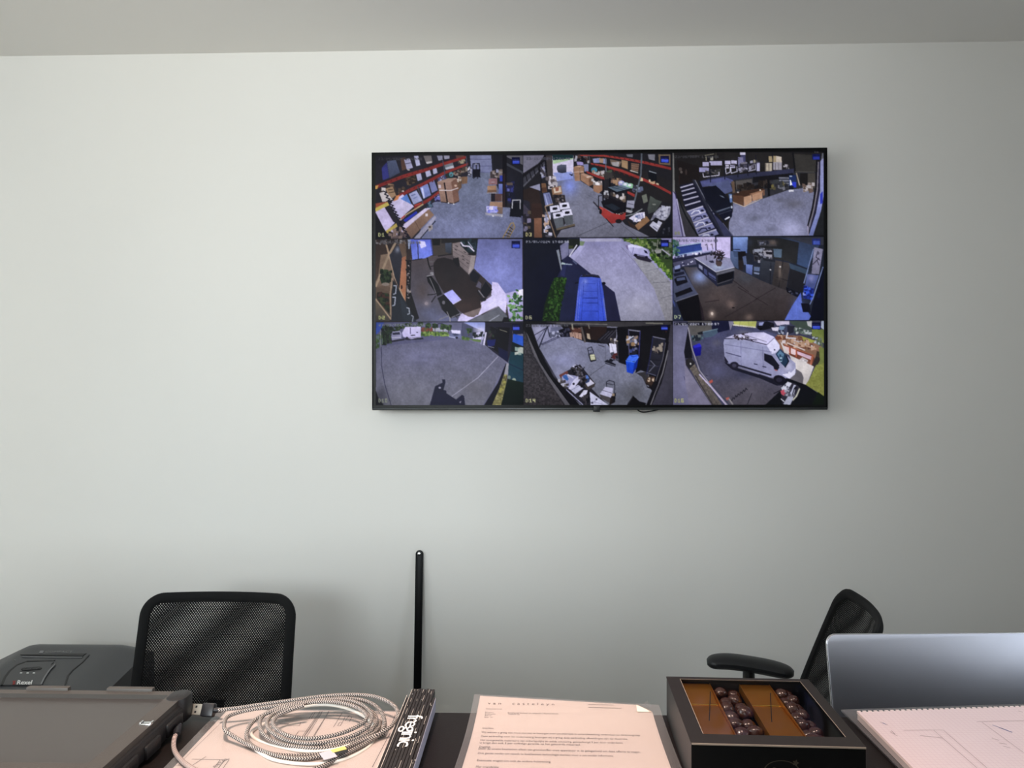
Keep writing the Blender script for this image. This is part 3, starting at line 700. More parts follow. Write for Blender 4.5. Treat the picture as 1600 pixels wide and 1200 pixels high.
    L([(940, 500), (938, 420)], 9, (22, 22, 28)); L([(1118, 420), (1110, 610)], 9, (22, 22, 28)); L([(768, 545), (836, 620)], 14, (56, 54, 62)); L([(820, 480), (822, 620), (855, 630)], 9, (26, 26, 32)); L([(820, 482), (856, 478)], 8, (26, 26, 32)); f.clutter([(1000, 662), (1080, 655), (1085, 670), (1010, 680)], 8, [(190, 180, 176), (60, 30, 30)], 4, 9, 34)
    # right foreground
    P([(1118, 530), (1195, 530), (1190, 610), (1110, 600)], (150, 150, 170)); L([(1130, 560), (1180, 572)], 7, (80, 80, 96)); P([(1110, 620), (1180, 640), (1160, 660), (1105, 650)], (160, 160, 170)); L([(1105, 690), (1190, 670), (1275, 618)], 10, (130, 134, 140))
    P([(1270, 480), (1320, 460), (1335, 540), (1290, 560)], (112, 116, 108)); P([(1360, 480), (1420, 520), (1480, 540), (1420, 640), (1340, 670), (1330, 620)], (84, 90, 86), (62, 66, 66)); E(1400, 570, 20, 8, (130, 134, 130))
    P([(1460, 600), (1575, 590), (1560, 690), (1510, 740), (1420, 720), (1360, 740), (1400, 660)], (150, 150, 168)); f.clutter([(1450, 600), (1570, 600), (1520, 720), (1390, 720)], 36, [(196, 196, 214), (110, 110, 130), (170, 170, 190)], 8, 22, 35)
    P([(1350, 790), (1410, 720), (1485, 760), (1430, 856)], (186, 186, 206)); P([(1380, 740), (1410, 705), (1450, 720), (1430, 770)], (28, 28, 34)); L([(1390, 800), (1430, 830)], 12, (120, 120, 140)); L([(1430, 790), (1460, 800)], 10, (220, 220, 236))
    P([(1120, 735), (1200, 790), (1240, 840), (1150, 800)], (56, 44, 40)); P([(1200, 790), (1320, 690), (1356, 740), (1235, 838)], (150, 106, 66)); P([(1135, 715), (1220, 660), (1300, 650), (1306, 700), (1215, 758)], (206, 202, 224)); P([(1200, 690), (1250, 676), (1260, 705), (1215, 715)], (96, 110, 150)); f.clutter([(1140, 720), (1290, 655), (1300, 690), (1220, 750)], 12, [(226, 222, 236), (160, 160, 190)], 8, 18, 36)
    P([(1580, 640), (1580, 950), (1380, 950), (1480, 820)], (28, 30, 38)); f.clutter([(1500, 830), (1580, 800), (1580, 930), (1480, 930)], 8, [(70, 72, 84), (40, 42, 50)], 6, 14, 37)
    f.logo(1466, 66, 1555, 138); f.glyphs('23/05/2024 17:02:56', 70, 82, 6.5, 5, (96, 96, 110)); f.glyphs('D3', 62, 864, 9, 8, (226, 214, 130))
    f.finish()


def feed_mezzanine():
    f = Feed(2, 0, 1045, 230, 6.4); P, R, L, E = f.P, f.R, f.L, f.E
    R(25, 40, 1600, 905, (38, 36, 36))
    P([(330, 330), (830, 310), (830, 260), (1240, 240), (1470, 250), (1470, 460), (1440, 600), (1380, 905), (560, 905), (600, 760), (620, 560), (560, 400)], (52, 52, 58))
    P([(640, 560), (900, 530), (1190, 430), (1340, 410), (1450, 450), (1430, 620), (1390, 905), (600, 905), (600, 760), (640, 640)], (112, 114, 138), (140, 142, 172), .05)
    f.soft(1050, 720, 1400, 930, (186, 186, 224), .8); f.soft(650, 740, 1000, 920, (150, 154, 190), .5); f.soft(1100, 500, 1400, 640, (92, 90, 98), .55); f.soft(740, 660, 960, 760, (92, 94, 112), .6); f.soft(1000, 500, 1200, 560, (90, 90, 102), .5); f.soft(960, 780, 1100, 860, (106, 108, 130), .6)
    P([(560, 60), (1470, 60), (1470, 250), (1250, 250), (560, 130)], (42, 40, 40)); P([(1250, 70), (1470, 80), (1470, 250), (1262, 240)], (62, 60, 58)); L([(1240, 60), (1262, 250)], 16, (24, 24, 28)); L([(1265, 246), (1450, 250)], 9, (84, 82, 80)); R(1310, 262, 1388, 380, (34, 32, 32)); R(1388, 262, 1462, 410, (78, 74, 70))
    L([(100, 95), (440, 72)], 6, (60, 58, 56)); L([(470, 60), (470, 120)], 12, (70, 66, 60)); L([(370, 90), (374, 135)], 9, (150, 146, 130)); L([(360, 84), (450, 68)], 7, (130, 126, 112)); R(415, 95, 442, 134, (160, 158, 150))
    P([(80, 130), (330, 200), (300, 330), (110, 380)], (34, 29, 28)); E(115, 220, 16, 18, (78, 70, 68)); E(125, 250, 12, 14, (96, 88, 86)); E(172, 250, 8, 30, (66, 56, 54)); R(100, 280, 108, 380, (50, 32, 30))
    # mezzanine goods
    for q, c in ((( 336, 150, 400, 192), (176, 172, 206)), ((406, 140, 530, 182), (180, 176, 210)), ((302, 205, 400, 250), (152, 150, 190)), ((560, 136, 616, 172), (190, 186, 216)), ((622, 134, 680, 168), (190, 186, 216)), ((566, 180, 600, 212), (200, 196, 220)), ((612, 178, 662, 210), (180, 176, 206)), ((710, 56, 766, 78), (206, 202, 226)), ((716, 78, 766, 148), (70, 70, 104)), ((690, 100, 742, 195), (120, 118, 150)), ((742, 150, 782, 166), (190, 186, 212)), ((868, 150, 908, 240), (176, 174, 206)), ((962, 160, 1036, 240), (176, 166, 150)), ((1036, 150, 1130, 228), (160, 156, 168))):
        R(*q, c)
    for (x0, y0, x1, y1) in ((340, 255, 500, 300), (566, 208, 612, 268), (618, 205, 682, 262), (705, 190, 780, 250), (786, 180, 866, 242)):
        L([(x0, y0), (x0 + 6, y1), (x1, y1 - 18), (x1, y0 - 10)], 8, (190, 188, 210))
    f.clutter([(350, 250), (500, 220), (500, 270), (350, 285)], 16, [(60, 60, 60), (96, 92, 96), (40, 40, 46)], 8, 18, 40); f.clutter([(690, 150), (860, 140), (860, 230), (700, 240)], 30, [(70, 68, 84), (150, 148, 170), (50, 48, 56), (110, 106, 120)], 8, 18, 41); f.clutter([(1140, 175), (1210, 185), (1200, 222), (1150, 222)], 12, [(170, 166, 176), (60, 58, 64)], 6, 12, 42)
    P([(996, 92), (1072, 88), (1072, 152), (1000, 148)], (164, 146, 110)); P([(1072, 88), (1126, 98), (1128, 152), (1072, 152)], (200, 188, 176)); R(846, 128, 880, 160, (150, 144, 130))
    for x in (968, 1000, 1032, 1064, 1096): L([(x, 165), (x, 236)], 5, (90, 84, 84))
    P([(300, 345), (420, 305), (860, 255), (1250, 215), (1250, 262), (860, 300), (640, 330), (320, 380)], (56, 58, 82), (48, 50, 70)); P([(300, 345), (560, 300), (640, 330), (640, 360), (330, 400)], (84, 88, 132))
    for (x, y) in ((415, 350), (558, 320), (690, 300), (790, 285), (874, 270), (1040, 240), (400, 110)): L([(x - 4, y - 190 if y > 200 else 130), (x, y)], 9, (28, 28, 40))
    L([(300, 270), (560, 200), (940, 150)], 6, (36, 36, 46)); L([(340, 140), (700, 118)], 5, (50, 48, 54))
    P([(335, 385), (600, 330), (640, 440), (560, 470), (420, 390)], (86, 92, 128)); P([(620, 345), (830, 320), (830, 400), (640, 430)], (84, 80, 80)); L([(640, 350), (650, 450)], 26, (104, 84, 70)); L([(660, 340), (668, 440)], 10, (32, 28, 28))
    P([(840, 300), (1240, 260), (1240, 320), (1010, 330), (840, 360)], (26, 26, 30)); P([(1100, 300), (1210, 298), (1210, 390), (1110, 395)], (70, 72, 84))
    for y in (308, 335, 362): L([(1100, y), (1205, y + 2)], 8, (130, 132, 146))
    f.clutter([(1010, 340), (1200, 340), (1200, 410), (1020, 420)], 30, [(60, 62, 66), (40, 40, 46), (90, 84, 60), (110, 110, 120)], 8, 20, 43); E(1035, 390, 14, 14, (120, 110, 60)); f.clutter([(700, 390), (1000, 350), (1000, 400), (720, 440)], 30, [(40, 34, 32), (60, 52, 48), (28, 26, 28)], 12, 30, 44)
    L([(995, 330), (1000, 485)], 22, (22, 22, 26)); R(1200, 280, 1272, 405, (36, 52, 96)); R(1232, 350, 1272, 402, (52, 66, 190)); P([(1208, 330), (1218, 330), (1234, 375), (1210, 385)], (226, 226, 236)); R(1200, 390, 1248, 425, (28, 30, 44)); P([(1196, 428), (1250, 424), (1246, 446), (1200, 448)], (200, 200, 212)); L([(1275, 262), (1306, 380)], 12, (160, 150, 138)); E(1218, 292, 16, 6, (170, 180, 200))
    f.clutter([(1345, 375), (1448, 365), (1440, 450), (1350, 445)], 34, [(150, 138, 134), (96, 84, 78), (186, 180, 184), (110, 92, 84)], 9, 18, 45)
    # cartons
    P([(640, 470), (720, 440), (940, 410), (960, 430), (800, 500), (720, 520)], (66, 46, 36)); P([(638, 480), (748, 490), (750, 590), (640, 545)], (96, 66, 50)); P([(748, 500), (826, 478), (830, 548), (752, 592)], (186, 142, 108)); P([(832, 475), (936, 438), (936, 506), (834, 545)], (176, 130, 96)); P([(938, 430), (958, 425), (958, 480), (940, 490)], (120, 84, 64)); P([(800, 470), (936, 430), (936, 442), (832, 478)], (150, 106, 76)); L([(640, 550), (752, 596), (935, 510)], 7, (186, 168, 150)); E(690, 452, 10, 8, (180, 170, 170)); E(912, 430, 8, 8, (200, 190, 180))
    # car behind the stairs
    P([(330, 410), (470, 384), (560, 470), (620, 560), (636, 600), (630, 700), (560, 750), (470, 640), (400, 560)], (20, 23, 34), (26, 28, 46)); P([(500, 480), (540, 490), (560, 510), (530, 500)], (110, 120, 140)); P([(430, 648), (630, 590), (634, 612), (450, 670)], (44, 50, 66)); L([(480, 645), (615, 600)], 7, (120, 126, 146)); L([(500, 672), (625, 632)], 5, (70, 74, 92)); P([(425, 648), (470, 655), (470, 675), (440, 668)], (170, 176, 196)); P([(556, 718), (606, 692), (612, 704), (562, 730)], (210, 212, 228)); P([(598, 470), (628, 468), (634, 550), (612, 556)], (96, 120, 170)); R(612, 480, 630, 510, (180, 190, 214)); E(628, 600, 8, 14, (190, 196, 214))
    # stairs
    P([(110, 380), (250, 350), (330, 420), (560, 905), (280, 905), (200, 700), (140, 540)], (32, 33, 50))
    st = [(118, 405, 240, 370), (128, 442, 252, 408), (138, 484, 270, 448), (150, 530, 292, 492), (165, 584, 312, 540), (184, 644, 338, 592), (206, 700, 364, 645), (228, 762, 394, 702), (255, 820, 430, 760), (280, 885, 470, 825)]
    for k, (x0, y0, x1, y1) in enumerate(st):
        if k > 4: P([(x0, y0), (x1, y1), (x1 + 30, y1 + 45), (x0 + 25, y0 + 52)], (122, 124, 164))
        L([(x0, y0), (x1, y1)], 13, (178, 176, 200))
    for k in (5, 6, 7, 8, 9):
        x0, y0 = st[k][0] + 40, st[k][1] + 10; L([(x0, y0 + 15), (x0 + 30, y0 - 15), (x0 + 75, y0 - 20), (x0 + 90, y0 + 5)], 11, (206, 206, 228) if k % 2 else (40, 42, 70)); E(x0 + 110, y0 - 20, 16, 10, (34, 34, 56))
    L([(245, 330), (300, 420), (400, 640), (560, 905)], 20, (46, 48, 62)); L([(262, 330), (340, 480), (430, 640)], 8, (120, 122, 138)); L([(300, 340), (380, 540), (500, 720), (640, 900)], 20, (28, 30, 44)); P([(430, 650), (520, 740), (640, 905), (560, 905)], (60, 62, 90)); L([(540, 760), (645, 900)], 6, (100, 102, 130))
    # frame left and right
    P([(28, 420), (60, 470), (110, 700), (172, 905), (28, 905)], (150, 146, 184)); L([(60, 440), (95, 640), (140, 905)], 8, (52, 46, 84)); L([(78, 520), (160, 905)], 13, (176, 172, 206)); P([(80, 490), (120, 560), (220, 700), (300, 905), (176, 905), (110, 660)], (58, 58, 62), (66, 64, 72)); L([(82, 490), (170, 690), (300, 905)], 16, (28, 30, 34)); P([(28, 60), (50, 60), (60, 460), (28, 420)], (130, 130, 130))
    L([(1478, 140), (1470, 400), (1436, 600), (1388, 790)], 15, (26, 24, 30)); L([(1494, 150), (1484, 420), (1450, 620), (1404, 800)], 13, (124, 120, 134)); L([(1508, 150), (1500, 430), (1462, 640), (1410, 820)], 10, (46, 44, 76)); P([(1515, 140), (1545, 100), (1545, 500), (1520, 640), (1440, 888), (1395, 888), (1470, 660), (1510, 440)], (156, 158, 200), (130, 140, 196)); P([(1512, 470), (1538, 440), (1538, 560), (1512, 570)], (56, 66, 180)); P([(1530, 60), (1545, 60), (1545, 110), (1522, 130)], (110, 112, 124))
    P([(1545, 60), (1600, 60), (1600, 905), (1440, 905), (1545, 560)], (40, 42, 46)); L([(1385, 790), (1395, 880)], 9, (170, 160, 190)); R(28, 40, 1600, 52, (22, 22, 26))
    R(1432, 70, 1510, 128, (26, 32, 90)); R(1442, 96, 1505, 124, (52, 64, 168)); R(1456, 47, 1466, 57, (120, 120, 124)); R(1472, 47, 1496, 57, (84, 80, 84)); f.glyphs('23/05/2024 17:02:56', 62, 86, 6.2, 4.6, (74, 74, 80)); f.glyphs('D5', 60, 846, 7, 6, (150, 156, 110))
    f.finish()


def feed_meeting_room():
    f = Feed(0, 1, 580, 370, 6.667); P, R, L, E = f.P, f.R, f.L, f.E
    R(40, 20, 1600, 900, (52, 44, 44))
    P([(410, 230), (620, 200), (860, 190), (1020, 390), (1150, 640), (1150, 890), (420, 890), (400, 500)], (78, 70, 74), (92, 92, 112)); f.soft(420, 420, 640, 720, (80, 68, 66), .6); f.soft(460, 680, 760, 900, (96, 100, 132), .6); f.soft(600, 780, 1000, 930, (130, 136, 190), .5); E(575, 695, 18, 16, (150, 140, 150)); f.soft(520, 640, 640, 750, (150, 140, 150), .6)
    # window door
    P([(405, 28), (625, 28), (640, 190), (560, 225), (430, 240)], (98, 110, 206), (116, 132, 220)); f.soft(440, 40, 640, 200, (140, 150, 240), .5); P([(490, 40), (560, 50), (575, 100), (520, 122)], (204, 202, 244)); L([(485, 60), (492, 235)], 9, (44, 44, 70)); L([(425, 245), (530, 230)], 9, (30, 28, 40)); P([(380, 30), (412, 30), (400, 130), (390, 130)], (150, 160, 190)); L([(622, 30), (640, 180)], 12, (70, 80, 140))
    P([(640, 28), (850, 28), (850, 190), (700, 200), (650, 190)], (66, 60, 58)); P([(640, 28), (720, 28), (716, 90), (645, 90)], (26, 28, 30)); P([(770, 60), (840, 60), (836, 180), (775, 160)], (74, 82, 100), (50, 54, 64)); L([(700, 202), (840, 180)], 9, (26, 24, 28)); P([(730, 28), (930, 28), (920, 60), (860, 60), (730, 70)], (40, 38, 40))
    # wall right
    P([(1112, 25), (1575, 25), (1575, 560), (1400, 600), (1250, 500), (1070, 330), (1095, 200)], (112, 116, 166), (130, 136, 196)); f.soft(1200, 200, 1500, 560, (150, 156, 220), .55); f.soft(1100, 0, 1400, 200, (104, 108, 154), .5)
    P([(1260, 470), (1320, 480), (1420, 620), (1400, 800), (1320, 720), (1000, 880), (900, 880), (930, 810), (1140, 690), (1250, 620)], (214, 206, 248)); f.soft(1150, 560, 1460, 880, (226, 220, 255), .6); P([(1330, 726), (1420, 830), (1380, 888), (1010, 888)], (98, 100, 114), (112, 114, 124)); L([(1230, 880), (1335, 815)], 8, (170, 172, 190)); P([(1400, 590), (1580, 545), (1580, 888), (1440, 888)], (190, 184, 232)); P([(1520, 560), (1580, 545), (1580, 640), (1540, 630)], (240, 236, 255))
    # cabinet
    P([(848, 70), (925, 55), (1090, 190), (1020, 390), (920, 300), (850, 200)], (136, 124, 126), (118, 108, 112)); P([(1040, 200), (1090, 195), (1060, 380), (1010, 392)], (152, 142, 144)); P([(920, 300), (1012, 375), (1012, 395), (920, 318)], (96, 88, 92))
    for (a, b) in (((850, 110), (1040, 215)), ((850, 150), (1030, 260)), ((850, 195), (1018, 330))): L([a, b], 4, (88, 80, 84))
    for (x, y) in ((880, 92), (965, 155), (870, 130), (945, 195), (992, 268), (950, 232), (1005, 180)): L([(x, y), (x + 22, y + 12)], 6, (40, 36, 40))
    P([(925, 28), (1112, 28), (1095, 195), (1010, 170), (930, 90)], (30, 40, 46)); f.clutter([(940, 40), (1080, 40), (1080, 150), (960, 110)], 20, [(60, 84, 90), (20, 26, 34), (46, 60, 70)], 10, 22, 50); L([(935, 60), (960, 95), (1020, 100), (1070, 150)], 15, (206, 200, 222)); L([(1010, 55), (1060, 120)], 9, (170, 170, 196)); P([(1010, 165), (1080, 170), (1085, 196), (1020, 190)], (26, 24, 28))
    # shelves left
    P([(40, 25), (160, 60), (200, 170), (60, 520), (40, 520)], (62, 50, 46), (78, 64, 56)); P([(48, 470), (150, 240), (210, 250), (235, 400), (200, 560), (200, 810), (50, 640)], (110, 90, 76), (92, 76, 64)); P([(100, 190), (190, 175), (242, 410), (230, 540), (130, 500), (60, 530)], (136, 114, 96), (112, 92, 78)); L([(48, 515), (180, 200), (250, 70)], 24, (158, 136, 112)); L([(152, 60), (190, 200), (245, 420), (360, 680)], 17, (168, 142, 116)); P([(190, 190), (285, 80), (355, 30), (360, 240), (320, 480), (290, 540), (246, 420)], (58, 58, 68), (34, 36, 44)); f.soft(240, 90, 310, 180, (150, 156, 176), .8); P([(280, 60), (355, 40), (362, 200), (330, 230)], (106, 86, 72))
    P([(320, 220), (362, 200), (368, 420), (358, 676), (296, 520)], (170, 100, 64), (180, 112, 66)); E(318, 525, 9, 22, (40, 24, 22)); L([(362, 60), (372, 440), (360, 680)], 9, (90, 76, 66)); P([(372, 250), (420, 240), (410, 560), (500, 850), (440, 880), (362, 680)], (22, 20, 24)); f.clutter([(365, 240), (405, 240), (405, 640), (370, 640)], 34, [(150, 140, 140), (60, 56, 60), (20, 18, 22), (96, 90, 96)], 4, 11, 51)
    P([(110, 370), (200, 360), (215, 420), (185, 500), (110, 490), (90, 430)], (28, 38, 28)); f.clutter([(110, 350), (205, 360), (200, 470), (100, 470)], 40, [(38, 52, 34), (24, 32, 24), (52, 66, 44)], 8, 20, 52); E(150, 495, 40, 18, (130, 118, 110)); P([(60, 640), (60, 580), (180, 590), (200, 700), (195, 800), (110, 720)], (46, 40, 34)); f.clutter([(60, 580), (180, 590), (190, 790), (110, 700)], 60, [(40, 52, 34), (28, 32, 24), (60, 72, 46), (74, 44, 36)], 7, 18, 53)
    L([(220, 440), (200, 600), (205, 860)], 17, (152, 128, 106)); P([(45, 640), (205, 820), (190, 880), (45, 880)], (112, 100, 84), (70, 66, 60)); L([(48, 650), (200, 850)], 14, (168, 144, 118))
    P([(225, 450), (350, 660), (470, 880), (210, 880), (215, 640)], (30, 34, 40), (40, 44, 54)); P([(300, 620), (380, 740), (430, 880), (330, 880)], (42, 48, 58))
    for (x, y) in ((255, 520), (245, 640)): L([(x - 20, y - 10), (x + 8, y - 10), (x, y + 70), (x - 22, y + 80)], 11, (160, 164, 180))
    L([(372, 740), (395, 745), (400, 800), (380, 808)], 10, (170, 174, 190)); L([(420, 820), (440, 830), (430, 880)], 10, (150, 154, 170)); f.clutter([(40, 40), (350, 35), (340, 70), (50, 80)], 30, [(96, 92, 96), (50, 44, 44), (130, 126, 130)], 7, 14, 54)
    # table
    P([(650, 320), (652, 270), (690, 228), (760, 216), (850, 240), (920, 300), (1020, 400), (1100, 520), (1140, 640), (1142, 740), (1110, 812), (1050, 838), (970, 810), (880, 740), (780, 620), (690, 470), (655, 390)], (38, 33, 36), (50, 38, 38)); f.soft(700, 250, 980, 520, (42, 38, 42), .6); f.soft(800, 620, 1140, 830, (86, 66, 62), .4); P([(960, 800), (1140, 740), (1120, 800), (1070, 838), (1010, 832)], (122, 108, 108)); L([(1142, 640), (1146, 740), (1112, 815)], 5, (130, 120, 120)); P([(754, 596), (846, 550), (936, 652), (850, 708)], (170, 172, 240), (190, 186, 250)); L([(846, 708), (938, 655)], 6, (220, 216, 240))
    # chairs
    P([(855, 225), (910, 215), (925, 300), (900, 320), (850, 250)], (28, 26, 30))
    for q in ([(1026, 390), (1062, 340), (1140, 404), (1095, 485), (1035, 450)], [(1140, 545), (1192, 460), (1260, 552), (1205, 632), (1150, 610)]): P(q, (22, 22, 32)); L([q[0], q[1], q[2]], 6, (60, 58, 66))
    L([(1075, 490), (1150, 512)], 9, (30, 28, 34)); L([(1105, 560), (1150, 640), (1190, 640)], 12, (30, 28, 34)); L([(1120, 560), (1175, 630)], 11, (130, 128, 140)); E(1165, 655, 34, 18, (34, 32, 40)); P([(1120, 460), (1150, 490), (1140, 540), (1090, 520)], (90, 86, 104)); L([(1210, 630), (1255, 610)], 7, (130, 126, 150))
    L([(585, 220), (600, 290), (620, 340)], 14, (26, 24, 28)); L([(608, 262), (655, 260)], 8, (90, 88, 92)); L([(620, 310), (660, 300)], 9, (36, 34, 38)); P([(575, 400), (620, 400), (700, 500), (740, 600), (690, 620), (640, 540), (590, 470)], (18, 16, 22)); L([(580, 410), (650, 395)], 10, (150, 148, 156)); E(632, 380, 20, 12, (130, 128, 136)); L([(610, 430), (650, 520), (680, 600)], 8, (120, 118, 126)); L([(590, 605), (660, 600)], 10, (26, 24, 30)); L([(630, 680), (670, 620)], 11, (24, 22, 28)); L([(660, 600), (720, 570)], 9, (30, 28, 34))
    P([(690, 640), (760, 600), (850, 700), (920, 790), (930, 820), (830, 850), (740, 760)], (20, 18, 24)); E(755, 685, 16, 20, (104, 102, 112)); L([(700, 660), (740, 760)], 8, (60, 58, 66)); L([(840, 840), (930, 800)], 12, (120, 118, 130)); L([(790, 780), (820, 850)], 9, (140, 138, 146)); L([(710, 862), (800, 825)], 10, (130, 130, 140)); L([(820, 890), (822, 840)], 9, (180, 178, 186)); L([(900, 850), (880, 820)], 9, (60, 58, 66))
    # plant bottom right
    P([(1360, 888), (1380, 840), (1430, 840), (1450, 888)], (26, 24, 30)); r = random.Random(5)
    for k in range(54):
        x, y = r.gauss(1505, 42), r.gauss(755, 78); a = r.uniform(0, PI); E(x, y, r.uniform(16, 30), r.uniform(9, 14), r.choice([(88, 132, 84), (60, 98, 62), (116, 160, 104), (140, 176, 128), (44, 76, 50)]), rot=a)
    E(1497, 618, 20, 40, (62, 96, 66))
    f.logo(1462, 46, 1552, 120); f.glyphs('23/05/2024 17:02:56', 92, 50, 6, 4.6, (100, 98, 104)); f.glyphs('D2', 80, 824, 9, 7.5, (186, 192, 110))
    f.finish()


def feed_blue_van():
    f = Feed(1, 1, 812, 370, 6.667); P, R, L, E = f.P, f.R, f.L, f.E
    R(30, 15, 1600, 900, (150, 148, 184))
    P([(620, 20), (1060, 20), (1570, 480), (1600, 890), (1000, 890), (700, 380), (520, 210)], (150, 148, 188), (152, 152, 174), .03)
    f.soft(640, 20, 1000, 130, (120, 120, 158), .5); f.soft(1000, 560, 1500, 900, (166, 164, 182), .5); P([(625, 22), (1058, 22), (1060, 50), (660, 50)], (170, 168, 196)); P([(625, 45), (680, 50), (660, 95), (605, 95)], (120, 136, 110)); P([(600, 90), (680, 95), (560, 260), (520, 215)], (168, 166, 204)); L([(1060, 110), (1180, 240), (1400, 520), (1540, 880)], 5, (118, 116, 140)); L([(1100, 130), (1300, 360)], 3, (130, 128, 156))
    P([(1180, 220), (1370, 260), (1570, 470), (1600, 890), (1520, 880), (1400, 540)], (142, 142, 152), (150, 148, 158), .06)
    for (a, b) in (((1310, 360), (1450, 330)), ((1390, 480), (1560, 470)), ((1470, 640), (1590, 610))): L([a, b], 5, (110, 110, 122))
    # greenery
    P([(1060, 20), (1600, 20), (1600, 460), (1400, 250), (1340, 130), (1180, 70)], (58, 76, 44)); f.clutter([(1070, 25), (1350, 30), (1350, 110), (1180, 66)], 70, [(98, 126, 56), (74, 100, 46), (130, 150, 80), (40, 54, 34)], 8, 18, 60); f.clutter([(1350, 60), (1580, 60), (1580, 240), (1400, 180)], 110, [(40, 54, 34), (64, 84, 54), (96, 108, 84), (26, 34, 28), (120, 126, 116)], 8, 20, 61); f.clutter([(1350, 190), (1400, 180), (1580, 390), (1575, 440)], 130, [(98, 132, 46), (70, 104, 38), (128, 156, 66), (48, 74, 30)], 8, 17, 62)
    L([(1440, 30), (1430, 130)], 8, (150, 150, 140)); P([(1470, 20), (1580, 20), (1580, 60), (1500, 50)], (150, 146, 190)); P([(1400, 140), (1480, 130), (1470, 170), (1420, 175)], (150, 150, 150)); L([(1480, 130), (1560, 190)], 12, (170, 168, 190))
    # white van
    P([(1180, 190), (1330, 215), (1380, 250), (1360, 268), (1230, 235)], (44, 40, 54)); P([(1110, 95), (1160, 78), (1280, 105), (1330, 140), (1350, 195), (1330, 212), (1180, 185), (1130, 130)], (200, 198, 236), (164, 162, 206)); P([(1110, 95), (1160, 78), (1280, 105), (1290, 120), (1180, 110), (1130, 112)], (216, 214, 246)); P([(1292, 138), (1322, 148), (1335, 178), (1305, 168)], (36, 36, 60)); L([(1186, 112), (1172, 180)], 5, (110, 108, 150)); L([(1190, 180), (1325, 208)], 9, (90, 88, 116)); E(1207, 192, 17, 14, (30, 28, 44)); E(1320, 212, 15, 12, (30, 28, 44)); P([(1100, 92), (1125, 90), (1135, 140), (1118, 130)], (120, 110, 150))
    # dark wall, doorway, shadow on the yard
    P([(30, 15), (626, 15), (626, 90), (520, 210), (740, 385), (990, 580), (1055, 890), (30, 890)], (40, 42, 70), (34, 36, 66)); P([(30, 15), (500, 15), (420, 360), (390, 420), (230, 890), (30, 890)], (26, 29, 42), (12, 14, 38)); P([(500, 20), (625, 20), (625, 80), (580, 130), (520, 130)], (34, 38, 34)); P([(505, 90), (560, 95), (555, 125), (510, 125)], (60, 66, 42)); P([(420, 95), (508, 35), (510, 190), (435, 245)], (118, 118, 150)); f.soft(430, 60, 500, 230, (150, 150, 186), .5); P([(378, 145), (408, 130), (444, 330), (426, 362)], (130, 136, 150)); L([(412, 95), (446, 345)], 11, (22, 22, 34)); L([(380, 150), (428, 355)], 7, (20, 20, 30)); P([(440, 265), (475, 275), (470, 290), (430, 290)], (170, 186, 190)); P([(470, 278), (550, 285), (545, 296), (475, 290)], (150, 160, 180)); P([(510, 130), (560, 125), (520, 208), (515, 190)], (130, 130, 160)); L([(595, 88), (518, 205)], 12, (206, 204, 222)); P([(555, 240), (600, 280), (590, 292), (548, 252)], (84, 90, 122)); P([(450, 290), (540, 300), (520, 430), (420, 400)], (44, 48, 84)); P([(486, 300), (700, 370), (640, 420), (530, 890), (400, 890), (440, 560)], (36, 40, 68))
    # hedge
    P([(370, 420), (480, 425), (492, 445), (440, 640), (410, 890), (230, 890), (260, 700), (320, 520)], (30, 48, 24), (22, 38, 20)); f.clutter([(360, 425), (485, 430), (400, 885), (235, 885)], 330, [(34, 60, 26), (46, 78, 32), (22, 38, 20), (58, 92, 40), (28, 46, 24)], 6, 13, 63)
    # blue van roof
    P([(880, 500), (990, 580), (1055, 890), (900, 890), (860, 560)], (38, 38, 66)); E(875, 486, 20, 15, (16, 16, 30)); L([(580, 485), (612, 475)], 14, (18, 18, 30)); P([(622, 430), (642, 402), (700, 390), (780, 392), (830, 410), (846, 440), (870, 560), (910, 890), (570, 890), (600, 600)], (78, 96, 190), (60, 84, 200)); P([(630, 420), (660, 396), (740, 388), (820, 400), (840, 430), (740, 418)], (26, 26, 40)); L([(650, 405), (740, 396), (825, 412)], 5, (80, 80, 104)); f.soft(600, 430, 720, 620, (120, 136, 222), .4); f.soft(640, 430, 720, 500, (170, 180, 236), .5)
    for y, x0, x1 in ((488, 690, 790), (568, 660, 806), (636, 654, 812), (690, 650, 814), (775, 644, 818), (640, 654, 812)): L([(x0, y), (x1, y)], 4, (36, 50, 130))
    for x0, x1 in ((670, 640), (808, 822)): L([(x0, 450), (x1, 885)], 4, (44, 60, 146))
    L([(640, 470), (606, 885)], 5, (110, 126, 214)); L([(830, 460), (878, 885)], 5, (44, 58, 150)); L([(612, 560), (585, 885)], 8, (108, 118, 196)); L([(872, 640), (905, 885)], 6, (120, 126, 170))
    f.logo(1466, 34, 1552, 104); f.glyphs('23/05/2024 17:02:56', 65, 42, 6.4, 4.6, (170, 172, 190)); f.glyphs('D6', 62, 822, 9, 8, (206, 206, 160))
    f.finish(.04)


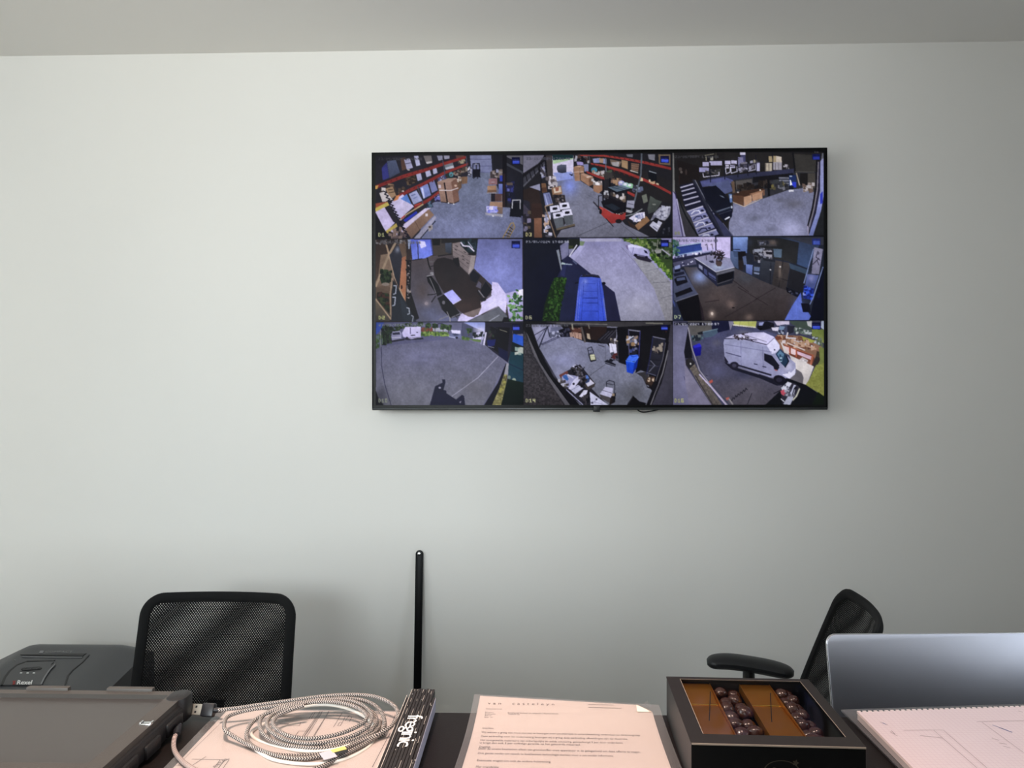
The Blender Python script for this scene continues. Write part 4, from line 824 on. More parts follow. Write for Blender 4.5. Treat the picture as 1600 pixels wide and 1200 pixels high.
def feed_showroom():
    f = Feed(2, 1, 1045, 366, 6.4); P, R, L, E = f.P, f.R, f.L, f.E
    R(25, 25, 1600, 875, (40, 44, 58))
    P([(150, 330), (640, 330), (940, 470), (1320, 620), (1200, 875), (150, 875), (280, 600)], (78, 74, 80), (60, 52, 52)); f.soft(200, 330, 420, 520, (150, 170, 230), .8); f.soft(300, 480, 700, 760, (104, 90, 88), .55); f.soft(640, 360, 900, 520, (74, 80, 92), .5); f.soft(560, 640, 680, 760, (130, 110, 104), .7); f.soft(380, 740, 480, 860, (180, 160, 150), .7); E(432, 794, 12, 16, (206, 190, 180)); f.soft(740, 780, 860, 880, (150, 130, 120), .6); f.soft(1000, 600, 1260, 800, (66, 58, 60), .5)
    for (a, b) in (((360, 680), (500, 660)), ((560, 830), (880, 650)), ((690, 530), (990, 710)), ((860, 655), (1060, 540)), ((640, 460), (800, 580))): L([a, b], 6, (46, 38, 42))
    R(630, 730, 655, 742, (26, 22, 26))
    # windows
    P([(30, 30), (620, 30), (620, 250), (440, 180), (30, 250)], (190, 182, 226)); P([(35, 110), (100, 110), (330, 85), (330, 160), (80, 215)], (58, 78, 150)); L([(95, 120), (330, 84)], 12, (176, 190, 214)); L([(100, 135), (320, 100)], 5, (40, 54, 110)); L([(75, 215), (330, 165)], 14, (150, 170, 210)); f.clutter([(35, 60), (95, 70), (95, 210), (35, 210)], 30, [(62, 100, 90), (40, 66, 66), (96, 130, 120)], 9, 18, 70); R(320, 36, 465, 130, (196, 186, 224)); L([(365, 110), (380, 100), (388, 160)], 8, (90, 86, 110)); L([(418, 105), (432, 98), (440, 150)], 8, (110, 104, 120)); R(470, 30, 620, 230, (200, 190, 232)); L([(468, 30), (470, 160)], 13, (40, 38, 60)); L([(622, 30), (620, 170)], 11, (40, 38, 50)); P([(40, 245), (430, 165), (430, 190), (40, 275)], (44, 44, 70)); P([(60, 225), (420, 165), (420, 178), (60, 240)], (150, 154, 190)); f.clutter([(50, 225), (330, 178), (330, 190), (60, 240)], 16, [(220, 220, 240), (70, 72, 110)], 6, 12, 71); P([(40, 285), (260, 235), (280, 300), (60, 340)], (84, 84, 110)); f.clutter([(100, 290), (250, 260), (260, 290), (110, 320)], 14, [(210, 210, 236), (60, 60, 90)], 5, 10, 72); P([(640, 30), (790, 30), (780, 190), (640, 170)], (136, 158, 214), (96, 116, 170)); L([(632, 152), (710, 154)], 7, (30, 30, 40)); P([(612, 170), (690, 170), (695, 350), (612, 300)], (96, 112, 150), (70, 82, 110)); P([(640, 165), (720, 175), (715, 230), (650, 230)], (70, 84, 116))
    # island
    P([(258, 235), (420, 200), (610, 240), (655, 330), (470, 378)], (150, 146, 176), (132, 138, 168)); f.soft(420, 290, 560, 360, (176, 190, 214), .7); L([(258, 238), (470, 378), (655, 332)], 7, (190, 190, 206)); P([(260, 245), (470, 382), (485, 525), (290, 350)], (40, 42, 62)); P([(300, 300), (335, 322), (335, 360), (300, 335)], (130, 134, 160)); P([(350, 340), (380, 358), (385, 420), (352, 390)], (70, 76, 116)); P([(395, 378), (465, 425), (470, 470), (400, 425)], (84, 90, 130)); L([(395, 410), (465, 455)], 6, (20, 20, 34)); P([(472, 382), (655, 335), (652, 440), (632, 490), (485, 525)], (34, 36, 46)); P([(490, 410), (645, 368), (640, 440), (490, 490)], (18, 18, 24)); P([(475, 385), (655, 340), (655, 365), (478, 412)], (96, 96, 108)); L([(485, 498), (640, 448)], 7, (88, 86, 96)); L([(635, 440), (632, 490)], 8, (40, 40, 52)); L([(372, 200), (375, 260)], 6, (60, 58, 76)); P([(398, 268), (440, 262), (455, 285), (420, 288)], (50, 50, 70)); f.clutter([(410, 170), (470, 160), (470, 205), (415, 210)], 12, [(70, 68, 86), (40, 38, 50), (150, 146, 170)], 5, 11, 73)
    E(500, 290, 32, 30, (64, 56, 62)); P([(470, 275), (530, 275), (522, 320), (482, 320)], (84, 70, 70)); r = random.Random(3)
    for k in range(60):
        a = r.uniform(0, 2 * PI); d = r.uniform(0, 60); x, y = 500 + d * math.cos(a), 218 + d * .85 * math.sin(a); E(x, y, r.uniform(6, 15), r.uniform(4, 8), r.choice([(36, 30, 44), (50, 40, 48), (28, 34, 36), (66, 48, 48)]), rot=a)
    for a in np.linspace(-2.8, -.3, 9): L([(500, 220), (500 + 66 * math.cos(a), 222 + 66 * math.sin(a))], 6, (46, 38, 46))
    # left counter
    P([(40, 330), (150, 360), (240, 520), (290, 595), (80, 670), (50, 660)], (86, 92, 122), (74, 78, 100)); P([(55, 325), (110, 305), (115, 340), (60, 352)], (150, 160, 206)); P([(55, 355), (115, 348), (112, 372), (60, 384)], (22, 24, 40)); P([(45, 395), (150, 372), (158, 398), (55, 425)], (34, 36, 54)); P([(52, 452), (80, 428), (165, 418), (190, 480), (80, 520)], (24, 24, 34)); P([(75, 440), (160, 428), (165, 455), (80, 470)], (84, 92, 124)); P([(60, 590), (215, 530), (240, 570), (75, 632)], (20, 20, 28)); P([(75, 672), (290, 600), (330, 760), (330, 875), (150, 875)], (18, 17, 22)); L([(70, 672), (290, 598)], 9, (110, 112, 130)); P([(30, 660), (70, 680), (150, 870), (28, 870)], (50, 56, 80)); L([(28, 300), (40, 660), (60, 720)], 14, (70, 80, 130)); P([(300, 640), (340, 760), (360, 875), (330, 875)], (44, 36, 42))
    # back wall
    P([(790, 30), (1110, 40), (1300, 85), (1270, 300), (1180, 270), (850, 210), (800, 180)], (40, 41, 44), (48, 48, 50)); P([(880, 60), (1060, 58), (1080, 120), (900, 120)], (64, 64, 70)); f.soft(980, 50, 1100, 120, (120, 104, 96), .7); f.clutter([(880, 70), (1000, 64), (1000, 100), (890, 110)], 22, [(110, 112, 130), (60, 62, 76), (44, 44, 52)], 5, 10, 74); f.soft(760, 30, 860, 140, (60, 66, 86), .5)
    P([(840, 145), (1040, 145), (1040, 290), (850, 270)], (58, 58, 66)); f.clutter([(845, 150), (1035, 155), (1030, 280), (850, 270)], 60, [(110, 112, 128), (40, 40, 48), (150, 150, 166), (70, 64, 64), (34, 30, 34)], 7, 18, 75); P([(850, 150), (935, 148), (930, 175), (860, 180)], (150, 154, 172)); P([(940, 165), (1030, 165), (1030, 235), (950, 215)], (150, 148, 160)); P([(965, 175), (1035, 180), (1030, 205), (975, 200)], (34, 32, 40)); P([(1045, 145), (1130, 150), (1125, 235), (1050, 230)], (88, 104, 124)); P([(1110, 35), (1520, 80), (1500, 120), (1380, 340), (1280, 300), (1300, 85)], (58, 68, 92), (66, 84, 120)); P([(1150, 30), (1600, 30), (1600, 110), (1440, 110)], (62, 64, 76))
    P([(688, 175), (765, 170), (775, 300), (700, 330)], (28, 26, 32)); P([(695, 260), (745, 260), (740, 365), (705, 355)], (46, 40, 42)); P([(735, 225), (770, 215), (800, 290), (750, 310)], (92, 104, 140)); P([(770, 210), (830, 205), (835, 290), (780, 300)], (40, 44, 56)); P([(768, 300), (838, 308), (830, 410), (772, 385)], (118, 134, 190), (80, 92, 140)); P([(838, 312), (918, 320), (905, 435), (838, 412)], (46, 50, 62)); P([(850, 325), (910, 330), (905, 372), (850, 366)], (98, 110, 140)); P([(850, 378), (905, 388), (900, 405), (850, 395)], (130, 140, 170))
    P([(920, 235), (1060, 260), (1045, 510), (910, 450)], (58, 62, 72), (44, 46, 56)); P([(940, 235), (1060, 258), (1060, 280), (945, 262)], (40, 42, 50)); L([(1020, 290), (1010, 500)], 7, (34, 34, 42)); E(1015, 356, 9, 7, (190, 190, 200)); P([(1065, 260), (1215, 290), (1170, 560), (1030, 505)], (74, 68, 68), (52, 48, 50)); L([(1140, 275), (1098, 530)], 7, (34, 32, 36)); L([(1075, 430), (1200, 470)], 6, (36, 34, 38)); f.soft(1085, 280, 1135, 480, (150, 134, 124), .6); E(1112, 326, 9, 9, (200, 196, 196)); P([(1215, 330), (1390, 400), (1330, 590), (1180, 530)], (40, 40, 46), (32, 32, 38)); P([(1200, 290), (1400, 360), (1385, 405), (1215, 345)], (62, 76, 96)); P([(1170, 530), (1330, 590), (1300, 640), (1180, 580)], (18, 18, 26)); E(1210, 572, 14, 9, (110, 112, 130)); f.clutter([(1180, 545), (1310, 590), (1300, 620), (1190, 580)], 9, [(70, 74, 96), (30, 30, 40)], 6, 12, 76)
    # right: poster, glass door, light
    P([(1452, 130), (1540, 150), (1500, 400), (1425, 395)], (150, 148, 176), (126, 124, 150)); L([(1490, 170), (1470, 230), (1510, 260)], 7, (56, 52, 70)); L([(1500, 240), (1440, 300)], 8, (56, 54, 72)); L([(1480, 260), (1500, 310)], 7, (66, 62, 80)); E(1490, 190, 14, 16, (90, 88, 110)); P([(1380, 400), (1500, 410), (1450, 560), (1360, 520)], (90, 100, 150), (70, 80, 130)); f.soft(1380, 380, 1470, 500, (150, 150, 196), .6); P([(1350, 510), (1450, 550), (1440, 660), (1340, 640)], (40, 60, 150)); f.clutter([(1350, 520), (1445, 555), (1430, 650), (1345, 640)], 22, [(66, 96, 214), (26, 34, 84), (150, 160, 226), (30, 40, 110)], 8, 16, 77); L([(1445, 150), (1350, 490)], 10, (124, 138, 180)); L([(1540, 330), (1440, 640), (1410, 700)], 9, (130, 144, 190)); P([(1540, 340), (1600, 300), (1600, 875), (1400, 875), (1440, 690)], (16, 18, 36)); P([(1320, 580), (1330, 690), (1420, 820), (1390, 870), (1150, 870), (1230, 720)], (90, 110, 196), (104, 122, 206)); f.soft(1200, 600, 1400, 880, (120, 140, 230), .5); P([(1320, 690), (1400, 695), (1420, 780), (1340, 780)], (20, 20, 36)); P([(1495, 580), (1520, 590), (1500, 640), (1480, 630)], (24, 28, 54))
    R(1432, 44, 1515, 108, (44, 54, 120)); R(1442, 66, 1508, 104, (80, 100, 190)); f.glyphs('23/05/2024 17:02:56', 70, 54, 6, 4.6, (110, 108, 130)); f.glyphs('D7', 55, 808, 9, 7.5, (196, 210, 170))
    f.finish()


def feed_yard():
    f = Feed(0, 2, 575, 498, 6.4); P, R, L, E = f.P, f.R, f.L, f.E
    R(75, 36, 1560, 865, (112, 112, 140))
    P([(80, 290), (240, 230), (540, 190), (820, 178), (1010, 215), (1180, 280), (1380, 430), (1250, 700), (1150, 865), (80, 865)], (102, 102, 130), (114, 114, 128), .05); f.soft(300, 250, 800, 520, (122, 122, 158), .5); f.soft(650, 200, 1150, 320, (88, 88, 112), .5); f.soft(150, 560, 700, 860, (128, 128, 142), .4); f.soft(900, 560, 1300, 860, (96, 94, 102), .45)
    for (x, y, w) in ((620, 390, 160), (880, 350, 120), (440, 440, 160), (700, 280, 180), (980, 330, 120)): f.soft(x - w, y - 22, x + w, y + 22, (90, 90, 114), .35)
    # sky, halls
    P([(80, 36), (960, 36), (960, 190), (80, 280)], (92, 92, 124)); P([(640, 40), (950, 40), (940, 190), (830, 175), (640, 120)], (104, 104, 134)); P([(940, 40), (1055, 85), (1050, 200), (930, 190)], (78, 80, 108)); P([(960, 38), (1175, 38), (1165, 130), (1055, 85)], (150, 160, 220), (190, 192, 236)); f.soft(1060, 80, 1180, 150, (226, 222, 250), .7); P([(1050, 150), (1170, 120), (1150, 210), (1050, 200)], (198, 194, 228)); P([(80, 40), (160, 40), (140, 110), (80, 160)], (60, 84, 170)); L([(942, 45), (940, 180)], 4, (60, 62, 90)); R(700, 44, 750, 54, (50, 50, 80))
    f.clutter([(140, 80), (250, 70), (240, 230), (150, 260)], 90, [(26, 38, 26), (40, 56, 36), (54, 72, 50), (20, 26, 24)], 8, 18, 80); f.clutter([(80, 170), (135, 160), (135, 280), (80, 290)], 30, [(60, 82, 44), (80, 104, 60), (96, 110, 110)], 8, 18, 81); f.clutter([(250, 60), (480, 48), (480, 90), (260, 130)], 40, [(40, 56, 34), (30, 40, 28), (70, 84, 56)], 7, 15, 82)
    f.clutter([(520, 95), (650, 90), (650, 130), (540, 130)], 40, [(150, 66, 46), (120, 60, 44), (90, 90, 50)], 6, 13, 83); f.clutter([(520, 135), (800, 140), (810, 170), (530, 168)], 120, [(110, 140, 56), (84, 116, 44), (140, 166, 80), (60, 88, 38)], 6, 13, 84); P([(645, 85), (700, 90), (800, 105), (800, 130), (650, 125)], (170, 170, 190))
    for (x, y) in ((520, 60), (605, 70), (672, 78), (752, 85), (806, 92), (1010, 120)): L([(x, y), (x, y + 50)], 6, (70, 56, 44)); f.clutter([(x - 22, y - 22), (x + 22, y - 22), (x + 22, y + 16), (x - 22, y + 16)], 26, [(40, 60, 36), (64, 88, 50), (30, 42, 30)], 6, 12, 85 + x)
    f.clutter([(940, 180), (1010, 195), (1010, 214), (945, 200)], 22, [(70, 96, 50), (96, 120, 66)], 6, 12, 86); f.clutter([(1050, 140), (1170, 130), (1150, 180), (1060, 180)], 14, [(50, 60, 60), (30, 36, 40)], 7, 14, 87); P([(1010, 200), (1130, 210), (1130, 235), (1060, 225)], (96, 120, 70))
    # cars
    P([(225, 200), (360, 205), (370, 215), (240, 235)], (36, 34, 50)); P([(232, 180), (245, 130), (320, 122), (338, 150), (336, 200), (240, 218)], (166, 164, 200), (136, 134, 166)); P([(248, 140), (316, 134), (322, 158), (246, 162)], (46, 46, 70)); L([(245, 190), (325, 186)], 6, (206, 204, 226)); P([(340, 200), (550, 190), (556, 206), (400, 215)], (34, 34, 50)); P([(342, 140), (372, 84), (528, 80), (530, 185), (430, 205), (350, 180)], (214, 206, 246), (190, 184, 226)); L([(424, 90), (424, 150)], 6, (90, 84, 120)); L([(430, 168), (470, 165)], 9, (50, 46, 60)); L([(400, 195), (520, 186)], 8, (130, 124, 150)); E(390, 195, 14, 14, (34, 32, 46)); R(484, 132, 500, 142, (60, 56, 76)); P([(806, 175), (830, 150), (880, 145), (930, 160), (940, 190), (880, 200), (820, 185)], (110, 114, 150)); P([(838, 158), (880, 150), (915, 162), (870, 172)], (54, 58, 86)); E(888, 190, 12, 11, (30, 30, 44)); P([(830, 112), (925, 118), (925, 152), (840, 142)], (206, 202, 232)); L([(810, 180), (870, 190)], 6, (180, 184, 214))
    # building right
    P([(1172, 38), (1440, 38), (1450, 240), (1400, 440), (1250, 330), (1170, 260)], (38, 36, 52)); P([(1220, 80), (1420, 90), (1390, 400), (1240, 300)], (18, 16, 24)); L([(1250, 80), (1300, 100)], 6, (50, 46, 66)); L([(1320, 110), (1390, 132)], 6, (150, 148, 130)); f.clutter([(1215, 120), (1280, 110), (1250, 200), (1205, 190)], 12, [(46, 60, 46), (60, 52, 56), (30, 28, 36)], 6, 14, 88); P([(1190, 215), (1280, 205), (1265, 270), (1200, 280)], (28, 34, 96)); L([(1200, 275), (1260, 290)], 7, (130, 130, 150)); L([(1180, 140), (1160, 260)], 15, (206, 202, 230)); L([(1150, 150), (1130, 250)], 10, (150, 148, 180)); P([(1300, 280), (1400, 330), (1400, 430), (1310, 370)], (24, 26, 60)); P([(1440, 38), (1560, 38), (1560, 150), (1450, 160)], (34, 34, 48)); P([(1455, 150), (1560, 180), (1560, 280), (1440, 260)], (44, 88, 206), (60, 100, 190)); P([(1440, 230), (1560, 280), (1560, 350), (1430, 330)], (20, 32, 36)); P([(1425, 330), (1560, 340), (1560, 640), (1400, 600), (1405, 440)], (28, 62, 74), (36, 66, 84)); L([(1410, 450), (1560, 520)], 10, (24, 44, 66)); f.clutter([(1480, 305), (1545, 300), (1545, 380), (1490, 370)], 8, [(190, 196, 190), (150, 170, 166)], 12, 24, 89); E(1460, 615, 20, 22, (150, 160, 150)); E(1412, 585, 16, 18, (110, 124, 120)); P([(1395, 600), (1560, 640), (1560, 865), (1330, 865)], (18, 34, 26), (14, 24, 20))
    P([(1380, 440), (1390, 500), (1250, 865), (1160, 865), (1300, 640)], (20, 20, 34)); P([(1385, 445), (1408, 445), (1400, 560), (1360, 560)], (150, 148, 160)); P([(1360, 556), (1395, 560), (1385, 640), (1330, 865), (1240, 865), (1320, 680)], (128, 124, 84), (150, 142, 84), .2); f.clutter([(1365, 570), (1392, 570), (1340, 760), (1300, 760)], 40, [(166, 160, 60), (120, 116, 56), (96, 90, 60)], 7, 14, 90)
    L([(1300, 378), (1100, 590), (840, 775)], 7, (166, 164, 186)); f.soft(840, 560, 1200, 780, (120, 118, 130), .3)
    # shadow of the camera mast
    P([(618, 865), (672, 675), (745, 640), (742, 606), (772, 606), (775, 640), (755, 712), (782, 718), (784, 745), (880, 808), (940, 760), (962, 772), (972, 865)], (30, 30, 54)); E(718, 690, 12, 10, (150, 148, 170)); P([(910, 835), (935, 820), (925, 845)], (150, 148, 166))
    L([(130, 110), (138, 480), (170, 660), (232, 865)], 6, (44, 44, 70)); L([(125, 110), (130, 280)], 6, (150, 154, 150)); P([(75, 36), (82, 36), (80, 720), (110, 800), (160, 865), (75, 865)], (16, 16, 20)); f.soft(60, 620, 220, 920, (60, 60, 74), .6)
    f.logo(1442, 54, 1520, 118, 1.1); f.glyphs('23/05/2024 17:02:56', 108, 52, 6.6, 4.8, (130, 134, 150)); f.glyphs('D10', 106, 800, 8, 7.5, (150, 156, 140))
    f.finish(.04)


def feed_workshop():
    f = Feed(1, 2, 812, 498, 6.584); P, R, L, E = f.P, f.R, f.L, f.E
    R(30, 28, 1580, 890, (24, 23, 27))
    P([(120, 80), (420, 70), (520, 180), (680, 240), (900, 260), (1020, 450), (1330, 560), (1330, 700), (1360, 740), (1300, 890), (620, 890), (400, 640), (200, 300)], (132, 134, 162), (110, 112, 126), .05); f.soft(200, 300, 700, 560, (146, 148, 186), .7); f.soft(140, 90, 420, 260, (170, 170, 220), .6); f.soft(1000, 620, 1340, 890, (80, 80, 84), .5); f.soft(560, 300, 760, 420, (100, 102, 122), .4); f.soft(300, 470, 480, 640, (160, 162, 196), .6); f.soft(740, 480, 1040, 640, (124, 126, 150), .5)
    L([(720, 585), (880, 470)], 4, (66, 66, 76)); L([(880, 270), (880, 450)], 3, (90, 90, 106)); L([(810, 270), (870, 290)], 7, (60, 60, 72))
    P([(120, 60), (420, 60), (400, 180), (220, 240), (170, 210)], (146, 146, 176)); f.soft(120, 60, 260, 160, (176, 176, 204), .6); P([(320, 90), (430, 80), (420, 190), (310, 180)], (110, 112, 140)); f.clutter([(300, 150), (400, 130), (410, 180), (320, 200)], 20, [(170, 172, 200), (90, 92, 114)], 8, 18, 100); P([(400, 120), (520, 80), (520, 190), (420, 190)], (24, 24, 38)); E(428, 152, 16, 9, (196, 196, 214)); f.clutter([(420, 110), (520, 100), (520, 170), (430, 180)], 14, [(60, 60, 80), (20, 20, 30)], 8, 16, 101)
    L([(200, 295), (285, 80)], 12, (34, 36, 54)); L([(215, 265), (400, 180)], 6, (40, 40, 60)); L([(150, 170), (300, 80)], 7, (40, 40, 56)); L([(230, 270), (410, 192)], 6, (60, 60, 84)); L([(180, 230), (260, 110)], 5, (60, 60, 84)); L([(285, 80), (305, 180)], 8, (30, 30, 44))
    P([(260, 32), (1560, 32), (1560, 60), (900, 90), (420, 62)], (64, 62, 66)); L([(380, 45), (900, 60)], 10, (110, 108, 110)); L([(1300, 45), (1470, 50)], 12, (130, 128, 120)); P([(500, 80), (900, 85), (880, 200), (820, 230), (560, 180)], (44, 32, 30)); f.clutter([(520, 110), (640, 100), (640, 140), (530, 140)], 16, [(96, 60, 50), (60, 36, 32), (130, 100, 90)], 8, 20, 102); P([(512, 142), (540, 140), (560, 185), (520, 190)], (166, 136, 124)); P([(545, 140), (635, 150), (640, 218), (560, 195)], (176, 140, 124)); L([(565, 145), (575, 200)], 5, (110, 80, 70)); L([(600, 148), (606, 210)], 5, (120, 90, 80)); L([(540, 60), (545, 110)], 14, (150, 144, 130)); L([(635, 90), (672, 240)], 19, (90, 84, 84)); L([(655, 90), (688, 235)], 11, (28, 26, 30)); P([(690, 150), (718, 155), (730, 215), (695, 205)], (176, 160, 140)); L([(708, 65), (716, 100)], 12, (120, 114, 108))
    P([(800, 215), (900, 130), (990, 110), (980, 200), (890, 260), (830, 240)], (40, 38, 46))
    for k in range(6): L([(800 + k * 22, 225 - k * 4), (900 + k * 18, 135 - k * 3)], 7, (70, 68, 80) if k % 2 else (24, 22, 28))
    L([(900, 85), (1000, 90), (996, 210)], 12, (120, 120, 140)); P([(995, 90), (1110, 110), (1120, 380), (1020, 450), (1010, 240)], (18, 17, 22)); P([(945, 200), (1000, 210), (1010, 390), (940, 380), (920, 270)], (60, 56, 62)); P([(920, 255), (990, 250), (1000, 360), (930, 350)], (206, 204, 226)); L([(940, 260), (970, 360)], 5, (150, 148, 170)); f.clutter([(930, 210), (1000, 215), (1000, 260), (940, 250)], 12, [(150, 140, 130), (70, 64, 66), (180, 176, 190)], 7, 15, 103); f.clutter([(940, 350), (1010, 360), (1010, 430), (950, 410)], 16, [(90, 40, 40), (40, 38, 44), (70, 70, 84)], 8, 16, 104); L([(1005, 240), (1018, 445)], 8, (54, 54, 66))
    P([(870, 440), (900, 420), (990, 470), (985, 495), (880, 462)], (30, 30, 40)); L([(875, 448), (985, 485)], 6, (120, 122, 140)); P([(930, 410), (970, 425), (950, 445), (915, 430)], (26, 26, 36))
    P([(1110, 110), (1245, 130), (1260, 520), (1190, 560), (1215, 380), (1110, 370)], (22, 20, 28)); L([(1120, 115), (1240, 130)], 13, (126, 126, 146)); L([(1120, 120), (1125, 370)], 9, (80, 80, 110)); L([(1238, 130), (1225, 400)], 10, (60, 60, 110)); f.clutter([(1100, 190), (1220, 190), (1210, 260), (1110, 280)], 34, [(170, 170, 190), (96, 98, 120), (50, 48, 60), (150, 120, 90)], 8, 20, 105); L([(1100, 220), (1170, 180)], 10, (196, 198, 216)); L([(1130, 235), (1200, 180)], 9, (110, 112, 136)); E(1165, 262, 22, 22, (150, 116, 76)); L([(1130, 330), (1200, 310)], 9, (150, 150, 170)); f.clutter([(1120, 300), (1215, 300), (1215, 360), (1130, 360)], 14, [(60, 70, 120), (36, 36, 50), (110, 110, 130)], 8, 18, 106)
    P([(1095, 425), (1130, 375), (1215, 370), (1220, 400), (1190, 440), (1150, 440)], (70, 112, 226)); P([(1090, 430), (1180, 448), (1162, 568), (1102, 548)], (36, 84, 210), (28, 66, 186)); P([(1180, 448), (1222, 392), (1205, 500), (1162, 568)], (20, 48, 150)); L([(1092, 432), (1182, 450), (1222, 392)], 7, (96, 140, 240)); L([(1140, 380), (1170, 392), (1210, 380)], 6, (24, 54, 160)); L([(1120, 460), (1125, 545)], 4, (24, 60, 170))
    P([(1200, 560), (1330, 540), (1310, 700), (1260, 600)], (56, 54, 58)); P([(1360, 180), (1500, 210), (1480, 420), (1400, 590), (1300, 560), (1350, 350)], (42, 42, 52)); L([(1370, 185), (1498, 212)], 11, (120, 120, 140)); L([(1370, 190), (1340, 400), (1305, 570)], 11, (44, 46, 82)); L([(1494, 215), (1470, 400), (1400, 590)], 9, (36, 36, 56)); L([(1355, 350), (1480, 340)], 6, (34, 34, 46)); L([(1340, 420), (1450, 430)], 7, (30, 30, 40)); L([(1320, 480), (1430, 490)], 7, (70, 70, 90)); L([(1310, 555), (1400, 585)], 8, (90, 92, 116)); L([(1345, 430), (1390, 480), (1330, 545)], 8, (110, 112, 130)); f.clutter([(1370, 290), (1470, 260), (1450, 360), (1390, 350)], 24, [(110, 100, 96), (60, 56, 60), (150, 140, 130), (36, 34, 40)], 8, 18, 107)
    P([(1300, 620), (1330, 590), (1390, 600), (1385, 640), (1355, 690), (1295, 660)], (60, 46, 40)); f.clutter([(1315, 600), (1380, 600), (1375, 640), (1320, 645)], 12, [(170, 140, 110), (190, 170, 150), (90, 70, 60)], 7, 14, 108); L([(1310, 700), (1360, 722)], 11, (22, 20, 24)); P([(1290, 655), (1355, 685), (1350, 700), (1295, 672)], (40, 32, 30))
    # trolleys
    L([(712, 370), (698, 305), (738, 290), (760, 345)], 7, (34, 34, 46)); L([(703, 330), (750, 318)], 5, (40, 40, 54)); L([(712, 365), (760, 350)], 6, (40, 40, 54)); P([(715, 370), (768, 360), (790, 430), (732, 446)], (30, 30, 38)); P([(722, 372), (768, 364), (780, 420), (732, 428)], (200, 200, 170)); L([(724, 392), (775, 384)], 5, (150, 150, 130)); L([(708, 370), (730, 440)], 6, (30, 30, 40))
    L([(895, 700), (892, 650), (920, 634), (970, 648), (978, 690), (975, 770)], 8, (44, 44, 56)); L([(898, 668), (972, 680)], 6, (50, 50, 62)); P([(822, 775), (880, 700), (960, 715), (950, 800), (930, 816)], (190, 188, 216)); P([(822, 775), (935, 812), (930, 870), (830, 815)], (78, 74, 78)); L([(850, 735), (945, 765)], 4, (60, 58, 70)); P([(940, 800), (990, 760), (980, 860), (920, 890)], (24, 22, 26)); R(950, 770, 975, 795, (150, 130, 110)); P([(930, 820), (960, 800), (950, 870), (930, 890)], (40, 32, 30))
    # heap of machines
    P([(400, 640), (480, 540), (620, 470), (780, 670), (740, 720), (900, 880), (640, 890), (450, 740)], (40, 38, 46)); P([(405, 580), (490, 535), (500, 560), (420, 610)], (110, 60, 54)); P([(430, 600), (470, 570), (600, 590), (615, 620), (520, 720), (450, 680)], (150, 150, 186)); P([(500, 720), (560, 625), (610, 590), (625, 625), (540, 740)], (200, 198, 226)); E(555, 670, 12, 12, (40, 38, 50)); P([(520, 730), (600, 680), (655, 715), (570, 775)], (184, 184, 212)); L([(530, 735), (610, 690)], 4, (110, 110, 136)); P([(440, 585), (480, 575), (505, 620), (490, 640), (450, 610)], (60, 96, 160)); L([(495, 575), (550, 610)], 13, (190, 190, 214)); P([(520, 510), (575, 465), (640, 500), (650, 540), (590, 580)], (40, 38, 44)); P([(540, 490), (575, 468), (620, 500), (560, 520)], (170, 170, 196)); P([(560, 485), (590, 478), (605, 495), (570, 505)], (30, 28, 38)); f.clutter([(510, 500), (650, 510), (640, 560), (560, 580)], 20, [(20, 20, 26), (60, 56, 60), (90, 88, 100)], 8, 20, 109); L([(640, 540), (665, 500)], 8, (26, 26, 36))
    P([(640, 610), (690, 575), (775, 665), (770, 700), (700, 735), (640, 650)], (64, 58, 58)); P([(650, 620), (700, 600), (770, 665), (700, 700)], (196, 194, 216)); P([(648, 590), (690, 575), (722, 620), (715, 650), (680, 665), (655, 625)], (56, 70, 110)); P([(655, 590), (700, 582), (715, 610), (670, 620)], (90, 120, 190)); f.clutter([(610, 600), (660, 560), (680, 640), (640, 700)], 20, [(24, 22, 28), (96, 92, 104), (50, 46, 50)], 8, 18, 110)
    P([(600, 790), (650, 735), (710, 730), (720, 770), (640, 815)], (26, 24, 30)); P([(610, 800), (660, 735), (700, 735), (690, 770), (640, 810)], (206, 204, 226)); P([(720, 750), (910, 885), (730, 885), (725, 820)], (196, 196, 222)); E(790, 830, 10, 10, (40, 38, 50)); L([(740, 850), (860, 880)], 4, (120, 120, 146)); L([(760, 860), (830, 800)], 4, (140, 140, 170)); E(745, 865, 12, 9, (60, 58, 74)); L([(480, 730), (650, 885)], 10, (150, 150, 180)); L([(460, 720), (610, 885)], 10, (40, 42, 60)); f.clutter([(420, 610), (500, 680), (480, 720), (400, 650)], 20, [(120, 116, 116), (70, 66, 70), (170, 170, 190)], 8, 18, 111); f.clutter([(650, 800), (730, 790), (730, 880), (660, 880)], 16, [(20, 20, 26), (60, 56, 62)], 10, 22, 112)
    P([(1100, 890), (1165, 792), (1230, 850), (1300, 870), (1290, 890)], (18, 17, 20)); L([(1120, 880), (1165, 800)], 6, (50, 46, 50)); L([(1230, 855), (1290, 870)], 10, (16, 14, 18))
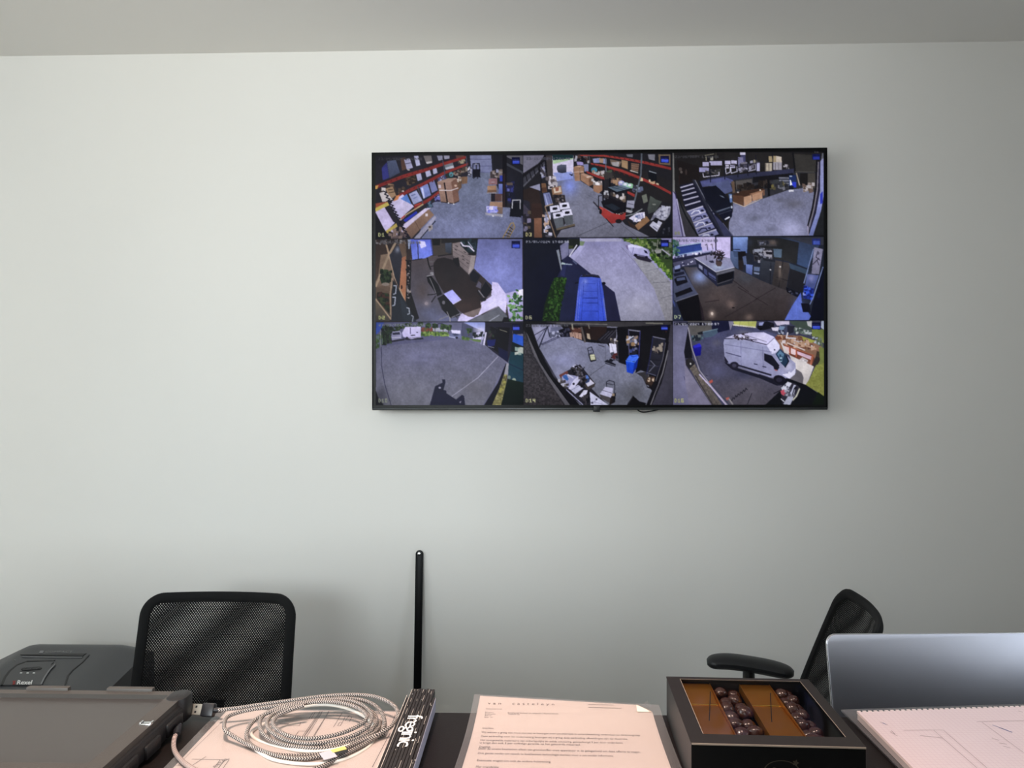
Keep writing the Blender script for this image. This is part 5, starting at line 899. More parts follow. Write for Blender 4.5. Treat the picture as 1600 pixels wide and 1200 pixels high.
    # frames: left wall and right post
    P([(30, 90), (90, 220), (300, 560), (520, 890), (30, 890)], (62, 60, 66), (58, 54, 58), .25); P([(60, 130), (110, 210), (220, 450), (420, 720), (530, 890), (470, 890), (300, 640), (150, 380)], (104, 102, 110), (92, 90, 98)); L([(48, 110), (140, 390), (330, 690), (460, 890)], 4, (34, 32, 42)); P([(40, 40), (110, 60), (200, 320), (350, 600), (620, 890), (520, 890), (300, 590), (210, 450), (90, 180)], (16, 15, 20)); P([(1530, 230), (1550, 60), (1580, 60), (1580, 890), (1360, 890), (1460, 660), (1510, 460)], (62, 60, 70), (70, 68, 82)); L([(1520, 240), (1490, 430), (1420, 660), (1320, 890)], 26, (22, 20, 26)); L([(1500, 250), (1470, 420), (1400, 640)], 9, (90, 88, 96)); L([(1525, 330), (1470, 560), (1380, 800), (1345, 890)], 12, (120, 118, 126)); L([(1460, 610), (1420, 720)], 10, (40, 38, 46)); L([(1480, 480), (1360, 885)], 3, (30, 28, 36))
    f.logo(1450, 62, 1526, 118, 1.0); R(1502, 128, 1508, 140, (120, 40, 40)); f.glyphs('23/05/2024 17:02:56', 64, 58, 6.2, 4.8, (96, 96, 106)); f.glyphs('D14', 62, 822, 9, 8, (206, 208, 150))
    f.finish()


def feed_white_van():
    f = Feed(2, 2, 1045, 496, 6.275); P, R, L, E = f.P, f.R, f.L, f.E
    R(20, 34, 1530, 860, (70, 70, 92))
    P([(220, 240), (400, 180), (630, 90), (880, 110), (1100, 180), (1300, 400), (1300, 700), (1000, 860), (600, 860), (340, 560)], (74, 76, 108), (86, 82, 92), .05); f.soft(330, 420, 640, 640, (92, 94, 128), .6); f.soft(600, 560, 1000, 860, (92, 88, 98), .5); f.soft(560, 470, 900, 640, (58, 60, 84), .6); f.soft(600, 110, 860, 180, (110, 108, 120), .6); f.soft(400, 200, 540, 300, (98, 96, 104), .5)
    P([(420, 36), (640, 36), (600, 120), (480, 150), (420, 110)], (28, 30, 56)); P([(585, 40), (640, 40), (600, 130)], (130, 128, 150)); P([(185, 36), (420, 36), (420, 120), (240, 200), (200, 150)], (94, 92, 94)); f.soft(200, 60, 420, 180, (110, 106, 100), .5); P([(330, 140), (470, 110), (480, 150), (430, 188), (345, 200)], (76, 92, 112)); L([(330, 145), (480, 112)], 8, (110, 130, 146)); P([(215, 190), (330, 175), (330, 215), (240, 245)], (64, 78, 90)); f.clutter([(225, 180), (330, 170), (330, 210), (240, 230)], 14, [(90, 110, 124), (40, 46, 56), (110, 116, 120)], 7, 16, 120); P([(280, 150), (330, 135), (330, 165), (290, 170)], (34, 36, 44)); P([(236, 280), (300, 252), (320, 285), (312, 372), (262, 380), (240, 350)], (36, 34, 160), (24, 22, 120)); P([(236, 280), (300, 252), (320, 285), (250, 300)], (52, 50, 196))
    # top: grass, cars
    P([(630, 38), (860, 38), (850, 95), (640, 72)], (184, 190, 80)); P([(625, 66), (850, 92), (855, 104), (630, 80)], (206, 202, 190)); L([(700, 40), (690, 80)], 4, (150, 150, 80)); L([(780, 40), (780, 90)], 4, (150, 150, 80)); P([(1030, 36), (1180, 36), (1180, 70), (1060, 80)], (196, 188, 210)); P([(1180, 36), (1400, 40), (1400, 120), (1240, 100)], (74, 86, 80)); P([(862, 90), (890, 50), (960, 38), (1030, 60), (1030, 100), (920, 128), (870, 115)], (26, 26, 36)); P([(885, 50), (935, 45), (915, 80), (880, 80)], (150, 156, 200)); E(900, 115, 16, 12, (16, 16, 22)); P([(1005, 100), (1080, 95), (1070, 135), (1015, 128)], (206, 202, 222)); P([(1062, 150), (1090, 75), (1140, 68), (1240, 80), (1225, 160), (1130, 188), (1070, 170)], (72, 76, 100)); P([(1085, 85), (1140, 90), (1120, 125), (1075, 120)], (120, 140, 170)); P([(1160, 80), (1235, 85), (1220, 150), (1160, 170)], (46, 46, 60)); E(1100, 175, 20, 14, (24, 24, 32)); f.clutter([(1070, 130), (1130, 135), (1120, 165), (1075, 160)], 10, [(150, 156, 176), (40, 42, 56)], 5, 11, 121)
    P([(1230, 95), (1390, 130), (1390, 180), (1230, 150)], (134, 138, 140)); f.clutter([(1235, 100), (1390, 130), (1400, 170), (1240, 150)], 40, [(190, 196, 200), (96, 110, 104), (70, 80, 80)], 7, 16, 122); P([(1400, 110), (1530, 120), (1530, 260), (1440, 210), (1400, 180)], (120, 140, 56), (130, 140, 70)); P([(1350, 40), (1400, 36), (1420, 110), (1360, 80)], (190, 190, 196)); P([(1495, 36), (1530, 36), (1530, 130), (1490, 100)], (190, 200, 224)); f.clutter([(1410, 190), (1510, 210), (1510, 300), (1420, 270)], 24, [(170, 176, 190), (110, 120, 110), (90, 100, 80)], 8, 18, 123)
    # timber and bundles
    P([(1060, 170), (1290, 180), (1500, 290), (1480, 420), (1380, 460), (1140, 350), (1030, 240)], (150, 108, 82)); P([(1290, 180), (1440, 230), (1400, 250), (1280, 220)], (166, 166, 50)); f.clutter([(1050, 180), (1280, 190), (1450, 300), (1160, 320)], 70, [(176, 134, 100), (130, 84, 60), (200, 160, 130), (110, 70, 54), (196, 186, 190)], 9, 22, 124); L([(1200, 230), (1440, 310)], 16, (190, 150, 120)); L([(1160, 250), (1330, 320)], 12, (200, 186, 186)); P([(1038, 190), (1090, 180), (1110, 215), (1050, 225)], (120, 60, 40))
    P([(1130, 270), (1410, 370), (1440, 420), (1400, 470), (1130, 345)], (120, 62, 40)); P([(1130, 280), (1180, 295), (1180, 350), (1135, 335)], (214, 186, 190)); P([(1195, 300), (1245, 318), (1240, 372), (1195, 355)], (220, 196, 200)); P([(1255, 330), (1410, 385), (1400, 420), (1260, 362)], (206, 176, 196)); L([(1180, 285), (1185, 360)], 9, (196, 84, 50)); L([(1248, 315), (1248, 385)], 9, (196, 84, 50)); L([(1410, 370), (1390, 460)], 20, (186, 92, 56)); L([(1135, 270), (1410, 372)], 8, (190, 90, 56)); P([(1440, 380), (1480, 390), (1480, 480), (1420, 490), (1400, 470)], (50, 44, 44)); P([(1450, 330), (1490, 340), (1480, 400), (1440, 380)], (70, 60, 50)); L([(1165, 150), (1150, 200), (1240, 205)], 14, (200, 196, 206)); P([(1270, 420), (1310, 390), (1365, 420), (1340, 470), (1290, 490)], (190, 180, 186)); f.clutter([(1275, 420), (1350, 415), (1330, 470), (1280, 480)], 10, [(220, 214, 220), (130, 124, 130)], 6, 12, 125); P([(1350, 450), (1400, 470), (1360, 515), (1310, 510)], (90, 84, 96))
    # ground right
    P([(1090, 230), (1130, 345), (1420, 480), (1350, 670), (1200, 600), (1200, 420), (1170, 340)], (200, 194, 196)); f.soft(1240, 400, 1420, 620, (226, 218, 216), .5); P([(1440, 470), (1530, 420), (1530, 780), (1340, 660), (1380, 600)], (130, 138, 46), (142, 146, 52), .08); P([(1470, 290), (1530, 300), (1530, 440), (1450, 480), (1480, 420)], (116, 128, 60)); P([(1240, 500), (1300, 540), (1320, 590), (1310, 660), (1150, 640), (1180, 580)], (104, 100, 108)); P([(1150, 590), (1340, 660), (1530, 790), (1530, 860), (940, 860), (1090, 720)], (18, 19, 26), (20, 22, 26)); P([(1460, 730), (1530, 780), (1530, 860), (1400, 860)], (22, 32, 20))
    # van
    P([(540, 440), (620, 470), (1010, 600), (1150, 660), (1060, 670), (900, 600), (620, 510)], (30, 30, 44)); P([(535, 250), (545, 205), (640, 168), (760, 150), (930, 145), (1030, 190), (1080, 260), (1090, 330), (1160, 380), (1240, 450), (1245, 540), (1190, 600), (1100, 590), (1000, 590), (700, 490), (560, 440), (545, 380)], (160, 162, 196), (140, 140, 172)); P([(545, 205), (660, 165), (800, 150), (930, 145), (1030, 190), (1010, 230), (960, 278), (700, 212)], (196, 192, 226)); f.soft(820, 150, 1010, 240, (222, 218, 244), .7); P([(960, 278), (1030, 205), (1085, 270), (1085, 320), (1040, 350), (1010, 360)], (206, 204, 232)); f.soft(1090, 400, 1240, 560, (222, 220, 242), .5); f.soft(720, 280, 920, 440, (170, 172, 204), .5)
    P([(1045, 360), (1085, 310), (1150, 370), (1176, 430), (1140, 490), (1100, 450)], (40, 60, 84)); P([(1060, 362), (1088, 322), (1130, 360), (1110, 430)], (98, 130, 160)); f.clutter([(1075, 360), (1130, 370), (1120, 440), (1090, 420)], 8, [(150, 176, 196), (50, 70, 94)], 6, 14, 126); L([(1150, 375), (1174, 430), (1140, 488)], 10, (20, 22, 34)); P([(932, 352), (1010, 375), (1082, 470), (1075, 500), (1030, 485), (932, 420)], (28, 28, 42)); P([(1025, 480), (1085, 490), (1060, 525), (1030, 505)], (30, 28, 40)); L([(1040, 515), (1060, 520)], 10, (176, 90, 90))
    for a, b in (((706, 235), (708, 470)), ((920, 290), (925, 500)), ((560, 345), (700, 385)), ((550, 265), (1010, 340))): L([a, b], 5, (112, 112, 146))
    L([(560, 345), (706, 384)], 7, (60, 60, 90)); L([(835, 455), (866, 462)], 9, (48, 48, 70)); L([(918, 480), (950, 487)], 9, (48, 48, 70)); L([(680, 470), (1000, 565)], 17, (40, 38, 54)); L([(665, 488), (880, 555)], 8, (130, 128, 150)); E(640, 470, 44, 36, (40, 38, 54)); E(640, 472, 22, 18, (70, 68, 88)); E(1085, 610, 62, 42, (24, 23, 34), rot=.3); E(1080, 612, 30, 22, (44, 42, 58)); P([(545, 380), (585, 440), (560, 452), (548, 425)], (40, 38, 54)); E(1180, 550, 16, 20, (200, 200, 220)); L([(1160, 540), (1178, 572), (1200, 560)], 5, (90, 90, 116)); P([(1110, 560), (1200, 540), (1240, 500), (1235, 560), (1180, 600)], (210, 208, 230))
    L([(545, 208), (700, 205), (960, 268)], 8, (54, 52, 74)); L([(640, 170), (780, 150)], 7, (70, 66, 84)); L([(960, 268), (1030, 205)], 6, (110, 108, 136)); f.clutter([(580, 195), (740, 160), (800, 200), (700, 215)], 26, [(84, 72, 78), (150, 146, 170), (60, 52, 60), (200, 196, 220)], 6, 13, 127); L([(700, 205), (860, 222)], 8, (70, 64, 80)); L([(800, 190), (940, 235)], 6, (170, 168, 196)); L([(740, 170), (960, 240)], 5, (120, 116, 140)); L([(640, 170), (720, 220)], 7, (60, 54, 66)); L([(800, 215), (830, 240)], 8, (60, 56, 76)); E(1036, 318, 7, 8, (50, 50, 70))
    # left: wall, pillar, ramp
    P([(24, 40), (190, 60), (170, 250), (150, 340), (160, 640), (200, 860), (24, 860)], (112, 112, 140), (124, 122, 152)); f.soft(40, 60, 160, 360, (136, 136, 166), .5); L([(150, 580), (215, 860)], 6, (70, 68, 96)); P([(190, 90), (215, 230), (230, 400), (160, 400), (148, 340)], (26, 26, 34)); L([(190, 100), (225, 300), (300, 520), (420, 680), (570, 856)], 12, (150, 146, 160)); P([(150, 345), (165, 470), (300, 680), (420, 860), (200, 860), (160, 640)], (130, 126, 150)); P([(168, 410), (215, 395), (255, 440), (240, 500), (200, 510), (165, 460)], (44, 42, 46)); E(212, 455, 8, 10, (200, 200, 200)); P([(205, 500), (255, 455), (330, 600), (430, 720), (520, 856), (420, 856), (290, 650)], (110, 102, 96), (92, 86, 84), .15); L([(300, 560), (420, 690), (560, 856)], 13, (186, 176, 206)); L([(260, 570), (330, 690), (430, 856)], 10, (60, 56, 62)); P([(392, 625), (425, 608), (432, 632), (405, 650)], (196, 80, 66)); P([(556, 790), (590, 780), (596, 800), (566, 812)], (180, 84, 74)); L([(590, 800), (625, 850)], 14, (140, 136, 140))
    pts = []
    for k in range(22): t = k / 21; pts.append((610 + 160 * t, 810 - 115 * t + 14 * math.sin(k * 1.9)))
    L(pts, 6, (28, 27, 36)); L([(770, 850), (790, 800), (812, 745)], 6, (28, 27, 36)); L([(360, 565), (380, 575)], 5, (36, 36, 50))
    # front: hardware box
    P([(1095, 700), (1165, 628), (1240, 650), (1290, 690), (1270, 760), (1220, 820), (1110, 850)], (50, 48, 60)); P([(1100, 690), (1165, 630), (1205, 645), (1160, 720), (1110, 720)], (196, 196, 212)); P([(1120, 850), (1200, 720), (1225, 660), (1245, 665), (1215, 800), (1190, 856)], (176, 178, 200)); P([(1092, 720), (1130, 705), (1150, 755), (1130, 770), (1100, 750)], (206, 70, 90)); L([(1280, 700), (1250, 770), (1215, 810)], 13, (190, 190, 176)); L([(1230, 690), (1210, 760)], 9, (26, 25, 34)); L([(1100, 800), (1130, 825)], 9, (206, 206, 220)); f.clutter([(1130, 650), (1260, 660), (1230, 780), (1140, 780)], 20, [(30, 30, 40), (150, 150, 166), (90, 90, 104)], 6, 14, 128); L([(1030, 745), (1090, 715)], 7, (20, 20, 28))
    P([(20, 34), (34, 34), (30, 860), (20, 860)], (60, 60, 96)); f.logo(1400, 50, 1488, 118, 1.0); R(50, 50, 365, 78, (24, 24, 40)); f.glyphs('23/05/2024 17:02:57', 56, 54, 6.2, 4.4, (190, 190, 206)); f.glyphs('D16', 56, 796, 8, 7.5, (196, 200, 120))
    f.finish(.04)


for fn in (feed_warehouse_aisle, feed_warehouse_forklift, feed_mezzanine, feed_meeting_room, feed_blue_van, feed_showroom, feed_yard, feed_workshop, feed_white_van):
    fn()
for k in (1, 2):                              # thin dark seams between the pictures
    CANV[k * FH - 1:k * FH + 1, :] *= .35; CANV[:, k * FW - 1:k * FW + 1] *= .35
# the picture grade of the cameras: cool, a little dull in the colours, dark towards the corners; then softened
_lum = CANV @ np.array([.30, .59, .11], np.float32)
_warm = np.clip((CANV[..., 0] - CANV[..., 2]) / 90.0, 0, 1)[..., None]
_grey = _lum[..., None] * np.array([1.0, .985, 1.07], np.float32)
CANV = CANV * (1 - .30 * _warm) + _grey * (.30 * _warm)
_u = ((_xx % FW) / FW - .5) * 2; _v = ((_yy % FH) / FH - .5) * 2
CANV *= (1 - .20 * np.clip((_u * _u + _v * _v) / 2, 0, 1) ** 2)[..., None]
CANV = np.clip(CANV, 0, 255) / 255.0
CANV = np.clip(1.05 * CANV ** 1.10 - .022 * (1 - CANV) ** 4, 0, 1) * 255.0
for _ in range(1):
    CANV[1:-1] = (CANV[:-2] + 2 * CANV[1:-1] + CANV[2:]) / 4; CANV[:, 1:-1] = (CANV[:, :-2] + 2 * CANV[:, 1:-1] + CANV[:, 2:]) / 4
# halve the canvas and turn it into linear light
C2 = CANV.reshape(CH // 2, 2, CW // 2, 2, 3).mean(axis=(1, 3)) / 255.0
C2 = np.where(C2 <= .04045, C2 / 12.92, ((C2 + .055) / 1.055) ** 2.4).astype(np.float32)

screen_mat = bpy.data.materials.new('lit_screen'); screen_mat.use_nodes = True
_nt = screen_mat.node_tree; _b = _nt.nodes['Principled BSDF']
_b.inputs['Base Color'].default_value = (.006, .006, .008, 1); _b.inputs['Roughness'].default_value = .3; _b.inputs['Specular IOR Level'].default_value = .03
_a = nd(_nt, 'ShaderNodeVertexColor'); _a.layer_name = 'picture'
_nt.links.new(_a.outputs['Color'], _b.inputs['Emission Color']); _b.inputs['Emission Strength'].default_value = 0.96

TXL = (at_y(580.8, 238.6, TVY).x + at_y(581.8, 640.8, TVY).x) / 2; TXR = (at_y(1292, 231.2, TVY).x + at_y(1293, 640.5, TVY).x) / 2
TZT = (at_y(580.8, 238.6, TVY).z + at_y(1292, 231.2, TVY).z) / 2; TZB = (at_y(581.8, 640.8, TVY).z + at_y(1293, 640.5, TVY).z) / 2
tv = thing('television', 'large wall-mounted flat television showing nine security camera pictures', 'television', ((TXL + TXR) / 2, YB, TZB))
tv_o = Vector(tv.location)


def tvp(b_lo, b_hi): return (Vector(b_lo) - tv_o, Vector(b_hi) - tv_o)


part('casing', 'tvblack', tv, lambda b: b.box(*tvp((TXL, TVY + .003, TZB + .004), (TXR, TVY + .028, TZT)), .004))
part('rear_housing', 'blackpl', tv, lambda b: b.box(*tvp((TXL + .18, TVY + .026, TZB + .02), (TXR - .18, TVY + .055, TZB + .50)), .012))


def _bez(b):
    w = .0028; y0, y1 = TVY - .004, TVY + .004
    b.box(*tvp((TXL, y0, TZT - w * 1.2), (TXR, y1, TZT)), .001); b.box(*tvp((TXL, y0, TZB + .006), (TXL + w, y1, TZT)), .001); b.box(*tvp((TXR - w, y0, TZB + .006), (TXR, y1, TZT)), .001)


part('bezel', 'tvblack', tv, _bez)
part('lower_bezel', 'tvgrey', tv, lambda b: b.prism([(TXL + (TXR - TXL) * t - tv_o.x, y - tv_o.y) for t, y in ((0, TVY - .002), (.004, TVY - .006), (.996, TVY - .006), (1, TVY - .002), (1, TVY + .02), (0, TVY + .02))], 0, .008, .002), 'grey lower edge strip')


def _sens(b):
    x = at_y(932, 637, TVY).x
    b.prism([(p[0] + x - tv_o.x, p[1] - .006 + TVY - tv_o.y) for p in rrect(-.011, -.005, .011, .012, .004, 3)], -.006, .013, .002)


part('remote_sensor', 'blackpl', tv, _sens, 'small black sensor tab under the lower edge')
part('black_border', 'tvblack', tv, lambda b: b.box(*tvp((TXL + .002, TVY - .0005, TZB + .006), (TXR - .002, TVY + .004, TZT - .002))))
part('wall_bracket', 'blackmet', tv, lambda b: b.box(*tvp((-.2 + tv_o.x, TVY + .05, TZB + .1), (.2 + tv_o.x, YB, TZB + .42)), .003))

FEED_LABELS = ['warehouse aisle picture with red racking and cartons', 'warehouse picture with a red forklift', 'mezzanine and stairs picture', 'meeting room picture with a dark oval table',
               'yard picture with the roof of a blue van', 'showroom picture with an island counter', 'wide yard picture with a mast shadow', 'workshop picture with a blue bin', 'yard picture with a white van']
for r_ in range(3):
    for c_ in range(3):
        x0, x1 = c_ * FW // 2, (c_ + 1) * FW // 2; y0, y1 = r_ * FH // 2, (r_ + 1) * FH // 2
        sub = C2[y0:y1, x0:x1]; h, w = sub.shape[:2]
        # a vertex at the middle of every picture element, the outer ring drawn to the border
        us = (np.arange(w) + .5 + x0) / (CW // 2); vs = (np.arange(h) + .5 + y0) / (CH // 2)
        us[0] = x0 / (CW // 2); us[-1] = x1 / (CW // 2); vs[0] = y0 / (CH // 2); vs[-1] = y1 / (CH // 2)
        X, Z = np.meshgrid(SX0 + us * (SX1 - SX0) - tv_o.x, SZ1 - vs * (SZ1 - SZ0) - tv_o.z)
        co = np.stack([X, np.full_like(X, TVY - .0015 - tv_o.y), Z], -1).reshape(-1, 3).astype(np.float32)
        i = np.arange(h * w).reshape(h, w)
        q = np.stack([i[:-1, :-1], i[1:, :-1], i[1:, 1:], i[:-1, 1:]], -1).reshape(-1, 4)
        me = bpy.data.meshes.new('camera_picture')
        me.vertices.add(h * w); me.vertices.foreach_set('co', co.ravel())
        me.loops.add(q.size); me.loops.foreach_set('vertex_index', q.ravel().astype(np.int32))
        me.polygons.add(len(q)); me.polygons.foreach_set('loop_start', np.arange(0, q.size, 4, dtype=np.int32)); me.polygons.foreach_set('loop_total', np.full(len(q), 4, np.int32))
        me.update(calc_edges=True)
        ca = me.color_attributes.new('picture', 'FLOAT_COLOR', 'POINT')
        ca.data.foreach_set('color', np.concatenate([sub, np.ones((h, w, 1), np.float32)], -1).ravel())
        me.materials.append(screen_mat)
        o = bpy.data.objects.new('camera_picture', me); COL.objects.link(o); o.parent = tv
        o['label'] = FEED_LABELS[r_ * 3 + c_]


# ------------------------------------------------------------------ counter in front, lower desk behind it
CB = 0.8866                                   # back edge of the counter top
counter = thing('reception_counter', 'high dark brown laminate counter carrying the papers, tablet and chocolate box', 'counter', (0, .6, 0))
part('counter_top', 'counter', counter, lambda b: b.box((-1.5, -.24, COUNTER_Z - .038), (1.7, CB - .6, COUNTER_Z), .0015))
part('back_panel', 'counter', counter, lambda b: b.box((-1.45, .2, 0), (1.65, .225, COUNTER_Z - .038)))
for x in (-1.45, 1.62):
    part('side_panel', 'counter', counter, lambda b: b.box((x, -.2, 0), (x + .03, .2, COUNTER_Z - .038), .001))
part('inner_shelf', 'counter', counter, lambda b: b.box((-1.42, -.15, .55), (1.62, .2, .575)))

desk = thing('work_desk', 'lower dark desk hidden behind the counter, under the laptop', 'desk', (.2, 1.31, 0))
part('desktop', 'desk', desk, lambda b: b.box((-.75, -.38, .735), (1.1, .30, .76), .002))
for x in (-.7, 1.0):
    for y in (-.33, .23):
        part('leg', 'blackmet', desk, lambda b: b.box((x, y, 0), (x + .05, y + .05, .735), .003))


# ------------------------------------------------------------------ tablet in a rugged case
TX0, TX1, TY0, TY1 = -.715, -.3905, .672, .864
TT = COUNTER_Z + .031
tab = thing('rugged_tablet', 'large tablet in a dark rugged case lying at the left end of the counter', 'tablet', ((TX0 + TX1) / 2, (TY0 + TY1) / 2, COUNTER_Z))
_t = Vector(tab.location)
tl = lambda x, y, z: (x - _t.x, y - _t.y, z - _t.z)


def _tabbase(b):
    b.prism([(p[0] - _t.x, p[1] - _t.y) for p in rrect(TX0, TY0, TX1, TY1, .016, 5)], .002, .0255, .005)


part('rear_shell', 'tabside', tab, _tabbase)


def frame_mesh(b, outer, inner, z0, z1):
    n = len(outer); vs = []
    for z in (z0, z1):
        vs += [(p[0], p[1], z) for p in outer] + [(p[0], p[1], z) for p in inner]
    fs = []
    for i in range(n):
        j = (i + 1) % n
        fs += [(2 * n + i, 2 * n + j, 3 * n + j, 3 * n + i), (i, 2 * n + i, 2 * n + j, j)[::-1], (n + i, n + j, 3 * n + j, 3 * n + i), (i, j, n + j, n + i)[::-1]]
    b.add(vs, fs)


IX0, IX1, IY0, IY1 = TX0 + .02, TX1 - .022, TY0 + .024, TY1 - .0125


def _tabframe(b):
    o = [(p[0] - _t.x, p[1] - _t.y) for p in rrect(TX0 + .002, TY0 + .002, TX1 - .004, TY1 - .002, .014, 5)]
    i = [(p[0] - _t.x, p[1] - _t.y) for p in rrect(IX0, IY0, IX1, IY1, .003, 5)]
    frame_mesh(b, o, i, .022, .031)


part('front_frame', 'tabcase', tab, _tabframe)
part('screen', 'tabscreen', tab, lambda b: b.box(tl(IX0 - .004, IY0 - .004, COUNTER_Z + .022), tl(IX1 + .004, IY1 + .004, COUNTER_Z + .0262)), 'dark matt glass reflecting grey')
for (px0, px1) in ((43, 110), (170, 243)):
    xa, xb = at_z(px0, 1077, TT).x, at_z(px1, 1077, TT).x
    part('hinge_pad', 'tabcase', tab, lambda b: b.box(tl(xa, TY1 - .004, COUNTER_Z + .024), tl(xb, TY1 + .003, COUNTER_Z + .0345), .0015))


def _corner(b):
    b.prism([(p[0] - _t.x, p[1] - _t.y) for p in rrect(TX1 - .022, TY1 - .03, TX1 + .0025, TY1 + .003, .012, 5)], .004, .0325, .004)


part('corner_bumper', 'tabside', tab, _corner)
for (ya, yb, zz) in ((.69, .74, .009), (.755, .785, .008), (.80, .835, .01)):
    part('side_grip', 'tabside', tab, lambda b: b.box(tl(TX1 - .004, ya, COUNTER_Z + zz - .004), tl(TX1 + .003, yb, COUNTER_Z + zz + .010), .002))
_p = at_z(229, 1130, TT + .001)
part('silver_latch', 'chrome', tab, lambda b: (b.box(tl(_p.x - .0062, _p.y - .0035, TT - .0005), tl(_p.x + .0062, _p.y + .0035, TT + .0016), .0008), b.box(tl(_p.x - .0062, _p.y - .0035, TT + .001), tl(_p.x - .0042, _p.y + .0035, TT + .0028), .0005), b.box(tl(_p.x + .0042, _p.y - .0035, TT + .001), tl(_p.x + .0062, _p.y + .0035, TT + .0028), .0005)), 'small silver latch')
part('kickstand', 'tabside', tab, lambda b: b.box(tl(TX0 + .05, TY0 + .03, COUNTER_Z), tl(TX1 - .05, TY1 - .02, COUNTER_Z + .0045), .001))


# ------------------------------------------------------------------ technical drawing in a plastic sleeve
def warp_sheet(name, m, parent, x0, x1, y0, y1, zf, nx=10, ny=16, thick=0.0, clip=None):
    b = MB(); vs = []
    for j in range(ny + 1):
        for i in range(nx + 1):
            x = x0 + (x1 - x0) * i / nx; y = y0 + (y1 - y0) * j / ny
            vs.append((x, y, zf(x, y)))
    fs = [(j * (nx + 1) + i, j * (nx + 1) + i + 1, (j + 1) * (nx + 1) + i + 1, (j + 1) * (nx + 1) + i) for j in range(ny) for i in range(nx)]
    b.add(vs, fs, True); o = b.build(name, m, parent)
    if thick:
        s = o.modifiers.new('thickness', 'SOLIDIFY'); s.thickness = thick; s.offset = 1
    return o


DZ = COUNTER_Z
drawing = thing('technical_drawing', 'white sheet with a printed line plan, under the coiled cable', 'paper', (-.25, .74, DZ + .0012))
D0 = Vector(drawing.location)
part('sheet', 'paper', drawing, lambda b: b.box(Vector((-.358, .594, DZ + .0008)) - D0, Vector((-.148, .8835, DZ + .0016)) - D0))


def dl(b, pts, w=.0007, z=DZ + .00175):
    Q = [at_z(p[0], p[1], z) - D0 for p in pts]
    for a, c in zip(Q[:-1], Q[1:]): b.strip(a, c, w)


def _draw(b):
    def c5(p): return (330 + p[0] / 9.23, 1070 + p[1] / 9.23)
    def c6(p): return (470 + p[0] / 9.23, 1070 + p[1] / 9.23)
    dl(b, [(356, 1119), (300, 1173), (278, 1196)], .0004)
    for s in ([(1570, 400), (1320, 770)], [(1600, 400), (1360, 770)], [(1690, 400), (1470, 770)], [(1200, 755), (1265, 665), (1400, 668)], [(1410, 490), (1470, 395), (1560, 398)], [(1440, 490), (1500, 395)], [(1060, 510), (1400, 508)], [(1110, 585), (1270, 590)], [(1290, 545), (1270, 590)], [(1205, 755), (1320, 755)],
              [(-40, 1075), (260, 1078), (130, 1260)], [(130, 1080), (30, 1215)], [(190, 1085), (80, 1240)]):
        dl(b, [c5(p) for p in s])
    for s in ([(600, 400), (470, 610)], [(310, 380), (30, 775)], [(280, 380), (10, 760)], [(405, 380), (170, 760)], [(640, 460), (590, 560)], [(700, 440), (640, 520)], [(560, 540), (600, 540), (570, 590), (530, 590), (560, 540)], [(1120, 560), (960, 880)], [(1210, 370), (1150, 480)], [(1290, 690), (1030, 1190)], [(1365, 430), (1290, 620)], [(1090, 560), (1030, 680)],
              [(690, 490), (800, 500)], [(740, 460), (700, 530)], [(900, 760), (830, 900)]):
        dl(b, [c6(p) for p in s])
    dl(b, [(268, 1196), (300, 1196), (322, 1182)]); dl(b, [(300, 1186), (352, 1187), (341, 1200)])
    for (x, y) in ((440, 1131), (444, 1131), (448, 1131)): dl(b, [(x - 3, y), (x + 3, y)], .0026)


part('printed_plan', 'ink', drawing, _draw, None, 'stuff')
tv_, tf_ = text_mesh('DETAIL', .006)


def _cap(b):
    o = at_z(337, 1199, DZ + .0018) - D0
    m = Matrix.Rotation(math.radians(70), 3, 'Z'); b.add([Vector(o) + m @ Vector(v) for v in tv_], tf_)


part('plan_caption', 'ink', drawing, _cap)
sleeve_l = setp(warp_sheet('plastic_sleeve', 'sleeve', None, -.3665, -.1415, .60, .8845, lambda x, y: DZ + .0023, 2, 4), 'clear plastic sleeve over the line plan under the coiled cable', 'sleeve')


# ------------------------------------------------------------------ cables
def cable_path(pts):
    out = []
    for p in pts:
        px, py, h = p[0], p[1], p[2] if len(p) > 2 else 0
        z = DZ + .0046 + .017 * min(1.2, max(0, (1158 - py) / 68.0)) + h
        out.append(at_z(px, py, z))
    return catmull(out, 8)


coil = thing('braided_usb_cable', 'coiled black and white braided cable with a bare silver plug', 'cable', at_z(492, 1130, DZ + .0025))
C0 = Vector(coil.location)
loops = [(341, 1109.5), (370, 1106.5), (400, 1102), (440, 1096.5), (480, 1091), (515, 1087), (550, 1085.5), (580, 1087.5), (602, 1094), (616, 1103), (622, 1114), (619, 1125), (610, 1136, .001), (592, 1147, .001), (570, 1156), (545, 1167), (520, 1176), (498, 1182), (470, 1185.5), (440, 1183), (412, 1174, .001), (385, 1162, .002), (364, 1150, .003), (352, 1141, .004), (350.5, 1130, .003), (356, 1120, .001), (374, 1113), (400, 1107.5), (440, 1102), (480, 1096, -.002), (515, 1092, -.002), (545, 1091.5), (570, 1095), (588, 1104), (598, 1117), (601, 1131), (595, 1145), (577, 1158, .001), (555, 1170), (535, 1180), (518, 1190), (500, 1199), (475, 1208), (440, 1216)]
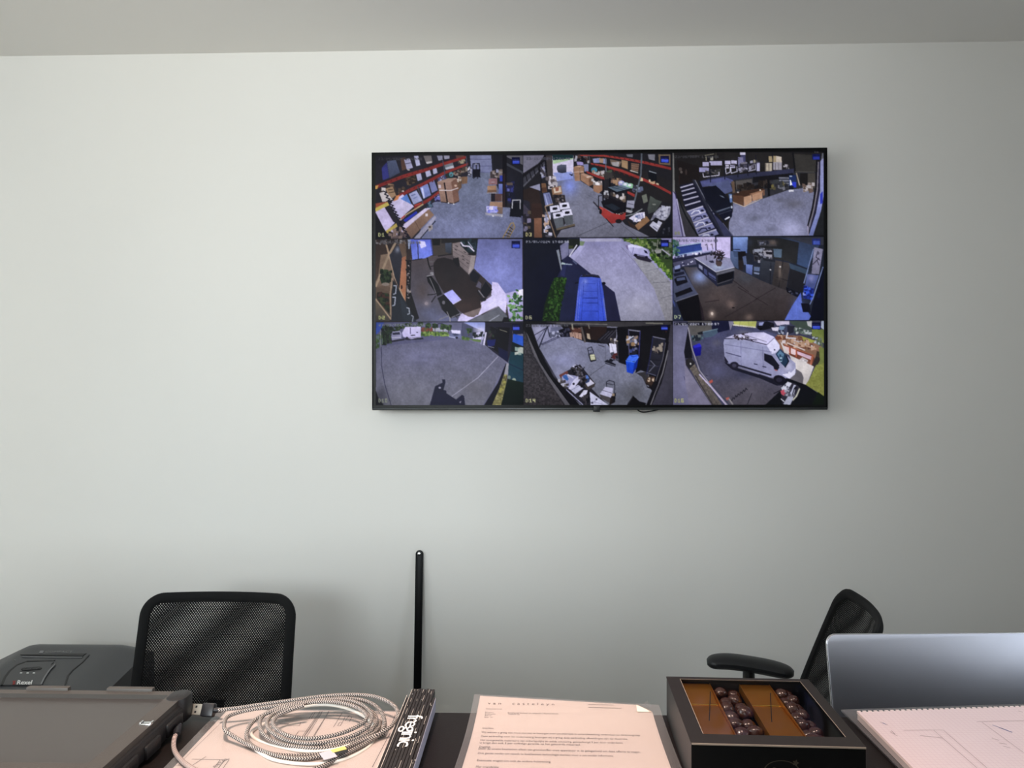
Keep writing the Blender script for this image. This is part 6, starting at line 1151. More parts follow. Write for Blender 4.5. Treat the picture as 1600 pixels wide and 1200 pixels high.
inner = [(594, 1128, -.003), (590, 1140, -.002), (570, 1154), (540, 1164, -.001), (500, 1169, .001), (455, 1166, .001), (425, 1157, .002), (409, 1143, .002), (406, 1128, .001), (414, 1116), (436, 1106), (470, 1098), (505, 1093), (540, 1094, .001), (565, 1101, .002), (578, 1112, .003), (581, 1123, .003), (574, 1136, .003), (552, 1149, .003), (520, 1158, .003), (485, 1162, .003), (452, 1158, .003), (430, 1148, .003), (418, 1136, .002), (419, 1124, .001), (432, 1113), (458, 1104, .001), (490, 1097, .001), (525, 1097, .002), (552, 1103, .002), (568, 1112, .003), (573, 1122, .004), (562, 1133, .004), (535, 1145, .005), (505, 1152, .005), (478, 1154, .005), (452, 1150, .005), (436, 1142, .004), (427, 1132, .003), (431, 1121, .002), (448, 1111, .002), (475, 1102, .003)]
mid = [(600, 1146, -.003), (572, 1160, -.003), (540, 1172, -.002), (505, 1178, -.002), (460, 1181, -.002), (425, 1178, -.001), (398, 1168, .001), (386, 1155, .001), (387, 1140, .001), (396, 1127), (408, 1119), (430, 1110), (462, 1102), (500, 1096), (540, 1097, -.001), (566, 1104, -.001), (584, 1115), (588, 1128), (578, 1143), (556, 1154, .001), (525, 1162, .001), (490, 1167, -.001), (455, 1164)]
for q, lab in ((loops, None), (inner, None), (mid, None)):
    P_ = [v - C0 for v in cable_path(q)]
    part('braided_lead', 'braid', coil, lambda b: b.tube(P_, .00215, 10, uvs=True))
# plug
pa, pb = at_z(296, 1107.5, DZ + .012), at_z(317, 1109, DZ + .012); pc = at_z(338, 1109.5, DZ + .0125)
ux = (pc - pa).normalized(); uy = Vector((0, 0, 1)).cross(ux).normalized(); uz = ux.cross(uy)
pm = Matrix((( ux.x, uy.x, uz.x, pb.x), (ux.y, uy.y, uz.y, pb.y), (ux.z, uy.z, uz.z, pb.z), (0, 0, 0, 1)))
pm = Matrix.Translation(-C0) @ pm @ Matrix.Rotation(math.radians(62), 4, 'X')


def shell(b):
    L = (pb - pa).length; w, t, k = .0058, .0023, .0004
    b.box((-L, -w, t - k), (0, w, t), mtx=pm); b.box((-L, -w, -t), (0, w, -t + k), mtx=pm); b.box((-L, -w, -t), (0, -w + k, t), mtx=pm); b.box((-L, w - k, -t), (0, w, t), mtx=pm)


plug = part('plug_shell', 'plugsteel', coil, shell, 'silver plug shell')
part('plug_tongue', 'white', coil, lambda b: b.box((-(pb - pa).length * .95, -.005, -.0018), (0, .005, .0002), mtx=pm))
part('plug_slot', 'shredark', coil, lambda b: (b.box((-.0085, .0016, .0022), (-.0062, .0038, .00245), mtx=pm), b.box((-.0085, -.0038, .0022), (-.0062, -.0016, .00245), mtx=pm)))
part('plug_housing', 'usbblack', coil, lambda b: b.box((-.0006, -.0072, -.0042), ((pc - pb).length * .9, .0072, .0042), .0018, 2, pm))
part('strain_relief', 'usbblack', coil, lambda b: b.tube([pc - C0 - ux * .004, pc - C0 + ux * .006], [.0034, .0024], 10))
# label wrapped around two of the strands
ta, tb = at_z(501, 1183, DZ + .008), at_z(541, 1172.5, DZ + .008)
tu = (tb - ta).normalized(); tn = Vector((0, 0, 1)).cross(tu).normalized()
def flag(b, s0, s1, w0, w1, z): 
    q = [ta + tu * s0 + tn * w0, ta + tu * s1 + tn * w0, ta + tu * s1 + tn * w1, ta + tu * s0 + tn * w1]
    L_ = [Vector((p.x, p.y, z)) - C0 for p in q] + [Vector((p.x, p.y, z + .0004)) - C0 for p in q]
    b.add(L_, [(3, 2, 1, 0), (4, 5, 6, 7), (0, 1, 5, 4), (1, 2, 6, 5), (2, 3, 7, 6), (3, 0, 4, 7)])
TL = (tb - ta).length
part('yellow_label', 'yellow', coil, lambda b: flag(b, TL * .45, TL, -.0015, .0052, DZ + .0098), 'yellow strip of the wrapped label')
part('white_label', 'tape', coil, lambda b: (flag(b, 0, TL * .5, -.011, .0048, DZ + .0096)), 'white strip of the wrapped label')
part('black_label', 'usbblack', coil, lambda b: flag(b, TL * .52, TL * .98, -.0075, -.001, DZ + .0094), 'black strip of the wrapped label')

white_c = thing('white_cable', 'smooth white cable coiled inside the black and white braided coil', 'cable', at_z(490, 1140, DZ + .0025))
W0 = Vector(white_c.location)
wl = [(400, 1172, -.002), (425, 1186, -.001), (465, 1193, -.001), (505, 1193, -.001), (545, 1184, -.002), (575, 1168, -.003), (588, 1150, -.005), (585, 1134, -.008), (570, 1120, -.010), (545, 1108, -.010), (515, 1101.5, -.008), (485, 1102.5, -.008), (458, 1109, -.010), (430, 1121, -.012), (408, 1134, -.009), (393, 1143, -.004), (397, 1153, -.003), (415, 1162, -.003), (440, 1168, -.002), (470, 1173, -.001), (500, 1174, -.001), (535, 1168, -.001), (563, 1156, -.002), (580, 1144, -.004), (583, 1132, -.007)]
WP = [v - W0 for v in cable_path(wl)]
part('lead', 'whitecable', white_c, lambda b: b.tube(WP, .0017, 9))

short = thing('braided_charging_lead', 'pale brown braided lead with a thin black plug beside the tablet', 'cable', at_z(285, 1180, DZ + .003))
S0 = Vector(short.location)
sp_ = [at_z(276, 1145, DZ + .010), at_z(272, 1156, DZ + .007), at_z(272, 1170, DZ + .0045), at_z(279, 1183, DZ + .0045), at_z(292, 1195, DZ + .006), at_z(312, 1206, DZ + .007), at_z(340, 1216, DZ + .007)]
SP = [v - S0 for v in catmull(sp_, 8)]
part('braided_lead', 'braid2', short, lambda b: b.tube(SP, .0024, 10, uvs=True))
part('plug_boot', 'usbblack', short, lambda b: b.tube([at_z(276, 1148, DZ + .0095) - S0, at_z(277, 1142, DZ + .0105) - S0, at_z(281, 1134, DZ + .0115) - S0], [.0034, .0042, .0026], 10), 'black plug boot')
part('plug_tip', 'chrome', short, lambda b: b.tube([at_z(281, 1134, DZ + .0115) - S0, at_z(281.8, 1131.5, DZ + .0118) - S0], .0012, 8))


# ------------------------------------------------------------------ folding ruler
ZR = DZ + .0165 + .0024
ruler = thing('folding_ruler', 'black folded carpenter ruler with white lettering, standing on edge beside the cable', 'ruler', at_z(620, 1190, DZ + .0024))
R0 = Vector(ruler.location)
RXL, RXR = -.1497, -.1157
pitch = (RXR - RXL) / 10
RYB, RYF = .885, .672
for k in range(10):
    x0 = RXL + k * pitch + .00018; x1 = RXL + (k + 1) * pitch - .00018
    yb = RYB if k in (0, 9) else RYB + .0225 + .001 * math.sin(k * 2.3)
    zt = ZR - (.0012 if k in (0, 9) else .0004 * abs(math.sin(k * 1.7)))
    part('slat', 'rulerside' if k == 99 else 'ruler', ruler, lambda b: b.box(Vector((x0, RYF, DZ + .0024)) - R0, Vector((x1, yb, zt)) - R0, .0004, 1))
part('daylit_face', 'rulerside', ruler, lambda b: b.box(Vector((RXR - .0002, RYF, DZ + .0026)) - R0, Vector((RXR + .0003, RYB - .001, ZR - .002)) - R0), 'outer face of the last slat, painted pale with daylight')  # side of a black slat, coloured as the daylight shows it
RT = [(RXL + .0005 + k * pitch) for k in range(10)]


def _worn(b):
    rr = random.Random(4)
    for k in range(10):
        y = RYF
        while y < RYB + (.02 if k not in (0, 9) else 0):
            ln = rr.uniform(.004, .022); p = {0: .8, 1: .9, 8: .5, 9: .4}.get(k, .22)
            if rr.random() < p: b.strip(Vector((RXL + k * pitch + .0004, y, ZR + .0001)) - R0, Vector((RXL + k * pitch + .0004, min(y + ln, RYB + .02), ZR + .0001)) - R0, .0005 if k < 2 else .00035)
            y += ln
    for _ in range(14):
        x = rr.uniform(RXL, RXR); y = rr.uniform(RYF, RYB); b.strip(Vector((x, y, ZR + .0001)) - R0, Vector((x, y + rr.uniform(.001, .0025), ZR + .0001)) - R0, .0006)


wr = part('worn_edges', 'worn', ruler, _worn, 'pale wood showing through at the worn edges', 'stuff')
for (px, py) in ((644.5, 1085), (659, 1094)):
    c = at_z(px, py, ZR); part('joint_rivet', 'chrome', ruler, lambda b: b.lathe([(.0007, 0), (.0007, .0005), (.0003, .0008)], 8, c - R0))
lv, lf = text_mesh('freginic', .0215, spacing=.80)
mx_ = max(v[0] for v in lv)


def _rl(b):
    # text runs towards the reader; the tops of the letters point right
    y_top = at_z(655, 1117, ZR).y; y_bot = at_z(640, 1167, ZR).y; s = (y_top - y_bot) / mx_
    xb = at_z(626, 1150, ZR).x
    b.add([Vector((xb + v[1] * 1.12, y_top - v[0] * s, ZR + .0002)) - R0 for v in lv], lf)


part('lettering', 'white', ruler, _rl)


def _star(b):
    for (a, c) in (((640, 1111), (660, 1117)), ((630, 1117.5), (668, 1112)), ((663, 1120), (666, 1113))):
        b.strip(at_z(a[0], a[1], ZR + .0001) - R0, at_z(c[0], c[1], ZR + .0001) - R0, .0003)


part('scratches', 'goldink', ruler, _star)


# ------------------------------------------------------------------ letter in a sleeve
letter = thing('typed_letter', 'white typed letter lying in the middle of the counter, top edge curling up', 'letter', (.03, .75, DZ + .002))
E0 = Vector(letter.location)
LXA, LXB, LYA, LYB = -.0758, .1335, .615, .894


def lz(x, y):
    t = max(0.0, (y - .795) / .104); s = (x - LXA) / (LXB - LXA)
    return DZ + .0016 + (.0165 - .0085 * s) * t * t


def lx(x, y):                                     # slight taper and turn of the sheet
    t = (y - .70) / .2; s = (x - LXA) / (LXB - LXA)
    return x + (.0115 * (1 - s) - .001 * s) * max(0, t) 


def ly(x, y): return y - .004 * (x - LXA) / (LXB - LXA)


def sheet_pt(u, v, h=0.0):
    x = LXA + (LXB - LXA) * u; y = LYA + (LYB - LYA) * v
    return Vector((lx(x, y), ly(x, y), lz(x, y) + h)) - E0


def _sheet(b):
    nx, ny = 24, 40
    for j in range(ny):
        for i in range(nx):
            u0, u1, v0, v1 = i / nx, (i + 1) / nx, j / ny, (j + 1) / ny
            if i >= 22 and j >= 38: continue
            b.add([sheet_pt(u0, v0), sheet_pt(u1, v0), sheet_pt(u1, v1), sheet_pt(u0, v1)], [(0, 1, 2, 3)], True)


def _sheet2(b):
    _sheet(b); p = [sheet_pt(22 / 24, 1), sheet_pt(22 / 24, .95), sheet_pt(1, .95)]; b.add(p, [(0, 1, 2)])
sh = part('sheet', 'paper', letter, _sheet2)
def _dog(b):
    pts = [sheet_pt(22 / 24, 1.0, .0004), sheet_pt(1.0, .95, .0004), sheet_pt(.912, .944, .0010)]
    b.add(pts + [p + Vector((0, 0, .0002)) for p in pts], [(2, 1, 0), (3, 4, 5), (0, 1, 4, 3), (1, 2, 5, 4), (2, 0, 3, 5)])
part('folded_corner', 'paper2', letter, _dog, 'folded corner')


def px_uv(px, py):
    """photo pixel -> (u, v) on the sheet, by a short search along the view ray"""
    best = None; y = .9; z = DZ
    for _ in range(12):
        q = at_z(px, py, z); xx = q.x
        for _k in range(6):
            xx = q.x - (lx(xx, q.y) - xx)
        z = lz(xx, q.y) + .0002
    return ((xx - LXA) / (LXB - LXA), (q.y + .004 * (xx - LXA) / (LXB - LXA) - LYA) / (LYB - LYA))


LINES = [('van  casteleyn', 762, 1100.5, 866, 'ink', 3.6), ('Contactpersoon', 759, 1108.3, 784, 'ink', 1.6), ('Project', 757.5, 1114, 771, 'ink', 1.5), ('Datum', 757.2, 1116.4, 774, 'ink', 1.5), ('Ref. nr', 757, 1118.8, 768, 'ink', 1.5), ('Btw  nr', 756.6, 1121.4, 770, 'inkd', 1.5),
         ('Beveiliging kantoor en magazijn / Klantendienst', 793, 1114.8, 872.5, 'inkd', 1.7), ('Offerte', 794, 1117, 812, 'ink', 1.4),
         ('Geachte,', 753, 1138.7, 771.5, 'ink', 2.0),
         ('Wij wensen u graag een mooi voorstel te bezorgen voor uw interesse in camerabewaking, onderdeel van de bouwgroep.', 752, 1145.2, 1001, 'inkd', 2.4),
         ('Deze aanbieding voor uw onderneming bezorgen wij u graag deze aanbieding, afbeeldingen zijn ter illustratie.', 751, 1151.4, 981, 'inkd', 2.4),
         ('Het voorgestelde materiaal is van onberispelijke en solide uitvoering, gewaarborgd 5 jaar door onderdelen.', 750, 1157.5, 974, 'inkd', 2.4), ('U krijgt dan ook 5 jaar volledige garantie op het geleverde materiaal.', 749, 1161.8, 907, 'inkd', 2.4),
         ('Degelijk,', 748, 1168, 767, 'ink', 2.4), ('Door de unieke kwaliteiten alleen van grondstoffen onze apparatuur in de gelegenheid om deze offerte te wagen.', 747, 1171, 1001, 'inkd', 2.5),
         ('Ook geniet verder om steeds te kwalitatieve technologie wensen voor u om verder informatie.', 746, 1178, 959, 'inkd', 2.5), ('Eventuele vragen om ook de andere huisvesting.', 744.5, 1189.3, 861, 'inkd', 2.7), ('Met vriendelijke', 743, 1199.5, 779, 'inkd', 3.0)]


def _line(b, s, x0, y, x1, h):
    v, f = text_mesh(s, 1.0, spacing=1.7 if s.startswith('van') else 1.0)
    w = max(p[0] for p in v)
    u0, v0 = px_uv(x0, y); u1, v1 = px_uv(x1, y + (x1 - x0) * 5.2 / 250.0); ut, vt = px_uv(x0, y - h)
    hh = (vt - v0) / .72
    b.add([sheet_pt(u0 + (u1 - u0) * p[0] / w, v0 + (v1 - v0) * p[0] / w + hh * p[1], .00025) for p in v], f)


for (s_, x0, y, x1, m, h) in LINES:
    part('text_line', m, letter, lambda b: _line(b, s_, x0, y, x1, h * 1.15), None, 'stuff')
for (x0, x1, y) in ((919, 959, 1101.2), (919, 971, 1106)):
    def _rule(b):
        p, q = px_uv(x0, y), px_uv(x1, y + 1.2); b.strip(sheet_pt(p[0], p[1], .0003), sheet_pt(q[0], q[1], .0003), .0007)
    part('printed_rule', 'ink', letter, _rule)


def _slv(b):
    nx, ny = 12, 26
    for j in range(ny):
        for i in range(nx):
            u0, u1 = -.035 + 1.085 * i / nx, -.035 + 1.085 * (i + 1) / nx; v0, v1 = -.03 + 1.035 * j / ny, -.03 + 1.035 * (j + 1) / ny
            b.add([sheet_pt(u0, v0, .0007), sheet_pt(u1, v0, .0007), sheet_pt(u1, v1, .0007), sheet_pt(u0, v1, .0007)], [(0, 1, 2, 3)], True)
    c = [at_z(1004, 1101, DZ + .012) - E0, at_z(1011, 1094.5, DZ + .0165) - E0, at_z(1018, 1106, DZ + .008) - E0]
    b.add(c, [(0, 1, 2)])


slv = MB(); _slv(slv); so = slv.build('plastic_sleeve', 'sleeve')
for v in so.data.vertices: v.co = v.co
so.location = E0
setp(so, 'clear plastic sleeve around the typed letter, edges showing beside it', 'sleeve')


# ------------------------------------------------------------------ chocolate box
BH = .0465
bcorn = [at_z(1042, 1057, DZ + BH), at_z(1265, 1062, DZ + BH), at_z(1350, 1167, DZ + BH), at_z(1080, 1161, DZ + BH)]   # back-left, back-right, front-right, front-left
bx_ = (bcorn[1] - bcorn[0]); ang = math.atan2(bx_.y, bx_.x)
ang2 = math.atan2((bcorn[2] - bcorn[3]).y, (bcorn[2] - bcorn[3]).x); ang = (ang + ang2) / 2
bw = ((bcorn[1] - bcorn[0]).length + (bcorn[2] - bcorn[3]).length) / 2; bd = ((bcorn[0] - bcorn[3]).length + (bcorn[1] - bcorn[2]).length) / 2
bc = sum(bcorn, Vector()) / 4
box = thing('chocolate_box', 'dark card chocolate box with a clear window lid on the counter', 'box', (bc.x, bc.y, DZ), ang)
hw, hd = bw / 2, bd / 2
inv = Matrix.Rotation(-ang, 3, 'Z')
def bl(px, py, z): return inv @ (at_z(px, py, DZ + z) - Vector((bc.x, bc.y, DZ)))
wn = [bl(1064, 1061, BH), bl(1252, 1065, BH), bl(1319.5, 1152, BH), bl(1097, 1146.5, BH)]
wx0 = (wn[0].x + wn[3].x) / 2; wx1 = (wn[1].x + wn[2].x) / 2; wy1 = (wn[0].y + wn[1].y) / 2; wy0 = (wn[2].y + wn[3].y) / 2
TH = .0016
part('base_panel', 'cardside', box, lambda b: b.box((-hw + .002, -hd + .002, .0), (hw - .002, hd - .002, .0015)))
for nm, lo, hi in (('front_panel', (-hw, -hd, 0), (hw, -hd + TH, BH - .001)), ('back_side', (-hw, hd - TH, 0), (hw, hd, BH - .001)), ('left_side', (-hw, -hd + TH, 0), (-hw + TH, hd - TH, BH - .001)), ('right_side', (hw - TH, -hd + TH, 0), (hw, hd - TH, BH - .001))):
    part(nm, 'cardfront' if nm == 'front_panel' else 'cardside', box, lambda b: b.box(lo, hi))


def _lid(b):
    o = [(-hw - .0005, -hd - .0005), (hw + .0005, -hd - .0005), (hw + .0005, hd + .0005), (-hw - .0005, hd + .0005)]; i = [(wx0, wy0), (wx1, wy0), (wx1, wy1), (wx0, wy1)]
    frame_mesh(b, o, i, BH - .0012, BH)


part('window_lid', 'card', box, _lid)


def _edges(b):
    for a, c in (((-hw, -hd - .0006), (hw, -hd - .0006)), ):
        b.box((a[0], a[1] - .0004, BH - .0014), (c[0], a[1] + .0003, BH + .0001))
    for a, c in (((wx0, wy0), (wx0, wy1)), ((wx1, wy0), (wx1, wy1)), ((wx0, wy1), (wx1, wy1))):
        b.strip((a[0], a[1], BH + .00015), (c[0], c[1], BH + .00015), .0006)


part('cut_edges', 'cardedge', box, _edges, 'pale cut edges of the lid card')
part('window_film', 'film', box, lambda b: b.quad((wx0 - .003, wy0 - .003, BH - .0018), (wx1 + .003, wy0 - .003, BH - .0018), (wx1 + .003, wy1 + .003, BH - .0018), (wx0 - .003, wy1 + .003, BH - .0018)))
# cells: gold, chocolates, gold, chocolates
ci = [bl(1064 + (385 - 160) / 4.706, 1062, BH).x]
def colx(pt, pb): return (bl(pt[0], pt[1], BH - .004).x + bl(pb[0], pb[1], BH - .004).x) / 2
c5p = lambda x, y: (1030 + x / 4.706, 1030 + y / 4.706)
xs = [wx0 - .004, colx(c5p(385, 170), c5p(545, 548)), colx(c5p(605, 180), c5p(800, 550)), colx(c5p(828, 190), c5p(1062, 555)), wx1 - .008]
yf, yb = -hd + .004, hd - .004
ymid = bl(*c5p(300, 375), BH - .015).y
for k, x in enumerate(xs[1:4]):
    part('divider', 'gold' if k != 1 else 'gold', box, lambda b: b.box((x - .0004, yf, BH - .014), (x + .0004, yb, BH - .0050)))
for k in (0, 2):
    x0, x1 = xs[k] + .0008, xs[k + 1] - .0008
    def _tray(b):
        zt, zl = BH - .0055, BH - .0092
        for (ya, za, yb_, zb) in ((yf, zt, ymid, zl), (ymid, zl, yb, zt)):
            b.add([(x0, ya, za), (x1, ya, za), (x1, yb_, zb), (x0, yb_, zb), (x0, ya, za - .0008), (x1, ya, za - .0008), (x1, yb_, zb - .0008), (x0, yb_, zb - .0008)], [(0, 1, 2, 3), (7, 6, 5, 4), (0, 4, 5, 1), (1, 5, 6, 2), (2, 6, 7, 3), (3, 7, 4, 0)])
    part('gold_insert', 'gold', box, _tray, 'folded gold foil insert')
    sl = [bl(*c5p(*q), BH - .007) for q in (((376, 240), (371, 375), (368, 450)) if k == 0 else ((818, 250), (824, 385), (828, 460)))]
    pz = lambda y: BH - .0092 + .0037 * ((y - ymid) / (yb - ymid) if y > ymid else (ymid - y) / (ymid - yf)) + .0003
    part('insert_dark_line', 'shredark', box, lambda b: [b.strip((p_.x, p_.y, pz(p_.y)), (q_.x, q_.y, pz(q_.y)), .0009) for p_, q_ in zip(sl[:-1], sl[1:])])  # thin dark line laid across both panels of the insert
    part('fold_glint', 'goldfold', box, lambda b: b.tube([(x0, ymid, BH - .0091), (x1, ymid, BH - .0091)], .0007, 8), 'added glint line along the fold')  # thin tube added to give the crease its highlight


def _logo(b):
    y = -hd - .0012; zc = .0225; n = 40; cx = 0.0 + .003
    for k in range(n):
        a, c = 2 * PI * k / n, 2 * PI * (k + 1) / n
        for (r0, r1) in ((1.0, .94),):
            b.quad(*[(cx + .0165 * r * math.cos(t), y, zc + .0105 * r * math.sin(t)) for (r, t) in ((r0, a), (r0, c), (r1, c), (r1, a))])
    for k in range(5):
        a = 2 * PI * k / 5; px_, pz_ = cx + .0125, zc + .0085
        b.add([(px_, y - .0001, pz_)] + [(px_ + .0032 * math.cos(a + d) * s, y - .0001, pz_ + .0032 * math.sin(a + d) * s) for d, s in ((-.5, .6), (0, 1), (.5, .6))], [(0, 1, 2, 3)])
    v, f = text_mesh('Ruitu', .0105, shear=.35, align='CENTER')
    b.add([(cx + p[0], y, zc - .0035 + p[1]) for p in v], f)


part('printed_emblem', 'goldink', box, _logo, 'dull gold oval emblem with a small flower')

rc = random.Random(11)
def choc_mesh():
    b = bmesh.new(); bmesh.ops.create_icosphere(b, subdivisions=3, radius=1.0)
    for v in b.verts:
        d = v.co.normalized(); n = .03 * math.sin(3.1 * d.x + 1.3) * math.cos(2.7 * d.y) + .035 * math.sin(5.3 * d.z + 2 * d.x)
        v.co = d * (1 + n); v.co.z *= .93
    m = MB(); m.bm(b, True); return m
proto = choc_mesh().build('chocolate_ball', 'choc')
first = True
wm = Matrix.Translation((bc.x, bc.y, DZ)) @ Matrix.Rotation(ang, 4, 'Z')
ORD = ['nearest the front', 'second from the front', 'third from the front', 'fourth from the front', 'fifth from the front', 'sixth from the front', 'seventh from the front', 'at the back end']
for (k, side_, grp) in ((1, 'left', 'chocolates in the left row'), (3, 'right', 'chocolates in the right row')):
    x0, x1 = xs[k], xs[k + 1]; w = x1 - x0; n = 8; FZ = BH - .0225
    part('row_floor', 'cardside', box, lambda b: b.box((x0 + .0006, yf, FZ - .001), (x1 - .0006, yb, FZ)))
    for s, sn in ((0, 'left side'), (1, 'right side')):
        for i in range(n):
            r = rc.uniform(.0076, .0088)
            x = x0 + w * (.27 if s == 0 else .72) + rc.uniform(-.002, .002)
            y = yf + .0085 + (yb - yf - .018) * (i + (.22 if s else 0)) / (n - .78) + rc.uniform(-.0012, .0012)
            x = min(max(x, x0 + r + .0006), x1 - r - .0006)
            z = FZ + r * .93 + (rc.uniform(.001, .0045) if (i + s) % 2 else 0)
            o = proto if first else proto.copy()
            if not first: COL.objects.link(o)
            first = False
            o.location = wm @ Vector((x, y, z)); o.scale = (r, r * rc.uniform(.92, 1.12), r * rc.uniform(.9, 1.0)); o.rotation_euler = (rc.uniform(-.5, .5), rc.uniform(-.5, .5), rc.uniform(0, 3))
            setp(o, 'glossy dark chocolate in the %s filled row, %s, %s' % (side_, sn, ORD[i]), 'chocolate', grp)


# ------------------------------------------------------------------ squared pad on a grey folder
pad = thing('squared_pad', 'pink-tinted squared paper pad with pencil sketches at the right end of the counter', 'notepad', (.53, .77, DZ + .003))
N0 = Vector(pad.location)
PZ = DZ + .011
pq = [at_z(1337.5, 1111, PZ), at_z(1604, 1102.5, PZ)]
pdir = (pq[1] - pq[0]); pdir.z = 0; pdir.normalize(); pper = Vector((pdir.y, -pdir.x, 0))
lq = at_z(1425, 1200, PZ); lq = (lq - pq[0]); lq.z = 0; ldir = lq.normalized()
def pp(a, d, z): v = pq[0] + pdir * a + ldir * d; return Vector((v.x, v.y, z)) - N0
def slab(b, a0, a1, d0, d1, z0, z1):
    c = [pp(a0, d0, z0), pp(a1, d0, z0), pp(a1, d1, z0), pp(a0, d1, z0), pp(a0, d0, z1), pp(a1, d0, z1), pp(a1, d1, z1), pp(a0, d1, z1)]
    b.add(c, [(0, 1, 2, 3), (7, 6, 5, 4), (0, 4, 5, 1), (1, 5, 6, 2), (2, 6, 7, 3), (3, 7, 4, 0)])
PW, PD = .297, .225
part('paper_block', 'pad', pad, lambda b: slab(b, 0, PW, .004, PD, DZ + .003, PZ - .0014))
part('loose_sheet', 'pad', pad, lambda b: slab(b, .0005, PW, .0035, PD, PZ - .0012, PZ - .0007))
part('top_sheet', 'pinkpaper', pad, lambda b: slab(b, .001, PW + .001, .003, PD, PZ - .0005, PZ))


def _tabs(b):
    n = 46
    for k in range(n):
        a = PW * (k + .18) / n; slab(b, a, a + PW / n * .58, -.0006, .0032, PZ - .003, PZ - .0001)


part('torn_perforations', 'pad', pad, _tabs, 'torn perforated top edge', 'stuff')


def _pen(b):
    c8 = lambda p: at_z(1290 + p[0] / 5.16, 1060 + p[1] / 5.16, PZ + .0002) - N0
    for s in ([(630, 418), (870, 416), (1220, 720)], [(870, 416), (950, 416), (1300, 720)], [(1220, 348), (1600, 340)], [(1260, 352), (1600, 600)]):
        for a, c in zip(s[:-1], s[1:]): b.strip(c8(a), c8(c), .0006)
    for s in ([(760, 460), (940, 480)], [(1340, 480), (1400, 500)], [(1400, 520), (1460, 530)], [(1430, 545), (1490, 560)], [(520, 430), (580, 465)], [(1550, 262), (1590, 272)], [(440, 350), (500, 375)], [(530, 420), (560, 450)]):
        for a, c in zip(s[:-1], s[1:]): b.strip(c8(a), c8(c), .0009)


part('pencil_sketch', 'pencil', pad, _pen, None, 'stuff')
def _blue(b):
    c8 = lambda p: at_z(1290 + p[0] / 5.16, 1060 + p[1] / 5.16, PZ + .0002) - N0
    b.strip(c8((1345, 375)), c8((1430, 405)), .0008); b.strip(c8((1400, 395)), c8((1505, 435)), .0014); b.strip(c8((460, 358)), c8((490, 372)), .0012)
part('blue_pen_mark', 'inkb', pad, _blue, 'blue pen stroke', 'stuff')

fq = [at_z(1314, 1108, DZ + .003), at_z(1405, 1200, DZ + .003)]
fold = MB()
fa = fq[0]; fd = (fq[1] - fq[0]).normalized()
def fp(a, d, z): v = fa + pdir * a + fd * d; return (v.x, v.y, z)
for (z0, z1, a1) in ((DZ + .0003, DZ + .0009, .325), (DZ + .0019, DZ + .0025, .325)):
    c = [fp(0, 0, z0), fp(a1, 0, z0), fp(a1, .24, z0), fp(0, .24, z0), fp(0, 0, z1), fp(a1, 0, z1), fp(a1, .24, z1), fp(0, .24, z1)]
    fold.add(c, [(0, 1, 2, 3), (7, 6, 5, 4), (0, 4, 5, 1), (1, 5, 6, 2), (2, 6, 7, 3), (3, 7, 4, 0)])
c = [fp(0, 0, DZ + .0003), fp(0, .24, DZ + .0003), fp(0, .24, DZ + .0025), fp(0, 0, DZ + .0025)]
fold.add(c, [(0, 1, 2, 3)])
setp(fold.build('plastic_folder', 'folder'), 'grey translucent plastic folder under the squared pad', 'folder')


# ------------------------------------------------------------------ laptop on the lower desk
LD = 1.34
la = at_y(1297.5, 997, LD + .03); lap = thing('laptop', 'silver aluminium laptop seen from behind its open lid, at the right', 'laptop', (la.x + .1965, LD, .76), math.radians(2.5))
lh = la.z - .76 - .012; lw = .393; tilt = math.radians(12)
_lm = Matrix.Translation((0, 0, .014)) @ Matrix.Rotation(-tilt, 4, 'X')


def plate(b, y0, y1, r, inset, bev):
    """upright rounded plate, x across and z up, thickness y0..y1"""
    o = rrect(-lw / 2 + inset, inset, lw / 2 - inset, lh / math.cos(tilt) - inset, r, 8)
    m = MB(); m.prism(o, y0, y1, bev, 3)
    k0 = len(b.f); b.add([_lm @ Vector((v[0], v[2], v[1])) for v in m.v], [f[::-1] for f in m.f], True)
    for i_, f in enumerate(m.f): b.uv[k0 + i_] = [(m.v[q][0], m.v[q][1]) for q in f[::-1]]


part('lid', 'alu', lap, lambda b: plate(b, -.0005, .005, .017, .0012, .0012))
part('lid_rim', 'alurim', lap, lambda b: plate(b, .0008, .0046, .018, 0, .0008), 'bright polished rim')
part('display', 'tabscreen', lap, lambda b: plate(b, .0046, .0056, .012, .006, 0))
part('base', 'alu', lap, lambda b: b.prism(rrect(-lw / 2, .004, lw / 2, .262, .017, 6), 0, .013, .003))
part('keyboard', 'blackpl', lap, lambda b: b.box((-.15, .03, .0125), (.15, .13, .0136), .0005))
part('hinge', 'blackpl', lap, lambda b: b.tube([(-.15, .006, .012), (.15, .006, .012)], .005, 12))


